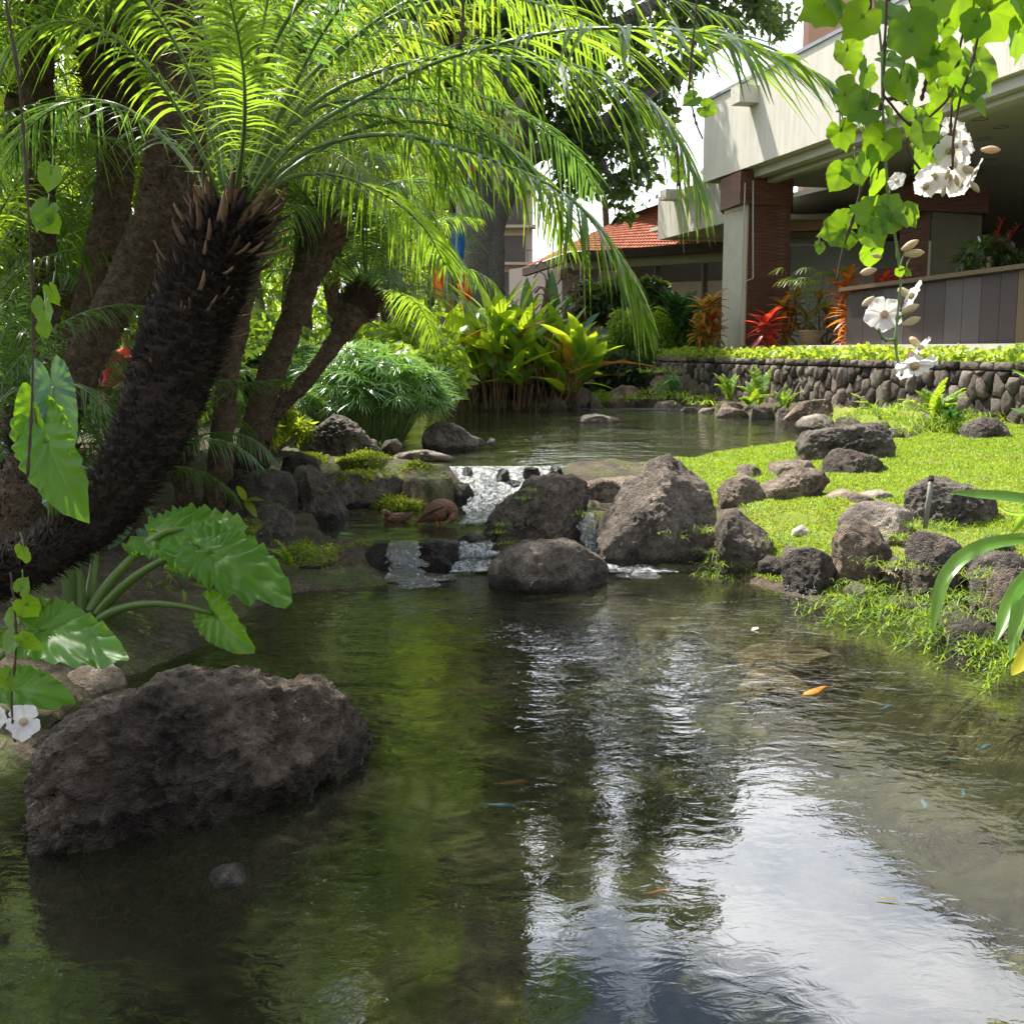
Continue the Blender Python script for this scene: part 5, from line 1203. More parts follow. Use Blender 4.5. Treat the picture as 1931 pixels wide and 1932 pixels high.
# ------------------------------------------------------------------ the other palms
def px_path(pts_, ys): return [D(a, b, y) for (a, b), y in zip(pts_, np.interp(np.linspace(0, 1, len(pts_)), np.linspace(0, 1, len(ys)), ys))]
q8 = mpp(9.6)
palm('thick curved palm trunk ringed with old leaf scars, rising behind the leaning palm', px_path([(-60, 1010), (20, 930), (85, 820), (135, 735), (180, 640), (235, 540), (285, 450), (318, 380), (330, 290), (340, 150), (330, 0), (325, -180)], [9.2, 9.9]),
     [r * q8 for r in (52, 46, 38, 36, 36, 38, 44, 52, 54, 52, 46, 40)], nf=20, fs=1.35, mats='ggy', seed=8, stubs=110, stub_len=.18, spiral=True, sk=.09, spk=2600, skirt=.5, ring=.06, downs=.5, amp=.2)
q10 = mpp(10.5)
palm('brown stubbly palm trunk at the far side of the thick curved one', px_path([(80, 800), (130, 700), (165, 600), (195, 480), (212, 380), (218, 270), (212, 180), (200, 90)], [10.4, 10.8]), [r * q10 for r in (34, 33, 33, 34, 34, 32, 46, 46)], nf=20, fs=1.3, mats='ggb', seed=9, stubs=60, spiral=True, spk=2200, skirt=.28, ring=.05, amp=.2)
palm('slim palm trunk leaning over the mossy bank with a ragged brown collar below its fronds', px_path([(465, 880), (480, 800), (510, 710), (545, 620), (575, 530), (598, 460), (610, 425)], [12.7, 13.0]), [r * mpp(12.9) for r in (26, 24, 25, 24, 28, 42, 40)], nf=26, fs=1.05, mats='gbg', seed=10, stubs=70, stub_len=.2, spiral=True, spk=1500, skirt=.2, rootball=.26, amp=.18)
palm('thin palm trunk slanting across the umbrella sedge with a dark bulb under its crown', px_path([(492, 830), (520, 775), (560, 735), (600, 690), (635, 640), (665, 590), (688, 556)], [12.9, 13.6]), [r * mpp(13.2) for r in (19, 15, 15, 15, 17, 34, 26)], nf=26, fs=.95, mats='ggb', seed=11, stubs=40, stub_len=.13, spk=900, skirt=.16, amp=.15)
palm('straight smooth palm trunk standing on the bank right behind the leaning palm', px_path([(408, 925), (418, 830), (428, 730), (440, 640), (462, 520), (485, 430), (500, 350)], [11.6, 12.0]), [r * mpp(11.8) for r in (29, 22, 20, 24, 26, 34, 30)], nf=26, fs=1.15, mats='gby', seed=12, stubs=30, spk=1200, skirt=.22, amp=.08, ring=.045)
palm('short dark palm stump half hidden at the frame edge', px_path([(10, 1060), (30, 960), (55, 880), (70, 800)], [7.6, 7.9]), [r * mpp(7.7) for r in (70, 62, 40, 22)], nf=0, seed=13, stubs=0, spk=1600, bark='palm_bark', amp=.2)
palm('slender palm trunk glimpsed between the two big trunks', px_path([(265, 800), (272, 700), (282, 620), (290, 540), (290, 440)], [13.5, 13.8]), [r * mpp(13.6) for r in (24, 23, 22, 22, 24)], nf=24, fs=1.2, mats='ggb', seed=14, stubs=20, spk=600)
palm('palm with reddish trunk stubble, low at the edge of the grove', px_path([(95, 790), (110, 700), (118, 620), (128, 560)], [12.5, 12.8]), [r * mpp(12.6) for r in (30, 32, 34, 36)], nf=24, fs=1.0, mats='bgb', seed=15, stubs=30, spk=800)
# crowns that fill the grove behind; each a palm of its own
grove = [(-60, 620, 11, 1.3, 'g'), (60, 420, 14, 1.5, 'gy'), (170, 330, 16, 1.6, 'gy'), (40, 180, 13, 1.5, 'g'), (330, 420, 22, 2.0, 'GY'), (440, 240, 25, 2.2, 'GY'), (560, 300, 27, 2.3, 'YG'),
         (650, 210, 29, 2.5, 'GGY'), (640, 330, 31, 2.4, 'GY'), (720, 450, 28, 1.6, 'GY'), (820, 180, 48, 3.4, 'GGY'), (560, 80, 26, 2.4, 'G'), (250, 60, 15, 1.6, 'gy'), (870, 60, 48, 3.4, 'G'),
         (60, 690, 15, .8, 'b'), (222, 850, 12.5, .55, 'b'), (30, 740, 11.5, .9, 'b'), (352, 720, 15, .7, 'bg'), (700, 40, 46, 3.6, 'G'), (380, 560, 22, 1.5, 'GY'), (620, 520, 27, 1.6, 'Y'), (760, 560, 34, 1.5, 'YG'),
         (-150, 300, 10, 1.5, 'g'), (250, -120, 14, 1.9, 'g'), (60, -150, 11, 1.8, 'g'), (840, -90, 42, 3, 'GY'),
         (50, 890, 9.6, .75, 'b'), (225, 900, 10.2, .8, 'b'), (330, 850, 11.4, .75, 'b'), (120, 850, 11, .5, 'b'), (350, 770, 14, .9, 'bg'), (-40, 810, 9, .9, 'b')]
desc = ['drooping over the stump', 'with yellow tipped fronds high in the grove', 'behind the stubbly trunk', 'spilling over the vine string', 'between the two big trunks', 'behind the upright fronds of the leaning palm', 'behind the slim palm', 'deep in the sunlit grove',
        'beside the coloured sails', 'fine and low behind the thin palm', 'towering behind the sails', 'behind the topmost fronds of the leaning palm', 'behind the thick curved trunk top', 'hanging yellow leaflets before the big tree',
        'with dark fronds beside the red dress', 'with dark low fronds under the red dress', 'with dark low fronds beside the vine leaves', 'with shaded fronds behind the leaning palm', 'tall and yellowish before the hotel tower', 'glimpsed in a gap by the slim palm', 'with yellow fronds behind the sedge', 'arching over the canna clump',
        'overhanging from outside the frame edge', 'high above the leaning palm crown', 'high above the thick curved trunk', 'high over the sails',
        'lowest of all, with dark fronds beside the stump', 'low, right above the elephant ear leaves', 'low beside the straight smooth trunk', 'small and dark below the red dress', 'small and dark in a gap by the straight trunk', 'shaded and low, cut by the frame edge']
for k, ((px, py, y, fs, mats_), ds) in enumerate(zip(grove, desc)):
    c = D(px, py, y); g0 = float(ground_z(np.array([c[0]]), np.array([y]))[0]); lean = RNG.uniform(-.5, .5)
    hgt = max(c[2] - g0, .25); r_ = .09 * (0.8 + .3 * fs)
    pth = [(c[0] + lean * hgt * .25, y + .2, g0 - .1), (c[0] + lean * hgt * .12, y + .1, g0 + hgt * .5), tuple(c)]
    palm('feather palm ' + ds, pth, [r_ * 1.15, r_, r_ * 1.5], nf=20 if c[2] > 2 else 14, fs=fs * .95, mats=mats_, seed=40 + k, stubs=8, spk=160, downs=.45, group='palms of the grove')

# ------------------------------------------------------------------ leaf clouds
def leaf_cloud(C, R, n, size, seed, squash=(1, 1, 1), aspect=.5, shell=.55, rows=3, down=.25):
    rg = np.random.default_rng(seed); C = np.atleast_2d(C); R = np.broadcast_to(np.asarray(R, float), (len(C),))
    wgt = R ** 2; j = rg.choice(len(C), n, p=wgt / wgt.sum()); d = nrm(rg.normal(size=(n, 3)))
    B = C[j] + d * (R[j] * rg.uniform(shell, 1.05, n) ** 0.7)[:, None] * np.asarray(squash)
    B = B + 0.12 * R[j][:, None] * np.stack([perlin(B * 1.3), perlin(B * 1.3 + 40), perlin(B * 1.3 + 80)], 1)
    dv = nrm(d * .6 + rg.normal(size=(n, 3)) + [0, 0, -down]); wd = nrm(np.cross(dv, rg.normal(size=(n, 3))))
    s_ = size * rg.uniform(.6, 1.4, n)
    return blades(B, dv, s_, s_ * aspect, wd, .2, rows, (.35, 1, .05) if rows == 3 else (.3, 1, .9, .05))
def plant_mass(name, label, cat, C, R, n, size, mat, seed, kind=None, stem=None, **k):
    V, F = leaf_cloud(C, R, n, size, seed, **k); C = np.atleast_2d(C)
    base = np.array([C[:, 0].mean(), C[:, 1].mean(), (C[:, 2] - np.broadcast_to(R, (len(C),))).min()])
    t = thing(name, label, cat, tuple(base)) if kind is None else None
    if t is None:
        mb = MB(); mb.add(V, F); return mb.link(name, M[mat], None, label=label, cat=cat, kind=kind)
    mb = MB(); mb.add(V, F); mb.link('foliage', M[mat], t)
    rg = np.random.default_rng(seed); mb = MB()
    for c in C[: 14]:
        q = base + np.array([rg.uniform(-.1, .1), rg.uniform(-.1, .1), -.1]); mb.add(*tube([q, (q + c) / 2 + rg.normal(0, .05, 3), c], [.03, .02, .012], 5))
    mb.link('stem', M['bark'], t); return t
rg = np.random.default_rng(77)
# a belt of thick greenery that closes the grove behind
Cs, Rs = [], []
for px in range(-500, 860, 55):
    for k in range(5):
        y = rg.uniform(44, 50) if px > 560 else rg.uniform(34, 40) if px > 420 else rg.uniform(27, 33); Cs.append(D(px + rg.uniform(-30, 30), 640 - k * 170 + rg.uniform(-60, 60), y)); Rs.append(rg.uniform(1.3, 2.4))
Cs, Rs = np.array(Cs), np.array(Rs)
plant_mass('far_thicket', 'wall of mixed greenery closing off the palm grove', 'thicket', Cs, Rs, 42000, .34, 'hedge_leaf', 5, kind='stuff')
Cs = np.array([D(px, 690 + rg.uniform(-30, 30), rg.uniform(20, 24)) for px in range(-100, 830, 42)])
plant_mass('undergrowth', 'low dark undergrowth on the ground among the palms', 'undergrowth', Cs, rg.uniform(.5, .8, len(Cs)), 16000, .2, 'hedge_leaf', 6, kind='stuff')

# big spreading tree against the sky
bt = thing('banyan_tree', 'huge grey trunked banyan with dark leaves showing against the white sky', 'tree', tuple(D(905, 660, 40)))
mbt = MB(); yb = 40
b0 = D(905, 690, yb)
limbs = [([D(905, 690, yb), D(905, 560, yb), D(908, 440, yb), D(900, 330, yb + .5), D(930, 180, yb), D(1000, 20, yb), D(1080, -160, yb)], [1.0, .75, .62, .6, .5, .35, .2]),
         ([D(925, 690, yb), D(930, 520, yb - .3), D(935, 420, yb), D(975, 320, yb), D(1010, 180, yb - 1), D(1090, 60, yb - 2)], [.5, .4, .36, .32, .25, .12]),
         ([D(985, 300, yb), D(1080, 260, yb - 1), D(1190, 200, yb - 1), D(1300, 120, yb - 1), D(1400, 60, yb)], [.34, .28, .22, .15, .07]),
         ([D(940, 180, yb), D(1060, 90, yb), D(1180, 40, yb - 1), D(1300, -40, yb), D(1420, -80, yb)], [.4, .32, .25, .18, .08]),
         ([D(1080, 260, yb - 1), D(1130, 300, yb - 1), D(1160, 350, yb - 1.5)], [.15, .1, .05]),
         ([D(900, 330, yb), D(800, 200, yb + 1), D(700, 60, yb + 2), D(600, -100, yb + 2)], [.55, .4, .3, .15])]
for pth, rr in limbs:
    pp = resample(pth, 26); mbt.add(*tube(pp, np.interp(np.linspace(0, 1, 26), np.linspace(0, 1, len(rr)), rr), 14, wob=.08))
mbt.link('trunk', M['bark'], bt)
Cs, Rs = [], []
for (px, py, r) in [(860, -110, 2.2), (800, -170, 2.2), (740, -110, 2.2), (900, -200, 2.2), (690, -200, 2.4), (640, -120, 2.2), (1020, 60, 1.6), (1100, 20, 1.8), (1190, 60, 1.7), (1270, 20, 1.9), (1350, 10, 1.6), (1420, 15, 1.3), (1460, 40, .9), (1120, 130, 1.6), (1210, 150, 1.5), (1180, 230, 1.3), (1120, 270, 1.4), (1060, 300, 1.3), (1080, 200, 1.6), (1150, 330, .9),  # leading clumps hang out of view, added to darken the pond's reflection
                    (1230, 280, .8), (1200, 300, .9), (1140, 370, .7), (1030, 230, 1.5), (1260, 110, 1.1), (1330, 80, 1.0), (1000, 130, 1.6), (950, 40, 1.8), (860, -20, 2.2), (760, 60, 2.0), (700, -60, 2.2), (1000, -90, 2.4), (1130, -110, 2.4), (1260, -100, 2.4), (1380, -80, 2.0),
                    (1100, -240, 2.4), (1250, -240, 2), (950, -260, 3), (1360, -330, 1.4), (800, -220, 3), (650, -300, 3), (1080, 350, 1.0), (1110, 320, 1.1), (1220, 215, 1.2)]:
    for _ in range(4):
        c = D(px + rg.uniform(-40, 40), py + rg.uniform(-35, 35), yb + rg.uniform(-3.5, 2)); Cs.append(c); Rs.append(r * rg.uniform(.3, .55))
V, F = leaf_cloud(np.array(Cs), np.array(Rs), 34000, .28, 12, aspect=.55, shell=.1); mb = MB(); mb.add(V, F); mb.link('crown', M['tree_leaf'], bt)
# coconut palm against the sky
cp, _, _ = palm('small coconut palm whose fronds hang against the white sky beside the pavilion roof', [D(1150, 640, 56), D(1148, 500, 56), D(1140, 372, 56)], [.22, .17, .15], nf=16, fs=1.9, mats='b', seed=90, stubs=0, spk=0, downs=.5)

# unseen trees, added to shade the pond and darken what it mirrors
def added_shade_tree(label, x, y, h, r, n, seed, mat='hedge_leaf', bx=-6.5):
    t = thing('added_shade_tree', label, 'tree', (bx, y, .2)); rg_ = np.random.default_rng(seed)
    mb = MB(); mb.add(*tube(resample([(bx, y, 0), (bx + .2, y, h * .5), (x, y + .2, h * .8)], 12), np.linspace(.22, .1, 12), 10, wob=.04)); mb.link('trunk', M['bark'], t)
    C = np.array([(x + rg_.normal(0, r * .5), y + rg_.normal(0, r * .5), h * rg_.uniform(.72, 1.1)) for _ in range(16)])
    V, F = leaf_cloud(C, np.full(16, r * .5), n, .22, seed); mb = MB(); mb.add(V, F); mb.link('crown', M[mat], t)
    return t
0 and added_shade_tree('added unseen leafy tree over the bank at the frame edge, above the huge dark boulder', -4.8, 7.6, 6.2, 1.6, 8000, 3)
added_shade_tree('unseen tree added to shade the pond around the huge dark boulder', -3.6, 6.8, 7.6, 1.7, 9000, 4)

# ------------------------------------------------------------------ umbrella sedge
def whorl_mesh():
    rg = np.random.default_rng(2); n = 23; az = np.linspace(0, 2 * pi, n, endpoint=False) + rg.normal(0, .1, n)
    dv = nrm(np.stack([np.cos(az), np.sin(az), rg.uniform(.0, .45, n)], 1)); wd = nrm(np.stack([-np.sin(az), np.cos(az), 0 * az], 1))
    V, F = blades(np.zeros((n, 3)), dv, rg.uniform(.8, 1.1, n), .055, wd, .55, 6, (.5, 1, .9, .7, .05))
    me = mesh_from('whorl', V, [F]); me.materials.append(M['sedge']); return me
WH = whorl_mesh()
def sedge(label, px0, px1, ptop, pbase, y, count, size, seed, depth=1.2, group=None):
    rg = np.random.default_rng(seed); b = D((px0 + px1) / 2, pbase, y); t = thing('umbrella_sedge', label, 'sedge', tuple(b), group)
    W_ = (D(px1, ptop, y)[0] - D(px0, ptop, y)[0]) / 2; H = D(0, ptop, y)[2] - b[2]; st = MB()
    for i in range(count):
        a = rg.uniform(0, 2 * pi); u = rg.uniform(0, 1) ** .55; x, yy = cos(a) * u, sin(a) * u
        z = H * (sqrt(max(0, 1 - .82 * u * u)) * rg.uniform(.72, 1.0)) if rg.uniform() < .75 else H * rg.uniform(.25, .7)
        c = b + np.array([x * W_, yy * depth, z]); q = b + np.array([x * W_ * .45, yy * depth * .5, -.1])
        st.add(*tube(resample([q, (q + c) / 2 + [0, 0, H * .1], c], 6), .006, 4, False))
        o = bpy.data.objects.new('whorl', WH); COL.objects.link(o); o.parent = t; o.location = c - b
        s_ = size * rg.uniform(.75, 1.2); o.scale = (s_, s_, s_); o.rotation_euler = (rg.normal(0, .3) - .15 * yy, rg.normal(0, .3) + .5 * x, rg.uniform(0, 6.28))
    st.link('stems', M['rachis'], t)
sedge('rounded bush of umbrella sedge with starry whorls at the water behind the jagged boulder', 560, 838, 640, 822, 18.0, 260, .36, 4, 1.1)
sedge('smaller umbrella sedge clump behind the slim palm, partly in shade', 500, 640, 640, 800, 19.8, 90, .3, 5, .8)

# ------------------------------------------------------------------ broad leaves
def blade_leaf(n=9, w=.5, fold=.25, curve=.35, tipw=.04, wave=.0, seed=0):
    """one broad leaf, unit length along +x, normal +z"""
    t = np.linspace(0, 1, n); pr = np.sin(np.clip(t * .93 + .05, 0, 1) * pi) ** .75 * w * .5 * (1 - .25 * t); pr[-1] = .004; pr[0] = .012
    s_ = np.linspace(-1, 1, 5); V = np.zeros((n, 5, 3)); V[..., 0] = t[:, None]; V[..., 1] = pr[:, None] * s_; V[..., 2] = fold * pr[:, None] * np.abs(s_) - curve * t[:, None] ** 2 + wave * np.sin(t[:, None] * 22 + seed) * np.abs(s_) * .5
    V = V.reshape(-1, 3); return V, grid_faces(n, 5), V[:, :2].copy()
def leaf_me(name, mat, **k):
    V, F, uv = blade_leaf(**k); me = mesh_from(name, V, [F], uv=uv); me.materials.append(M[mat]); return me
CAL = [leaf_me('leaf', 'canna', w=.40, curve=c, fold=f, wave=.01, seed=i) for i, (c, f) in enumerate(((.12, .3), (.35, .25), (.6, .2)))]
CAY = [leaf_me('leaf', 'canna_y', w=.30, curve=.4, fold=.3, wave=.03)]; CAB = [leaf_me('leaf', 'canna_b', w=.2, curve=.9, fold=.6, wave=.06)]
def put_leaf(me, parent, base, dv, s_, roll=0.0, name='leaf', **k):
    from mathutils import Matrix
    o = bpy.data.objects.new(name, me); COL.objects.link(o); o.parent = parent; R = rot_to(dv, roll)
    o.matrix_local = Matrix.Translation(Vector(np.asarray(base) - np.array(parent.location))) @ Matrix(R.tolist()).to_4x4() @ Matrix.Scale(s_, 4)
    for a, b in k.items(): o[a] = b
    return o
def canna(label, px0, px1, ptop, pbase, y, stems, seed, ls=.55, depth=1.0, brown=.18):
    rg = np.random.default_rng(seed); b = D((px0 + px1) / 2, pbase, y); t = thing('canna_clump', label, 'canna', tuple(b)); H = D(0, ptop, y)[2] - b[2]
    W_ = (D(px1, ptop, y)[0] - D(px0, ptop, y)[0]) / 2; st = MB(); cnt = 0
    for i in range(stems):
        x, yy = rg.uniform(-1, 1), rg.uniform(-1, 1); hh = H * (1 - .45 * x * x) * rg.uniform(.55, .9)
        q = b + np.array([x * W_ * .72, yy * depth, 0]); top = q + np.array([x * W_ * .3, rg.normal(0, .1), hh]); pth = resample([q, (q + top) / 2, top], 8)
        st.add(*tube(pth, .018, 5, False))
        for j in range(5):
            if cnt > 292: break
            u = .35 + .65 * (j + rg.uniform(0, 1)) / 5; p0 = pth[min(7, int(u * 7))]; az = rg.uniform(0, 2 * pi); lift = rg.uniform(.5, 2.6) * (0.5 + u)
            dv = nrm([cos(az) * 1.0 + x * .25, sin(az) * .8, lift]); side = abs(x) > .55
            mm = CAB if rg.uniform() < brown * (1.3 - u) else CAY if rg.uniform() < (.28 if (x > .45) else .07) else CAL
            put_leaf(mm[rg.integers(len(mm))], t, p0, dv, ls * rg.uniform(.7, 1.25), rg.uniform(-.6, .6)); cnt += 1
    st.link('stems', M['stem_brown'], t)
    # dry hanging sheaths at the foot
    n = 300; B = b + np.stack([rg.uniform(-W_ * .8, W_ * .8, n), rg.uniform(-depth, depth * .3, n), rg.uniform(.1, H * .42, n)], 1)
    dv = nrm(np.stack([rg.normal(0, .15, n), rg.normal(0, .15, n), -np.ones(n)], 1)); V, F = blades(B, dv, rg.uniform(.2, .45, n), .05, nrm(rg.normal(size=(n, 3))), 0, 4, (.5, 1, .8, .1)); mb = MB(); mb.add(V, F); mb.link('dry_sheaths', M['stem_brown'], t, kind='stuff')
canna('big clump of yellow green canna leaves growing from the upper pool on brown stems', 800, 1120, 545, 768, 30.5, 72, 3, 1.12, 1.3, .10)
canna('low group of bright canna leaves behind the umbrella sedge', 640, 790, 600, 720, 27, 22, 4, .7, .8, .1)
canna('shady row of canna leaves under the thin palm crown', 560, 680, 630, 740, 24, 16, 6, .6, .8, .1)
# scarlet blooms seed heads of the tall plant behind
sd_ = thing('giant_leaf_plant', 'dull bird of paradise leaves with dry drooping flower heads behind the cannas', 'plant', tuple(D(1035, 640, 36)))
for (px, py, dx, dz, s_) in ((1000, 640, -.1, 1, 1.9), (1020, 650, .25, 1, 1.8), (1045, 640, .5, 1, 1.7), (1060, 620, .2, 1, 1.6), (985, 620, -.3, 1, 1.5), (1075, 650, .6, .8, 1.4), (1035, 640, .05, 1, 2.1)):
    put_leaf(leaf_me('leaf', 'taro_shade_tint', w=.3, curve=.15, fold=.3), sd_, D(px, py, 36), (dx, .1, dz), s_, rg.uniform(-.6, .6))
mb = MB()
for k in range(26):
    q = D(rg.uniform(1000, 1085), rg.uniform(490, 600), 35.5); mb.add(*tube(resample([q, q + [.15, 0, .18], q + [.35, 0, .05], q + [.4, 0, -.3]], 7), [.02, .02, .018, .018, .02, .03, .035], 4))
mb.link('dry_flower_heads', M['dead'], sd_)

# shrubs behind the wall end
def shrub(label, px0, px1, ptop, pbase, y, n, size, mat, seed, name='shrub', cat='shrub', k=9, **kw):
    rg = np.random.default_rng(seed); a, b = D(px0, pbase, y), D(px1, ptop, y); Wd = (b[0] - a[0]) / 2; H = b[2] - a[2]
    C = np.array([(a[0] + Wd + rg.uniform(-.8, .8) * Wd, y + rg.uniform(-.5, .5), a[2] + H * rg.uniform(.25, .78)) for _ in range(k)]); R = np.full(k, min(Wd, H) * .42)
    return plant_mass(name, label, cat, C, R, n, size, mat, seed, **kw)
shrub('rounded bright green shrub with feathery leaves over the end of the stone wall', 1180, 1335, 585, 690, 37, 7000, .15, 'fern', 21, k=14)
shrub('grey green shrub with straw coloured stems beside the canna clump', 1095, 1225, 575, 740, 36, 6500, .22, 'hedge_leaf', 22, k=16, aspect=.2)
shrub('dark leafy shrub low on the far bank under the grey green shrub', 1090, 1215, 660, 752, 35, 4000, .18, 'tree_leaf', 23, k=12)
shrub('deep green shrub in the shade under the pavilion eave', 1085, 1250, 530, 620, 41, 4500, .28, 'tree_leaf', 24, k=10)
shrub('lush low leafy plant at the foot of the slim palm', 480, 570, 735, 850, 15.2, 2600, .12, 'palm_yellow', 25, k=10, aspect=.3)
shrub('dark shrub behind the straight palm trunk', 420, 520, 620, 790, 17, 3000, .18, 'tree_leaf', 26, k=10)
shrub('dark greenery low behind the canna stems', 810, 1110, 640, 765, 34, 5000, .25, 'tree_leaf', 30, k=16)
shrub('bright low plants on the far bank between brown boulders', 1120, 1160, 735, 762, 33, 900, .1, 'fern', 27, k=5)
shrub('pale leaved little shrub growing by the square brown stone', 1235, 1275, 705, 752, 31.6, 500, .16, 'sedge', 28, k=5, aspect=.25)
# tree fern / giant dark fern
def fern(label, px, pbase, y, n, length, mat, seed, lift=50, bend=80, ll=.12, nl=34, name='fern', az0=None, group=None):
    rg = np.random.default_rng(seed); b = D(px, pbase, y); t = thing(name, label, 'fern', tuple(b), group)
    for j in range(n):
        L_ = length * rg.uniform(.7, 1.1); (rv, rf), (lv, lf) = frond(arch(L_, lift + rg.normal(0, 12), bend * rg.uniform(.6, 1.2)), nl, ll * length, ll * length * .22, .08, .2, .006 * length, seed * 31 + j, rows=4, thorns=False)
        az = rg.uniform(0, 2 * pi) if az0 is None else rg.normal(az0, .9); c_, s_ = cos(az), sin(az); R = np.array([[c_, -s_, 0], [s_, c_, 0], [0, 0, 1]])
        me = mesh_from('frond', np.concatenate([rv, lv]) @ R.T, [np.concatenate([rf[0], lf + len(rv)]), rf[1]]); link('frond', me, M[mat], t)
    return t
fern('large dark green fern standing against the pavilion shade', 1285, 630, 35.5, 26, 1.5, 'fern_d', 31, 70, 50, .2, 30)
fern('first yellow green fern growing from the foot of the stone wall', 1375, 755, 27.5, 7, .75, 'fern', 32, 75, 60, .2, az0=1.57)
fern('tall pale fern of the pair growing at the wall, beside the papyrus sprig', 1432, 765, 26.3, 8, 1.0, 'fern', 33, 72, 60, .18, az0=1.57)
fern('low reddish green fern of the pair at the wall', 1412, 765, 26.0, 7, .6, 'fern', 34, 55, 70, .2)
fern('lone small fern by the upright dark stone', 1480, 778, 25.2, 7, .6, 'fern', 35, 75, 60, .2)
fern('fern with one long frond bending low over the water before the wall', 1668, 800, 20.3, 7, .75, 'fern', 36, 60, 80, .2)
fern('bushy tall fern clump leaning from the wall above the pointed stone', 1762, 795, 18.6, 16, .75, 'fern', 37, 65, 70, .18)
fern('little lime green fern on the mossy bank boulder', 548, 1070, 9.6, 6, .28, 'fern', 38, 60, 70, .22)
fern('green sword fern in the shade under the bushy wall fern', 1790, 820, 18.2, 14, .6, 'fern_d', 39, 60, 70, .2)

# ti plants and crotons on the terrace
def ti(label, tops, y, pbase, mat, seed, ls=.5, nl=22, w=.2, group=None, cat='ti plant', name='ti_plant'):
    rg = np.random.default_rng(seed); b = D(tops[0][0], pbase, y); t = thing(name, label, cat, tuple(b), group); me = leaf_me('leaf', mat, w=w, curve=.45, fold=.35)
    st = MB()
    for (px, py) in tops:
        c = D(px, py, y); st.add(*tube(resample([b + [rg.normal(0, .08), 0, 0], (b + c) / 2 + [rg.normal(0, .08), 0, 0], c], 8), .022, 5))
        for j in range(nl):
            u = j / nl; az = j * 2.4; dv = nrm([cos(az), sin(az), 1.6 - 2.2 * u]); put_leaf(me, t, c - [0, 0, .3 * u * ls * 2], dv, ls * rg.uniform(.75, 1.15), rg.normal(0, .2))
    st.link('stem', M['stem_brown'], t); return t
ti('croton bush with yellow and red leaves growing against the stone pier', [(1326, 575), (1345, 565), (1335, 600), (1350, 620), (1320, 620)], 31.6, 655, 'croton', 51, .46, 20, .36, cat='croton', name='croton')
ti('small pink red ti plant low in front of the croton bush', [(1346, 600)], 31.6, 650, 'ti_red', 52, .4, 16, .3)
ti('scarlet ti plant with wide spread leaves before the wood column', [(1450, 600), (1440, 612)], 30.2, 662, 'ti_red', 53, .62, 13, .30)
ti('bronze croton with dense dark leaves beside the wood column', [(1478, 572), (1492, 590), (1486, 620), (1500, 560)], 30.6, 660, 'croton', 54, .46, 20, .36, cat='croton', name='croton')
ti('tall orange ti plant with its crown highest of all', [(1598, 525), (1590, 548), (1606, 560)], 29.2, 655, 'ti_orange', 55, .62, 24, .24)
ti('long dark red ti plant hanging low at the counter corner', [(1600, 585), (1612, 612), (1606, 636)], 28.0, 668, 'ti_orange', 56, .5, 30, .22)
ti('deep red ti plant behind the white flowers', [(1664, 528), (1690, 530)], 27.6, 650, 'ti_red', 57, .5, 20, .25)
ti('dark green leafy plant filling the gap behind the basket', [(1560, 590), (1570, 620), (1520, 600), (1545, 560)], 30.4, 655, 'croton', 58, .42, 22, .3, cat='croton', name='croton')
pb = D(1527, 652, 30.0); pot = thing('wicker_planter', 'woven wicker basket planter standing on the sill', 'planter', tuple(pb))
mb = MB(); a_ = np.linspace(0, 2 * pi, 24, endpoint=False)
mb.add(*tube([pb + [0, 0, 0], pb + [0, 0, .1], pb + [0, 0, .3], pb + [0, 0, .4]], [.24, .25, .29, .28], 20)); mb.link('basket', M['wicker'], pot)
mb = MB()
for k in range(6): mb.add(*tube([pb + [(.265 + .007 * k) * cos(t), (.265 + .007 * k) * sin(t), .03 + .065 * k] for t in np.append(a_, a_[0])], .012, 4, False))
mb.link('weave_band', M['wicker'], pot)
def cane_palm(label, px, pbase, y, h, seed):
    rg = np.random.default_rng(seed); b = D(px, pbase, y); t = thing('potted_palm', label, 'potted palm', tuple(b)); st = MB(); lf = MB()
    for j in range(16):
        az = rg.uniform(0, 6.28); hh = h * rg.uniform(.4, 1); c = b + np.array([cos(az) * .45 * hh, sin(az) * .3 * hh, hh]); st.add(*tube(resample([b, (b + c) / 2, c], 6), .008, 4))
        n = 9; aa = np.linspace(-1.3, 1.3, n) + az; dv = nrm(np.stack([np.cos(aa), np.sin(aa), np.full(n, .1)], 1)); V, F = blades(np.repeat(c[None], n, 0), dv, .42, .05, nrm(np.cross(dv, [0, 0, 1.0])), .6, 5, (.4, 1, .9, .5, .05)); lf.add(V, F)
    st.link('stem', M['rachis'], t); lf.link('foliage', M['palm_yellow'], t)
cane_palm('fine leaved lady palm growing in the wicker basket', 1527, 628, 30.0, 1.7, 61)
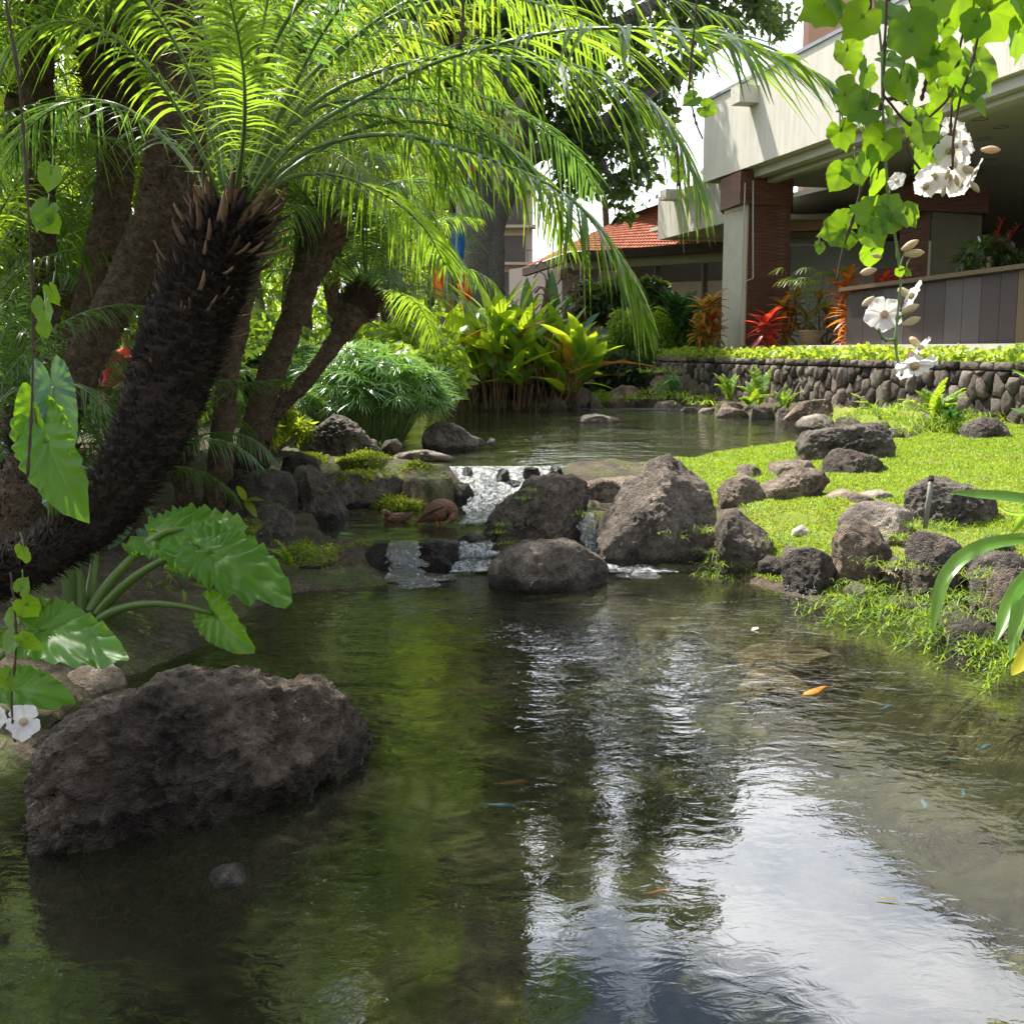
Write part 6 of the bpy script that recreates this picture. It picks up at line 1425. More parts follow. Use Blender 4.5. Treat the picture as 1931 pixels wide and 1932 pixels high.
# vase of tropical flowers on the counter
vb = D(1861, 512, 24.6); vs = thing('vase', 'pale yellow vase of red heliconias standing on the bar counter', 'vase', tuple(vb))
mb = MB(); mb.add(*tube([vb + [0, 0, .0], vb + [0, 0, .05], vb + [0, 0, .22], vb + [0, 0, .3]], [.1, .12, .14, .15], 16)); mb.link('vase_body', M['bud'], vs)
V, F = leaf_cloud(vb + np.array([[0, 0, .45], [.35, 0, .35], [-.3, 0, .3], [.5, 0, .25]]), .28, 380, .22, 71, aspect=.4); mb = MB(); mb.add(V, F); mb.link('foliage', M['tree_leaf'], vs)
mb = MB()
for (dx, dz) in ((.25, 1.05), (.45, .8), (.6, .95), (.35, .6), (.55, .55), (.15, .8)):
    mb.add(*tube([vb + [dx * .3, 0, .3], vb + [dx, 0, dz]], .012, 4))
    for q in np.linspace(.35, 1, 7):
        for s_ in (-1, 1): V, F = blades(np.array([vb + [dx * (.3 + .7 * q), 0, .3 + (dz - .3) * q]]), nrm(np.array([[s_ * .8, .1, .8]])), .11, .05, np.array([[0, 1.0, 0]]), 0, 4, (.6, 1, .7, .05)); mb.add(V, F)
mb.link('heliconia', M['ti_red'], vs)
V, F, uv = blade_leaf(w=.8, curve=-.1, fold=.4); mb = MB(); mb.add(vb + [-.2, 0, .55] + (V @ rot_to((-.3, 0, 1)).T) * .2, F); mb.link('white_bloom', M['petal'], vs)

# groundcover on top of the stone wall
ss_ = RNG.uniform(-1.4, WLEN, 15000); oo_ = RNG.uniform(-1.9, .03, 15000); W_ = wall_pos(ss_, np.full(15000, WALL_TOP), oo_)
mnd = .16 + .14 * (perlin(np.stack([ss_ * .8, oo_ * .8, ss_ * 0], 1)) + .4); W_[:, 2] += RNG.uniform(-.03, 1, 15000) * np.clip(mnd, .03, .5)
dv = nrm(RNG.normal(size=(15000, 3)) + [-.3, -.3, .35]); V, F = blades(W_, dv, RNG.uniform(.07, .15, 15000), .085, nrm(np.cross(dv, RNG.normal(size=(15000, 3)))), .25, 4, (.5, 1, .8, .05))
mb = MB(); mb.add(V, F); mb.link('groundcover', M['pothos'], None, kind='stuff', label='pale yellow green creeping vine covering the top of the stone wall', cat='groundcover')
# ------------------------------------------------------------------ heart and arrow shaped leaves
OUT = {'heart': ([0, 8, 25, 50, 80, 110, 140, 160, 172, 180], [1, .87, .78, .74, .70, .66, .62, .52, .34, .16]),
       'lobed': ([0, 8, 22, 36, 50, 66, 84, 100, 125, 150, 168, 180], [1, .84, .72, .80, .70, .66, .76, .66, .62, .58, .40, .18]),
       'arrow': ([0, 6, 14, 28, 50, 80, 108, 130, 146, 158, 168, 175, 180], [1, .90, .78, .58, .43, .36, .36, .41, .46, .46, .33, .18, .08])}
def polar_leaf(shape='heart', na=72, nr=9, wave=.03, waves=11, fold=.12, curve=.15, wid=1.0, seed=0, ragged=.015, cup=0.0):
    a = np.linspace(-pi, pi, na, endpoint=False); tb = OUT[shape]; R = np.interp(np.abs(np.degrees(a)), tb[0], tb[1])
    rg = np.random.default_rng(seed); R = R * (1 + ragged * perlin(np.stack([np.cos(a) * 6 + seed, np.sin(a) * 6, a * 0], 1)) * 2 + ragged * .5 * rg.normal(size=na))
    r = (np.linspace(0.03, 1, nr) ** .9)[:, None]; x = r * R * np.cos(a); y = r * R * np.sin(a) * wid
    z = fold * np.abs(y) - curve * (np.clip(x, -1, 1) ** 2) * np.sign(x) - cup * (y ** 2) + wave * np.sin(a * waves + seed) * (r ** 2) * np.abs(np.sin(a)) ** .3 + wave * .6 * np.sin(a * waves * 2.3 + seed * 2) * r ** 3 + wave * .8 * perlin(np.stack([x.ravel() * 3 + seed, y.ravel() * 3, x.ravel() * 0], 1)).reshape(x.shape)
    if shape == 'arrow':      # side veins lift the blade in even folds along the midrib
        z = fold * np.abs(y) - curve * x ** 2 * np.sign(x) + wave * .8 * np.sin((x - .75 * np.abs(y)) * 30 + seed) * np.clip(np.abs(y) * 4, 0, 1) + wave * 1.2 * r ** 4 * np.sin(a * waves * 1.7 + seed) + wave * 1.5 * perlin(np.stack([x.ravel() * 2.2 + seed, y.ravel() * 2.2, x.ravel() * 0], 1)).reshape(x.shape)
    V = np.stack([x, y, z], -1).reshape(-1, 3); V = np.vstack([V, [0, 0, 0]]); j = np.arange(na)
    return V, [grid_faces(nr, na, True), np.stack([np.full(na, len(V) - 1), j, (j + 1) % na], 1)], V[:, :2].copy()
def polar_put(parent, att, tip, nh, mat, shape='heart', name='leaf', **k):
    att, tip = np.asarray(att, float), np.asarray(tip, float); x = tip - att; L_ = np.linalg.norm(x); x = x / L_
    n = np.asarray(nh, float); n = nrm(n - x * (n @ x)); y = np.cross(n, x)
    V, F, uv = polar_leaf(shape, **k); W = att + (V @ np.stack([x, y, n])) * L_
    return link(name, mesh_from(name, W - np.array(parent.location), F, uv=uv), M[mat], parent)

# elephant ear plant on the bank
tb_ = D(150, 1195, 7.6)
taro = thing('elephant_ear_plant', 'elephant ear plant with thick pale stalks and huge glowing arrow shaped leaves on the bank', 'plant', tuple(tb_))
def stalk(pts_, ys, r0, r1):
    p = px_path(pts_, ys); mb = MB(); mb.add(*tube(resample(p, 22), np.linspace(r0, r1, 22), 10)); mb.link('stalk', M['taro_stalk'], taro); return p[-1]
M['taro_stalk'] = mat_leaf('elephant_ear_stalk', [(0.09, 0.15, 0.03), (0.14, 0.22, 0.05), (0.19, 0.28, 0.07)], (0.3, 0.45, 0.08), 0.25, 0.4, 0.5, island=False)
e1 = stalk([(165, 1195), (200, 1140), (260, 1085), (340, 1040), (395, 1040)][:3] + [(330, 1048), (395, 1042)], [7.6, 7.3], .045, .014)
polar_put(taro, D(392, 1042, 7.3), D(549, 1126, 6.8), (.25, -.75, .8), 'taro', 'arrow', na=110, nr=14, wave=.035, waves=17, fold=.10, curve=.10, seed=1, wid=.85)
stalk([(155, 1190), (185, 1130), (235, 1068), (300, 1010), (345, 998)], [7.6, 7.7], .05, .015)
polar_put(taro, D(318, 1005, 7.7), D(468, 992, 7.5), (.0, -.55, 1), 'taro', 'arrow', na=110, nr=14, wave=.035, waves=17, fold=.06, curve=.05, seed=2, wid=1.2)
stalk([(160, 1200), (205, 1158), (270, 1140), (340, 1143), (402, 1158)], [7.5, 7.2], .04, .012)
polar_put(taro, D(408, 1163, 7.2), D(472, 1232, 6.95), (-.6, -1, .35), 'taro', 'arrow', na=90, nr=12, wave=.03, waves=13, fold=.30, curve=.1, seed=3, wid=1.0)
stalk([(140, 1195), (132, 1130), (128, 1080), (118, 1040)], [7.6, 7.6], .055, .04)
stalk([(150, 1195), (150, 1130), (142, 1070), (135, 1030), (150, 930), (160, 880)], [7.6, 7.8], .055, .02)
stalk([(160, 1190), (170, 1120), (178, 1060), (182, 1000)], [7.7, 7.9], .045, .02)
polar_put(taro, D(165, 905, 7.9), D(170, 985, 7.8), (.1, -1, .4), 'taro_shade_tint', 'arrow', na=70, nr=9, wave=.03, seed=5, wid=1.1)
polar_put(taro, D(300, 1020, 8.0), D(352, 1090, 7.8), (.3, -1, .5), 'taro_shade_tint', 'arrow', na=70, nr=9, wave=.03, seed=6, wid=.9)
polar_put(taro, D(232, 1000, 7.9), D(205, 1035, 7.8), (.5, -1, .4), 'taro_shade_tint', 'arrow', na=70, nr=9, wave=.05, seed=7, wid=.8)
polar_put(taro, D(118, 925, 6.6), D(155, 955, 6.5), (.3, -1, .2), 'taro_shade_tint', 'heart', na=70, nr=9, wave=.04, seed=8)
# a second, nearer one whose leaves hang in at the frame edge
t2 = thing('elephant_ear_plant', 'nearer elephant ear whose long wavy bright leaf lies over the pale stone', 'plant', tuple(D(-60, 1330, 5.9)))
polar_put(t2, D(75, 1190, 6.0), D(238, 1241, 5.7), (-.15, -.7, 1), 'taro', 'arrow', na=110, nr=14, wave=.03, waves=15, fold=.16, curve=.06, seed=9, wid=.85)
polar_put(t2, D(18, 1300, 5.8), D(125, 1305, 5.7), (-.2, -.8, 1), 'taro', 'arrow', na=100, nr=12, wave=.04, waves=13, fold=.12, curve=.3, seed=10, wid=1.1)
mb = MB(); mb.add(*tube(resample([D(-80, 1400, 5.9), D(-20, 1260, 5.9), D(75, 1190, 6.0)], 14), np.linspace(.03, .012, 14), 8)); mb.add(*tube(resample([D(-80, 1400, 5.9), D(-30, 1320, 5.85), D(18, 1300, 5.8)], 12), np.linspace(.025, .01, 12), 8)); mb.link('stalk', M['taro_stalk'], t2)
t3 = thing('elephant_ear_plant', 'tall elephant ear with long upright leaves by the vine string at the frame edge', 'plant', tuple(D(60, 1100, 6.4)))
polar_put(t3, D(88, 830, 6.2), D(150, 985, 6.0), (-.2, -1, .1), 'taro', 'arrow', na=90, nr=12, wave=.02, seed=11, wid=1.0, fold=.2)
polar_put(t3, D(62, 770, 6.3), D(50, 880, 6.2), (.5, -1, .1), 'taro', 'arrow', na=90, nr=12, wave=.02, seed=12, wid=.8, fold=.2)
polar_put(t3, D(100, 730, 6.3), D(132, 860, 6.2), (.4, -1, .3), 'taro_shade_tint', 'arrow', na=90, nr=12, wave=.02, seed=13, wid=.75)
mb = MB()
for a, b in (((88, 830), (110, 960)), ((62, 770), (95, 950)), ((100, 730), (100, 940))): mb.add(*tube(resample([D(90, 1080, 6.4), D(*b, 6.35), D(*a, 6.25)], 14), np.linspace(.025, .01, 14), 8))
mb.link('stalk', M['taro_stalk'], t3)
# small leafy weed in front of the bank
wd_ = thing('leafy_weed', 'pale green leafy weed between the elephant ear stalks and the mossy boulder', 'weed', tuple(D(385, 1130, 7.6)))
mb = MB(); mb.add(*tube(resample([D(410, 1165, 7.4), D(400, 1120, 7.5), D(375, 1085, 7.6)], 8), .006, 5)); mb.add(*tube(resample([D(330, 1090, 7.7), D(300, 1050, 7.8), D(285, 1015, 7.9)], 8), .006, 5)); mb.link('stem', M['rachis'], wd_)
LW = leaf_me('leaf', 'palm_yellow', w=.45, curve=.3, fold=.2)
for k in range(46):
    q = D(rg.uniform(285, 420), rg.uniform(1055, 1125), rg.uniform(7.5, 7.9)); put_leaf(LW, wd_, q, rg.normal(size=3) + [0, -.3, .6], rg.uniform(.05, .11), rg.uniform(-1, 1))
ws_ = thing('seedling', 'small pale seedling with two broad leaves at the foot of the straight palm', 'weed', tuple(D(455, 965, 10.5)))
for dx, dz in ((.8, .3), (-.2, 1), (.5, -.4)): put_leaf(LW, ws_, D(462, 945, 10.5), (dx, -.4, dz), .2, .4)

# ------------------------------------------------------------------ hanging vines
def petal_mesh():
    n, m = 7, 7; t = np.linspace(0, 1, n)[:, None]; s_ = np.linspace(-1, 1, m)[None]
    w_ = np.interp(t, [0, .3, .7, .9, 1], [.10, .30, .52, .46, .22]); x = t * (1 - .12 * s_ ** 2); y = w_ * s_; z = .35 * (1 - t) ** 2 * -1 + .10 * np.sin(s_ * 4 + 1) * t - .22 * t ** 2 * 0 + .08 * s_ ** 2
    V = np.stack([x + 0 * s_, y + 0 * t, z + 0 * s_], -1).reshape(-1, 3); me = mesh_from('petal', V, [grid_faces(n, m)]); me.materials.append(M['petal']); return me
PT = petal_mesh(); BUDV = None
def flower(parent, c, face, size, seed=0, closed=False):
    """white trumpet flower: throat and five round petals; face: where it looks"""
    from mathutils import Matrix
    rg_ = np.random.default_rng(seed); f = nrm(face); R = rot_to(f, rg_.uniform(-1, 1)); mb = MB()
    p = [c - f * size * 1.1, c - f * size * .8, c - f * size * .35, c + f * 0.0]
    mb.add(*tube(resample(p, 8), np.interp(np.linspace(0, 1, 8), [0, .3, 1], [.10, .26, .22]) * size, 12, True))
    o = mb.link('flower', M['bud'], parent)
    for k in range(5):
        a = k * 2 * pi / 5 + rg_.normal(0, .08); d = R[:, 1] * cos(a) + R[:, 2] * sin(a); x = nrm(d + f * (-.15 if not closed else .9) + rg_.normal(0, .06, 3)); y = nrm(np.cross(f, x)); z = np.cross(x, y)
        q = bpy.data.objects.new('petal', PT); COL.objects.link(q); q.parent = o
        Mt = Matrix(np.stack([x, y, z], 1).tolist()).to_4x4() @ Matrix.Scale(size * rg_.uniform(.92, 1.1), 4); Mt.translation = Vector(c + d * size * .10 - np.array(parent.location)); q.matrix_local = Mt
    return o
def bud(parent, c, d, size, mat='bud'):
    p = [c, c + nrm(d) * size * .4, c + nrm(d) * size * .8, c + nrm(d) * size]; mb = MB(); mb.add(*tube(resample(p, 7), np.array([.08, .15, .21, .21, .16, .09, .02]) * size, 8)); return mb.link('bud', M[mat], parent)
def vine(label, strings, leaves, flowers, buds, y, rad=.0035, seed=0, shape='lobed'):
    rg_ = np.random.default_rng(seed); t = thing('hanging_vine', label, 'vine', tuple(D(*strings[0][0], y)))
    for s_ in strings:
        yy = np.linspace(y, y + rg_.uniform(-.06, .06), len(s_)); p = resample([D(a, b, q) for (a, b), q in zip(s_, yy)], 6 * len(s_)); mb = MB()
        r = rad * (1 + .9 * (rg_.uniform(size=len(p)) > .8)); mb.add(*tube(p, r, 5)); mb.link('stem', M['twig'] if s_[-1][1] < 560 or s_[0][0] < 200 else M['rachis'], t)
    for i, lf in enumerate(leaves):
        px, py, sz, ang = lf[:4]; yy = y + rg_.uniform(-.08, .08); a = radians(ang); w_ = sz * mpp(y) * .76 * .86
        ctr = D(px, py, yy); x = np.array([cos(a), rg_.uniform(-.35, .35), -sin(a)]); x = nrm(x); att = ctr - x * w_ * .38; tip = ctr + x * w_ * .62
        nh = np.array([rg_.normal(0, .45), -1, rg_.normal(.25, .45)]); sh = lf[4] if len(lf) > 4 else shape
        polar_put(t, att, tip, nh, 'vine_leaf', sh, na=48, nr=7, wave=.035, waves=5, fold=.14, curve=.16, seed=seed * 50 + i, wid=1.02, ragged=.02)
        mb = MB(); q = att + np.array([rg_.uniform(-.02, .02), .01, rg_.uniform(.02, .06)]); mb.add(*tube(resample([q, (q + att) / 2 + [0, .005, .005], att], 5), .0022, 4)); mb.link('petiole', M['rachis'], t)
    for i, (px, py, sz, face) in enumerate(flowers): flower(t, D(px, py, y + rg_.uniform(-.05, .05)), face, sz * mpp(y) * .5, seed * 10 + i)
    for (px, py, sz, dx, dz) in buds: bud(t, D(px, py, y), (dx, -.2, dz), sz * mpp(y))
    return t
VY = 3.1
vine('flowering vine strand hanging lowest, with white trumpets and cream buds before the bar counter', [[(1640, -60), (1650, 0), (1662, 95), (1664, 185), (1672, 330), (1680, 400), (1692, 470), (1698, 540), (1692, 600), (1690, 660), (1700, 710)], [(1664, 185), (1640, 290), (1612, 400), (1590, 470), (1578, 530)], [(1664, 185), (1700, 190), (1718, 215), (1712, 280), (1735, 320)], [(1692, 600), (1712, 590)], [(1690, 640), (1668, 640), (1655, 620)]],
     [(1605, 112, 78, 60), (1632, 150, 62, 100), (1590, 262, 62, 70), (1655, 282, 78, 110), (1640, 312, 60, 60, 'heart'), (1578, 340, 60, 120, 'heart'), (1618, 328, 60, 80, 'heart'), (1650, 352, 58, 95, 'heart'), (1630, 398, 74, 200), (1572, 438, 82, 170), (1600, 420, 50, 30), (1652, 448, 58, 60, 'heart'), (1642, 486, 54, 80, 'heart'), (1545, 470, 26, 90, 'heart'), (1690, 402, 70, 30), (1716, 412, 52, 50), (1675, 428, 46, 120), (1698, 515, 22, 60, 'heart'), (1712, 515, 20, 30, 'heart'), (1685, 230, 60, 40), (1612, 205, 80, 180)],
     [(1668, 592, 66, (-.25, -1, .1)), (1722, 560, 58, (.8, -.5, -.5)), (1738, 658, 56, (.6, -.4, -.7)), (1726, 695, 70, (.1, -.6, -.8)), (1690, 340, 34, (-.6, -.6, .3))],
     [(1700, 472, 34, .8, .5), (1705, 480, 36, 1, .1), (1652, 508, 34, -.8, -.2), (1700, 590, 34, 1, .5), (1702, 612, 34, 1, .4), (1662, 485, 20, -1, .2), (1648, 560, 30, -.7, -.5)], VY, seed=1)
vine('leafy vine strand with broad dark leaves hanging before the white fascia', [[(1668, -60), (1672, 0), (1668, 90), (1666, 180)], [(1700, -60), (1745, 120), (1738, 190)], [(1666, 180), (1720, 235), (1775, 200), (1800, 165)]],
     [(1538, 18, 88, 150), (1575, 10, 70, 40, 'heart'), (1612, 48, 80, 130), (1700, 45, 110, 30), (1730, 78, 96, 60), (1760, 20, 80, 90), (1690, 118, 70, 20), (1700, 165, 66, 80, 'heart'), (1716, 172, 80, 60), (1745, 108, 60, 120), (1762, 122, 88, 95), (1745, 265, 66, 70), (1720, 235, 60, 110), (1610, 185, 82, 15)], [], [], VY - .15, seed=2)
vine('vine strand at the frame corner with large leaves and a full cluster of white flowers', [[(1868, -60), (1858, 0), (1835, 110), (1820, 150), (1800, 240), (1796, 320)], [(1838, -60), (1828, 10), (1808, 100), (1795, 200), (1792, 260)], [(1792, 250), (1745, 290), (1720, 320)], [(1796, 320), (1780, 300)]],
     [(1810, 14, 92, 90), (1832, 55, 60, 110), (1895, 30, 120, 20), (1920, 85, 90, 80), (1855, 138, 100, 60), (1815, 175, 78, 110), (1800, 128, 62, 130), (1840, 190, 84, 45), (1772, 182, 66, 80), (1752, 230, 60, 60, 'heart'), (1762, 285, 74, 40, 'heart'), (1735, 300, 64, 100, 'heart'), (1925, 10, 90, 60), (1785, 60, 50, 60)],
     [(1800, 248, 56, (.2, -1, .3)), (1822, 268, 46, (.6, -.8, .2)), (1790, 285, 52, (-.2, -1, -.2)), (1815, 300, 44, (.5, -1, -.3)), (1790, 335, 60, (0, -1, -.3)), (1842, 325, 52, (.9, -.4, -.4)), (1760, 335, 56, (-.5, -.8, -.4)), (1812, 350, 50, (.2, -.8, -.6)), (1745, 355, 44, (-.4, -.6, -.7))],
     [(1808, 262, 22, .3, -1), (1800, 300, 18, .1, -1), (1790, 320, 20, -.4, -1), (1802, 330, 22, .2, -1), (1850, 282, 34, 1, -.05), (1830, 342, 26, .6, -.8), (1782, 352, 20, -.3, -1), (1815, 318, 16, .7, -.6)], VY + .1, seed=3)
vine('short vine tip with two small round leaves against the white sky', [[(1320, -60), (1300, 150), (1302, 185), (1318, 200)], [(1302, 185), (1312, 230), (1325, 262)], [(1275, 270), (1278, 300), (1280, 350)]],
     [(1300, 190, 38, 150, 'heart'), (1338, 206, 40, 20, 'heart'), (1272, 305, 30, 90, 'heart'), (1279, 335, 32, 80, 'heart')], [], [], VY + .4, seed=4, rad=.0028)
vine('bare knotted vine string with a few heart shaped leaves hanging at the frame edge', [[(5, -60), (14, 20), (30, 110), (42, 220), (50, 340), (58, 480), (62, 620), (60, 760), (52, 900)]],
     [(92, 340, 58, 110, 'heart'), (78, 412, 66, 120, 'heart'), (98, 425, 50, 60, 'heart'), (102, 560, 48, 70, 'heart'), (82, 598, 66, 100, 'heart'), (85, 625, 36, 80, 'heart'), (45, 1050, 46, 100, 'heart')], [], [], VY, seed=5, rad=.0032)
vine('low vine with crisp rounded leaves and one white trumpet flower beside the huge boulder', [[(20, 1080), (28, 1150), (30, 1230), (22, 1320), (28, 1400)]],
     [(45, 1102, 40, 300, 'heart'), (58, 1150, 56, 60, 'heart'), (18, 1165, 46, 170, 'heart'), (20, 1215, 64, 120, 'heart'), (62, 1215, 62, 50, 'heart'), (10, 1290, 54, 120, 'heart')],
     [(42, 1362, 66, (.1, -1, .25)), (-8, 1352, 44, (-.3, -1, 0))], [(12, 1395, 24, -.4, -.8), (20, 1340, 24, -.6, .5)], 3.6, seed=6)

# knotted dark vine hanging through the big frond
mb = MB(); hv = thing('hanging_vine', 'short dark vine string dangling onto the longest arching frond', 'vine', tuple(D(868, -40, 5.6)))
mb.add(*tube(resample([D(870, -40, 5.6), D(873, 20, 5.6), D(870, 70, 5.6), D(862, 92, 5.6)], 24), .008 * (1 + (np.arange(24) % 5 == 0)), 5)); mb.link('stem', M['twig'], hv)

# ------------------------------------------------------------------ strap leaves at the frame edge
sl = thing('spider_lily', 'spider lily with long glossy strap leaves reaching in at the frame edge', 'lily', tuple(D(2010, 1180, 4.6)))
def strap(pts_, ys, wmax, mat='strap', nh=(0, -.6, 1), twist=0.0):
    p = resample(px_path(pts_, ys), 26); n = len(p); T = nrm(np.gradient(p, axis=0)); t = np.linspace(0, 1, n)
    Wd = nrm(np.cross(T, np.asarray(nh, float))); N = np.cross(Wd, T); w_ = wmax * np.interp(t, [0, .5, .8, .95, 1], [.8, 1, .7, .28, .02]) * .5
    s_ = np.linspace(-1, 1, 7); V = p[:, None] + Wd[:, None] * (w_[:, None] * s_)[..., None] + N[:, None] * (w_[:, None] * (.35 * s_ ** 2 + .05 * np.cos(s_ * 9)))[..., None]
    uv = np.stack([np.repeat(t, 7), np.tile(s_, n)], 1)
    link('leaf', mesh_from('leaf', V.reshape(-1, 3) - np.array(sl.location), [grid_faces(n, 7)], uv=uv), M[mat], sl)
strap([(2010, 975), (1960, 950), (1900, 940), (1840, 935), (1788, 930)], [4.6, 4.5], .075)
strap([(2010, 960), (1960, 962), (1920, 968), (1886, 962)], [4.6, 4.7], .06, nh=(.3, -.5, -1))
strap([(2010, 1050), (1950, 1022), (1900, 1022), (1850, 1034), (1805, 1062), (1778, 1100), (1766, 1150), (1759, 1192)], [4.6, 4.3], .07, nh=(-.5, -.8, .8))
strap([(2000, 1010), (1975, 1060), (1945, 1090), (1912, 1130), (1895, 1170), (1878, 1212)], [4.6, 4.3], .085, nh=(-.8, -.9, .3))
strap([(2010, 1070), (1965, 1090), (1935, 1120), (1918, 1180), (1906, 1246)], [4.6, 4.2], .08, nh=(-.8, -.9, .2))
strap([(2010, 1100), (1975, 1000), (1940, 960), (1925, 985), (1905, 1010)], [4.6, 4.9], .05, nh=(-.5, -.8, .5))
strap([(1990, 760), (1960, 735), (1930, 710), (1908, 698)], [4.6, 4.5], .05)
strap([(1990, 800), (1960, 788), (1930, 778), (1905, 770)], [4.6, 4.7], .04)
strap([(1990, 1180), (1950, 1215), (1925, 1255), (1908, 1275)], [4.5, 4.3], .07, 'strap_y', nh=(-.6, -.9, .5))

# ------------------------------------------------------------------ grass
def grass(name, X, Y, Z, h, wd_, seed, lean=.5, mat='grass', rows=3, droop=.4, **k):
    rg_ = np.random.default_rng(seed); n = len(X); B = np.stack([X, Y, Z], 1); dv = nrm(np.stack([rg_.normal(0, lean, n), rg_.normal(0, lean, n), np.ones(n)], 1))
    az = rg_.uniform(0, pi, n); V, F = blades(B, dv, h, wd_, np.stack([np.cos(az), np.sin(az), 0 * az], 1), droop, rows, (1, .75, .08)); mb = MB(); mb.add(V, F); return mb.link(name, M[mat], None, kind='stuff', **k)
n = 420000; X = RNG.uniform(1.6, 11, n); Y = 8.3 + RNG.uniform(0, 1, n) ** 1.35 * 12.5; ok = lawn_mask(X, Y) & (X < .50 * Y + .4)
X, Y = X[ok], Y[ok]; patch = perlin(np.stack([X * 1.5, Y * 1.5, X * 0], 1)); bare = perlin(np.stack([X * 2.2 + 9, Y * 2.2, X * 0], 1)); edge_ = sm(10.2, 12.6, Y - .25 * (X - 3))
ok = (bare > -.42 + .30 * (1 - edge_) - .6 * edge_) | (RNG.uniform(size=len(X)) < .3); X, Y, patch = X[ok], Y[ok], patch[ok]; Z = ground_z(X, Y) + .01; hh = (.030 + .0016 * Y) * (1 + .35 * patch) * RNG.uniform(.6, 1.4, len(X))
M['dry_grass'] = mat_leaf('dry_grass_blades', [(0.16, 0.17, 0.03), (0.28, 0.25, 0.06), (0.40, 0.32, 0.12)], (0.55, 0.50, 0.10), 0.35, 0.6, 0.2)
dr = RNG.uniform(size=len(X)) < .08 + .55 * (1 - edge_[ok]) * np.clip(.6 + 2.5 * perlin(np.stack([X * 2.5, Y * 2.5, X * 0 + 5], 1)), 0, 1)
grass('lawn_grass', X[~dr], Y[~dr], Z[~dr], hh[~dr], (.0045 + .0005 * Y)[~dr], 1, .45, label='bright green mown grass covering the sunlit lawn', cat='grass')
grass('dry_grass', X[dr], Y[dr], Z[dr], hh[dr] * .8, (.0045 + .0005 * Y)[dr], 2, .9, 'dry_grass', label='straw coloured blades worn into the grass by the boulders', cat='grass')
def tufts(spots, name, label, seed, mat='grass', h=.2, wd_=.008, lean=.6, per=60, spread=.14, droop=.7):
    rg_ = np.random.default_rng(seed); Bx, By, Bz, H = [], [], [], []
    for q in spots:
        px, py, z = q[:3]; c = P(px, py, z) if len(q) < 4 else D(px, py, q[3]); k = q[4] if len(q) > 4 else 1.0
        Bx.append(c[0] + rg_.normal(0, spread * k, per)); By.append(c[1] + rg_.normal(0, spread * k * .8, per)); Bz.append(np.full(per, c[2] - .03)); H.append(h * k * rg_.uniform(.4, 1.3, per))
    return grass(name, np.concatenate(Bx), np.concatenate(By), np.concatenate(Bz), np.concatenate(H), wd_, seed, lean, mat, 5, droop, label=label, cat='grass')
tufts([(1620, 1130, .1), (1600, 1145, .04), (1660, 1120, .15), (1690, 1140, .06), (1730, 1155, .06), (1640, 1100, .2), (1760, 1165, .08), (1800, 1180, .12), (1840, 1190, .15), (1880, 1215, .12), (1760, 1130, .3), (1690, 1060, .4), (1820, 1120, .35),
       (1860, 1000, .5), (1740, 985, .5), (1780, 990, .5), (1800, 1010, .5), (1700, 1010, .45), (1850, 1080, .4), (1900, 1160, .3), (1930, 1225, .1), (1920, 1250, .06), (1560, 1030, .3), (1480, 1010, .35), (1470, 970, .4), (1520, 960, .42), (1440, 960, .4), (1500, 940, .45), (1780, 1150, .2), (1740, 1175, .02), (1860, 1215, .04)],
      'bank_grass', 'bright spiky grass growing between the boulders down to the pond edge', 11, h=.18, wd_=.0065, per=105, spread=.14, lean=.8)
tufts([(1360, 1040, .1, 10.1), (1350, 1080, 0, 10.0), (1375, 1085, 0, 9.9), (1345, 1000, .2, 10.3), (1390, 975, .3, 10.4), (1370, 1060, 0, 9.95), (1420, 960, .3, 10.4)], 'bank_grass', 'long grass blades hanging beside the tallest boulder', 12, h=.26, wd_=.008, per=46, spread=.08, lean=.7)
tufts([(1095, 965, 0, 11.0, .7), (1505, 880, .5, 14.2), (1530, 885, .5, 14.2), (1590, 900, .5, 13.2), (1565, 900, .5, 13.3), (1620, 905, .5, 13.3), (1655, 895, .5, 13.2), (1430, 905, .5, 13.0), (1470, 905, .5, 13.0), (1475, 900, .5, 13.2), (1690, 870, .5, 14.0)], 'bank_grass', 'grass tufts at the feet of the boulders on the lawn', 13, h=.17, wd_=.010, per=60, spread=.12)
tufts([(945, 985, 0, 10.7), (960, 1020, 0, 10.5), (975, 1030, 0, 10.4), (938, 1000, 0, 10.6), (1000, 920, 0, 10.9), (985, 935, 0, 10.9)], 'rock_grass', 'small yellow green sprigs on the leaning slab boulder', 14, h=.09, wd_=.014, per=26, spread=.05)
tufts([(1280, 1010, 0, 10.1), (1250, 1000, 0, 10.1), (1320, 1055, 0, 10.1)], 'rock_grass', 'thin green sprig on the dark face of the tallest boulder', 15, h=.12, wd_=.008, per=8, spread=.05)
tufts([(1215, 885, .5, 14.0), (1185, 893, .5, 13.8), (1200, 880, .5, 14.2), (1110, 885, .5, 14.2)], 'rock_grass', 'yellow green tuft on the rim of the upper pool', 16, h=.2, wd_=.012, per=40, spread=.15)
tufts([(1720, 800, .5, 18.6), (1740, 815, .5, 18.4), (1790, 815, .5, 18.0), (1815, 810, .5, 18.0), (1700, 790, .5, 19), (1780, 800, .5, 18), (1650, 780, .5, 20), (1800, 790, .5, 18.2), (1600, 790, .5, 21), (1710, 770, .5, 19), (1830, 790, .5, 18.4)], 'bank_grass', 'tall loose grass at the foot of the stone wall by the lawn', 17, h=.5, wd_=.014, per=110, spread=.22)
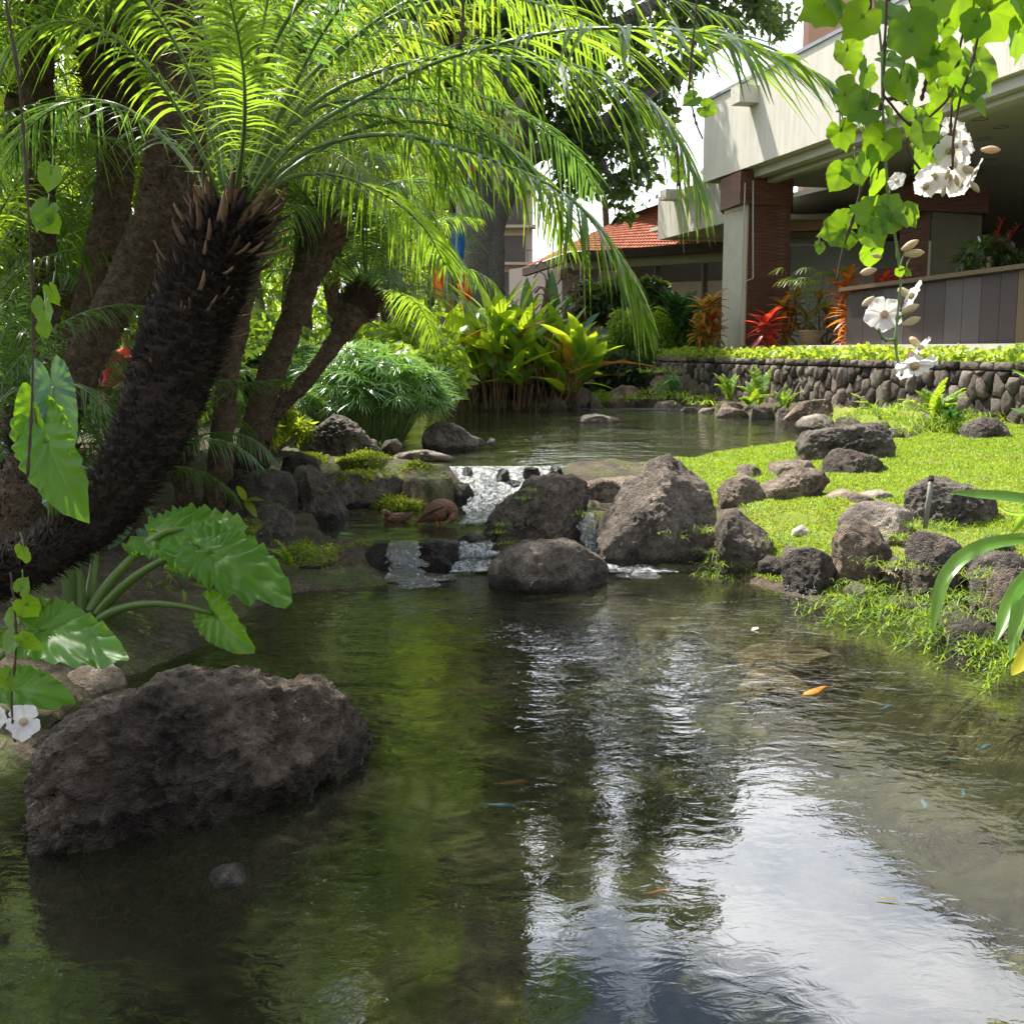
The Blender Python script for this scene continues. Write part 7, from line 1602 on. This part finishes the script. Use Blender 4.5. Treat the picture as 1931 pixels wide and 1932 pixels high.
tufts([(1130, 745, .5, 32), (1160, 755, .5, 32), (1225, 740, .5, 32), (1210, 750, .5, 31), (1280, 745, .5, 31), (1310, 750, .5, 30), (1240, 700, .5, 32.4), (1330, 760, .5, 29)], 'bank_grass', 'yellow green plants along the far water edge', 18, 'fern', h=.45, wd_=.04, per=60, spread=.35)
# runners of the bank grass that trail on the water
rg_ = np.random.default_rng(19); mb = MB(); lf = MB()
for k in range(26):
    q = P(rg_.uniform(1700, 1931), 0, 0) if False else P(*[(1620, 1135), (1700, 1150), (1760, 1165), (1820, 1190), (1880, 1215), (1930, 1245)][k % 6], .10); d = nrm([-1 + rg_.normal(0, .4), -.8 + rg_.normal(0, .4), 0]); pth = resample([q, q + d * .22 + [0, 0, .03], q + d * .5 + [0, 0, -.08]], 12); mb.add(*tube(pth, .0035, 4))
    for p_ in pth[2:]:
        dv = nrm(rg_.normal(size=(3, 3)) + d + [0, 0, .6]); V, F = blades(np.repeat(p_[None], 3, 0), dv, .10, .010, nrm(np.cross(dv, [0, 0, 1.0])), .2, 4, (1, .9, .6, .05)); lf.add(V, F)
mb.link('grass_runners', M['grass'], None, kind='stuff', label='creeping grass runners trailing from the bank onto the water', cat='grass'); lf.link('grass_runners', M['grass'], None, kind='stuff', label='narrow leaves on the runners trailing over the water', cat='grass')
# moss leaves on the mossy stones
rg_ = np.random.default_rng(23); Bs = []
for o, V in ROCKS:
    ms = o['moss']
    if ms < .25: continue
    zt = np.percentile(V[:, 2], 62); c = V[(V[:, 2] > zt) & (perlin(V * 4.5) + .9 * (ms - .55) > -.02)]
    if len(c): Bs.append(c[rg_.integers(0, len(c), int(2600 * ms))] + rg_.normal(0, .02, (int(2600 * ms), 3)))
B = np.concatenate(Bs); dv = nrm(rg_.normal(size=B.shape) + [0, -.2, 1.0]); V, F = blades(B, dv, rg_.uniform(.015, .05, len(B)), .014, nrm(np.cross(dv, rg_.normal(size=B.shape))), .2, 3, (.6, 1, .1)); mb = MB(); mb.add(V, F)
mb.link('moss', M['moss_leaf'], None, kind='stuff', label='soft yellow green moss growing on the stones beside the falls', cat='moss')
# dried fern
mb = MB(); df = thing('dried_fern', 'dried brown fern sprig drooping between boulders over the water', 'fern', tuple(D(1690, 1080, 8.9)))
(rv, rf), (lv, lf_) = frond([D(1675, 1065, 8.8), D(1705, 1075, 8.7), D(1730, 1095, 8.7), D(1745, 1110, 8.6)], 16, .06, .02, .05, .3, .004, 1, rows=3, thorns=False); mb.add(rv, rf); mb.add(lv, lf_); mb.link('frond', M['dead'], df)
(rv, rf), (lv, lf_) = frond([D(1660, 1070, 8.8), D(1690, 1085, 8.7), D(1712, 1105, 8.7)], 14, .06, .02, .05, .3, .004, 2, rows=3, thorns=False); mb = MB(); mb.add(rv, rf); mb.add(lv, lf_); mb.link('frond', M['dead'], df)

# ------------------------------------------------------------------ irrigation pipe
yp_ = foot_y(1750, 1000, 0) - .55; pp = D(1746, 985, yp_); pt_ = D(1757, 897, yp_); pipe = thing('irrigation_pipe', 'thin grey upright pipe with a dark cap standing before the large pitted boulder', 'pipe', tuple(pp))
mb = MB(); ax = pt_ - pp; mb.add(*tube([pp - ax * .15, pp + ax * .9], .021, 12)); mb.link('riser', M['pipe'] if 'pipe' in M else mat_plain('grey_pvc', (0.20, 0.19, 0.17), 0.5, 0.1), pipe)
mb = MB(); mb.add(*tube([pp + ax * .88, pp + ax * .93, pp + ax * .931, pp + ax * 1.0], [.026, .026, .020, .020], 12)); mb.link('cap', M['gutter'], pipe)
mb = MB(); mb.add(*tube([pp + ax * .80, pp + ax * .815], .0235, 12)); mb.link('collar', M['metal'], pipe)

# ------------------------------------------------------------------ ducks
def duck_mat():
    t = NT('mottled_brown_feathers'); p = t.pos(); mp_ = t.n('ShaderNodeMapping'); mp_.inputs['Scale'].default_value = (1, 1, 1.6); t.l(p, mp_.inputs['Vector'])
    vo = t.n('ShaderNodeTexVoronoi'); vo.inputs['Scale'].default_value = 60; t.l(mp_.outputs[0], vo.inputs['Vector'])
    c = t.ramp(vo.outputs['Distance'], [(0.1, (0.06, 0.03, 0.018)), (0.45, (0.14, 0.07, 0.04)), (0.75, (0.34, 0.20, 0.12))])
    c = t.mix(t.ramp(t.noise(p, 7, 3), [(0.45, (0, 0, 0)), (0.6, (.5, .5, .5))]), c, (0.24, 0.10, 0.05))
    return t.done(t.bsdf(c, 0.6, t.bump(vo.outputs['Distance'], 0.9, 0.01), 0.35))
M['duck'] = duck_mat(); M['wing'] = mat_plain('dark_wing_feathers', (0.07, 0.05, 0.04), .55, .4, 60, .4, .004); M['foot'] = mat_plain('orange_foot', (0.65, 0.22, 0.04), .5, .1)
M['bill'] = mat_plain('dull_bill', (0.22, 0.16, 0.06), .4, .1)
def body(parent, pts_, y, rr, flat, name='body', mat='duck', nseg=16):
    p = resample([D(a, b, y + (c if c else 0)) for a, b, c in pts_], 26); r = np.interp(np.linspace(0, 1, 26), np.linspace(0, 1, len(rr)), rr); mb = MB(); V, F = tube(p, r, nseg, True, flat=flat); mb.add(V, F); return mb.link(name, M[mat], parent)
yd = 11.7; m_ = mpp(yd)
dk = thing('duck', 'brown duck standing humped on the wet ledge, preening with its head tucked down', 'duck', tuple(D(825, 990, yd)))
body(dk, [(785, 986, .02), (796, 979, .0), (810, 971, 0), (826, 964, 0), (840, 961, -.01), (850, 962, -.02), (856, 972, -.05), (855, 980, -.08)], yd, [2 * m_, 9 * m_, 19 * m_, 27 * m_, 25 * m_, 17 * m_, 9 * m_, 5 * m_], .85)
body(dk, [(856, 968, -.10), (852, 978, -.12), (846, 984, -.13)], yd, [5 * m_, 7 * m_, 4 * m_], 1.0, 'head'); body(dk, [(846, 983, -.14), (838, 988, -.15), (834, 990, -.15)], yd, [2.4 * m_, 2.2 * m_, 1 * m_], .6, 'bill', 'bill', 8)
body(dk, [(786, 986, -.12), (800, 972, -.12), (820, 960, -.13), (838, 955, -.12)], yd, [1.5 * m_, 6 * m_, 9 * m_, 4 * m_], .35, 'wing', 'wing')
for dx in (-3, 5): body(dk, [(826 + dx, 982, -.06), (828 + dx, 988, -.06), (828 + dx, 993, -.06), (822 + dx, 995, -.10)], yd, [2.2 * m_, 1.4 * m_, 1.4 * m_, 3.0 * m_], .6, 'foot', 'foot', 8)
yd = 11.9; dk = thing('duck', 'small brown duck resting on the ledge water with its bill tucked back', 'duck', tuple(D(748, 985, yd)))
body(dk, [(779, 968, 0), (772, 972, 0), (760, 976, 0), (745, 977, 0), (732, 976, 0), (724, 972, 0)], yd, [1.5 * m_, 6 * m_, 10 * m_, 11 * m_, 9 * m_, 4 * m_], .95)
body(dk, [(734, 970, -.03), (727, 966, -.05), (720, 970, -.07)], yd, [5 * m_, 6.5 * m_, 5 * m_], 1.0, 'head'); body(dk, [(721, 972, -.09), (724, 978, -.11)], yd, [2.2 * m_, 1.4 * m_], .6, 'bill', 'bill', 8)
body(dk, [(780, 965, -.08), (765, 970, -.10), (748, 972, -.10)], yd, [1.5 * m_, 5 * m_, 3 * m_], .35, 'wing', 'wing')

# ------------------------------------------------------------------ fish
def fish(label, px, py, lpx, ang, mat, z=-.06, cat='fish'):
    c = P(px, py, z); L_ = lpx * c[1] / FPX * (1.6 if lpx < 100 else 1.0); a = radians(ang); d = np.array([cos(a), sin(a), 0]); s_ = np.array([-sin(a), cos(a), 0])
    t = thing('carp' if lpx > 40 and mat == 'koi' else 'fish', label, cat, tuple(c)); mb = MB(); bend = .06 * L_
    p = resample([c + d * L_ * q + s_ * bend * sin(q * 5) for q in (-.5, -.3, 0, .25, .5)], 14); mb.add(*tube(p, np.interp(np.linspace(0, 1, 14), [0, .15, .6, .85, 1], [.02, .05, .12, .10, .03]) * L_, 10, flat=.7)); mb.link('body', M[mat], t)
    e = p[0]; V = np.array([e, e - d * L_ * .22 + s_ * L_ * .11, e - d * L_ * .14, e - d * L_ * .22 - s_ * L_ * .11, e + [0, 0, .004]]); mb = MB(); mb.add(V, np.array([(0, 1, 2), (0, 2, 3), (4, 2, 1), (4, 3, 2)])); mb.link('tail_fin', M[mat], t)
    f = p[9]
    for q in (1, -1): mb = MB(); mb.add(np.array([f, f + s_ * q * L_ * .2 - d * L_ * .12, f - d * L_ * .1]), np.array([(0, 1, 2)])); mb.link('side_fin', M[mat], t)
M['koi'] = mat_plain('orange_carp_skin', (0.85, 0.33, 0.04), .35, .15, 20); M['bluefish'] = mat_plain('blue_fish_skin', (0.10, 0.30, 0.62), .35, .2, 20); M['darkfish'] = mat_plain('dark_fish_skin', (0.03, 0.035, 0.03), .4, .2, 20)
M['rustfish'] = mat_plain('rusty_fish_skin', (0.45, 0.14, 0.03), .4, .2, 20)
fish('golden orange carp swimming just below the surface near the rusty rock', 1540, 1305, 100, 216, 'koi', -.012)
for lab, px, py, l_, a, m in (('pale blue fish near the pool centre, closest to the reflected fascia edge', 1302, 1352, 26, 170, 'bluefish'), ('blue fish gliding lowest of the blue ones, pointing down', 1743, 1517, 30, 250, 'bluefish'),
        ('blue fish beside the lowest blue one, nearer the bank', 1817, 1497, 22, 60, 'bluefish'), ('slim blue fish closest to the strap leaf reflection', 1857, 1410, 28, 30, 'bluefish'), ('tiny blue fish over the dark patch between two blue ones', 1799, 1436, 18, 130, 'bluefish'),
        ('small grey blue fish under the golden carp', 1672, 1372 - 37, 22, 30, 'bluefish'), ('blue grey fish among the green reflections', 945, 1520, 40, 340, 'bluefish'),
        ('long dark fish over the pale clear patch', 768, 1848, 60, 25, 'darkfish'), ('dark blue fish pointing down in the murky middle', 1180, 1622, 24, 95, 'darkfish'), ('dark fish by the green reflections, slanting down', 970, 1576, 32, 335, 'darkfish'),
        ('dark fish slanting up near the edge of the mirrored sky', 998, 1665, 30, 60, 'darkfish'), ('dark spotted fish left of the mirrored sky edge, above the small one', 920, 1812, 30, 300, 'darkfish'), ('very small dark fish over the pale clear patch', 893, 1868, 16, 320, 'darkfish'),
        ('dark fish at the top edge of the mirrored clouds', 1430, 1702, 22, 20, 'darkfish'), ('faint dark fish pointing down just above the mirrored clouds', 1408, 1672, 24, 90, 'darkfish'), ('dark slim fish below the golden carp', 1632, 1392, 20, 50, 'darkfish'),
        ('rust coloured fish deep in the green water', 968, 1477, 36, 5, 'rustfish'), ('rust orange fish at the corner of the mirrored sky', 1087, 1745, 26, 100, 'rustfish'), ('rusty fish at the far rim of the mirrored clouds', 1240, 1683, 30, 10, 'rustfish'),
        ('pale fish in the shaded corner of the pool, under the cloud mirror', 1880, 1735, 26, 110, 'darkfish'), ('dark fish half lost in shade at the bottom', 850, 1918 - 20, 40, 40, 'darkfish')):
    fish(lab.replace('left of', 'beside'), px, py, l_, a, m, -.02)
# floating leaf, twig
fl = thing('floating_leaf', 'straw coloured leaf floating at the rim of the mirrored clouds', 'leaf', tuple(P(1676, 1698, .008))); put_leaf(leaf_me('leaf_blade', 'canna_y', w=.16, curve=.0, fold=.1), fl, P(1652, 1694, .008), (1, -.25, 0), .085, 0, name='leaf_blade')
fl = thing('flower_petal', 'single white petal floating beside the green reflections', 'petal', tuple(P(975, 1372, .008))); put_leaf(PT, fl, P(970, 1372, .012), (1, .3, 0), .03, 0, name='petal_blade')
fl = thing('flower_petal', 'white petal floating on ripples near the pond edge stones', 'petal', tuple(P(1420, 1185, .008))); put_leaf(PT, fl, P(1417, 1186, .014), (1, .5, 0), .06, 0, name='petal_blade')

# ------------------------------------------------------------------ people beyond the palms
M['skin'] = mat_plain('skin', (0.42, 0.24, 0.16), .5, .06); M['reddress'] = mat_plain('red_dress_cloth', (0.65, 0.03, 0.07), .7, .08, 20); M['hair'] = mat_plain('dark_hair', (0.02, 0.014, 0.01), .5, .2, 60)
def floral():
    t = NT('red_white_floral_cloth'); vo = t.n('ShaderNodeTexVoronoi'); vo.inputs['Scale'].default_value = 16; t.l(t.pos(), vo.inputs['Vector'])
    return t.done(t.bsdf(t.ramp(vo.outputs['Distance'], [(0.25, (0.85, 0.82, 0.78)), (0.38, (0.75, 0.06, 0.03))]), .8))
M['floral'] = floral(); M['navy'] = mat_plain('navy_cloth', (0.03, 0.05, 0.12), .8)
def person(label, px, y, h, face, cloth, bottom, dress, lean=0.0, armup=0.0):
    c = D(px, 700, y); z0 = float(ground_z(np.array([c[0]]), np.array([y]))[0]); o0 = np.array([c[0], y, z0]); t = thing('person', label, 'person', tuple(o0)); u = h / 1.7; f = nrm([cos(face), sin(face), 0]); s_ = np.array([-f[1], f[0], 0])
    import bmesh
    J = {}; 
    def j(n, side, fw, z, r): J[n] = (s_ * side * u + f * (fw * u + lean * max(0, z - .9)) + [0, 0, z * u], r * u)
    j('pel', 0, 0, .92, .145); j('wai', 0, 0, 1.08, .115); j('che', 0, .01, 1.28, .145); j('nek', 0, 0, 1.46, .055); j('hd1', 0, .02, 1.54, .075); j('hd2', 0, .015, 1.64, .092); j('top', 0, .0, 1.71, .05)
    E = [('pel', 'wai'), ('wai', 'che'), ('che', 'nek'), ('nek', 'hd1'), ('hd1', 'hd2'), ('hd2', 'top')]
    for q, n in ((1, 'l'), (-1, 'r')):
        j('sh' + n, q * .18, 0, 1.38, .055); j('el' + n, q * .24, .02 + armup * .1, 1.12, .042); j('wr' + n, q * .24, .12 + armup * .2, .90 + armup * .25, .028); j('ha' + n, q * .23, .17 + armup * .25, .84 + armup * .3, .032)
        j('hip' + n, q * .09, 0, .88, .095); j('kn' + n, q * .10, .02, .48, .06); j('an' + n, q * .10, 0, .08, .04); j('to' + n, q * .11, .15, .03, .035)
        E += [('che', 'sh' + n), ('sh' + n, 'el' + n), ('el' + n, 'wr' + n), ('wr' + n, 'ha' + n), ('pel', 'hip' + n), ('hip' + n, 'kn' + n), ('kn' + n, 'an' + n), ('an' + n, 'to' + n)]
    ks = list(J); me = bpy.data.meshes.new('body'); me.from_pydata([tuple(J[k][0]) for k in ks], [(ks.index(a), ks.index(b)) for a, b in E], []); b_ = link('body', me, M['skin'], t)
    md = b_.modifiers.new('skin', 'SKIN'); 
    if not me.skin_vertices: me.attributes
    sv = me.skin_vertices[0].data if me.skin_vertices else None
    if sv is None:
        bm = bmesh.new(); bm.from_mesh(me); bm.verts.layers.skin.verify(); bm.to_mesh(me); bm.free(); sv = me.skin_vertices[0].data
    for i, k in enumerate(ks): sv[i].radius = (J[k][1],) * 2; sv[i].use_root = (k == 'pel')
    b_.modifiers.new('sub', 'SUBSURF').levels = 2; b_.modifiers['sub'].render_levels = 2
    g = lambda z, fw=0: f * (fw * u + lean * max(0, z - .9)) + np.array([0, 0, z * u]) + o0
    def loft(name, lv, mat):
        p = [g(z) for z, a, b in lv]; n = len(p); A = np.linspace(0, 2 * pi, 20, endpoint=False); V = np.array([q + s_ * a * u * cos(x) + f * b * u * sin(x) for q, (z, a, b) in zip(p, lv) for x in A]); mb = MB(); mb.add(V, grid_faces(n, 20, True)); mb.link(name, M[mat], t)
    loft('dress' if dress else 'shirt', [(.55, .24, .2), (.75, .21, .17), (.92, .19, .15), (1.08, .145, .12), (1.28, .19, .135), (1.40, .17, .11), (1.44, .09, .08)] if dress else [(.82, .19, .16), (1.0, .17, .15), (1.25, .2, .15), (1.40, .2, .12), (1.46, .08, .08)], cloth)
    if not dress: loft('shorts', [(.5, .19, .14), (.7, .19, .15), (.9, .175, .145), (1.0, .16, .14)], bottom)
    for q in (1, -1): mb = MB(); a, b = J['sh' + ('l' if q > 0 else 'r')][0] + o0, J['el' + ('l' if q > 0 else 'r')][0] + o0; mb.add(*tube([a, a * .5 + b * .5], [.075 * u, .07 * u], 12)); mb.link('sleeve', M[cloth], t)
    vv, ff = ico(3); hc = g(1.64, -.02); mb = MB(); q = vv * np.array([.105, .105, .13]) * u; q = q[:]; keep = ((q @ f) < .05 * u) | (q[:, 2] > .06 * u); q = q * np.where(keep, 1.08, .7)[:, None]; mb.add(q + hc, ff); mb.link('hair', M['hair'], t)
    return t
person('person in a bright red dress seen from behind between the palm trunks', 214, 15.5, 1.5, 1.9, 'reddress', None, True, armup=.6)
person('person in a red and white floral shirt beside the one in the red dress', 241, 17.0, 1.55, -1.2, 'floral', 'navy', False)

# ------------------------------------------------------------------ coloured fabric sails behind the grove
def sail(label, px, y, top, bot, w_, cols, seed, lean=0):
    t = thing('fabric_sail', label, 'banner', tuple(D(px, bot, y))); n, m = 26, 9; rg_ = np.random.default_rng(seed)
    A = [D(px - w_ * .2, bot, y), D(px - w_ * .5, (top + bot) / 2, y), D(px - w_ * .35 + lean, top, y)]; Bq = [D(px + w_ * .3, bot, y), D(px + w_ * .5, (top + bot) / 2, y), D(px - w_ * .3 + lean, top, y)]
    a, b = resample(A, n), resample(Bq, n); u = np.linspace(0, 1, m)[None, :, None]; V = (a[:, None] * (1 - u) + b[:, None] * u); V[..., 1] += .25 * np.sin(u[..., 0] * pi) + .06 * np.sin(np.linspace(0, 9, n))[:, None]; V = V.reshape(-1, 3)
    per = (n - 1) // len(cols) + 1
    for i, c in enumerate(cols):
        r0, r1 = i * per, min(n - 1, (i + 1) * per)
        if r1 <= r0: continue
        sub = V.reshape(n, m, 3)[r0:r1 + 1].reshape(-1, 3); mb = MB(); mb.add(sub, grid_faces(r1 - r0 + 1, m)); mb.link('cloth_panel', M[c], t)
    mb = MB(); mb.add(*tube([D(px - w_ * .5 + lean * .5, bot + 120, y), D(px - w_ * .35 + lean, top - 6, y)], .035, 8)); mb.link('pole', M['metal'], t)
for k, c in (('c_orange', (0.85, 0.16, 0.05)), ('c_blue', (0.05, 0.20, 0.50)), ('c_green', (0.35, 0.55, 0.10)), ('c_yellow', (0.80, 0.62, 0.10)), ('c_red', (0.72, 0.07, 0.04))):
    M[k] = mat_leaf(k + '_cloth', [tuple(x * .85 for x in c), c, c], c, .45, .8, .2, island=False)
sail('largest fabric sail of orange with a yellow and green upper half', 828, 33, 405, 560, 46, ['c_orange', 'c_orange', 'c_green', 'c_yellow'], 1, 6)
sail('slim blue sail next to the grey banyan trunk', 864, 34, 395, 500, 26, ['c_blue', 'c_blue', 'c_green'], 2, 8)
sail('red orange sail standing just above the canna leaves', 876, 31.5, 510, 580, 26, ['c_red', 'c_red'], 3, 4)
sail('thin green sail with an orange foot between the other sails', 846, 32.5, 500, 600, 18, ['c_orange', 'c_green', 'c_blue'], 4, 4)
sail('high orange pennant showing through the arching fronds', 890, 36, 250, 330, 20, ['c_orange', 'c_red'], 5, 4)

# fallen leaves
rg_ = np.random.default_rng(55); X = rg_.uniform(1.8, 9, 700); Y = rg_.uniform(8.6, 19, 700); ok = lawn_mask(X, Y); X, Y = X[ok][:170], Y[ok][:170]
B = np.stack([X, Y, ground_z(X, Y) + .045], 1); n = len(B); dv = nrm(np.stack([rg_.normal(size=n), rg_.normal(size=n), rg_.normal(0, .2, n)], 1))
V, F = blades(B, dv, rg_.uniform(.04, .09, n), .03, nrm(np.cross(dv, [0, 0, 1.0]) + [0, 0, .2]), .1, 4, (.4, 1, .8, .05)); mb = MB(); mb.add(V, F); mb.link('fallen_leaves', M['canna_b'], None, kind='stuff', label='small brown fallen leaves scattered over the lawn', cat='leaves')
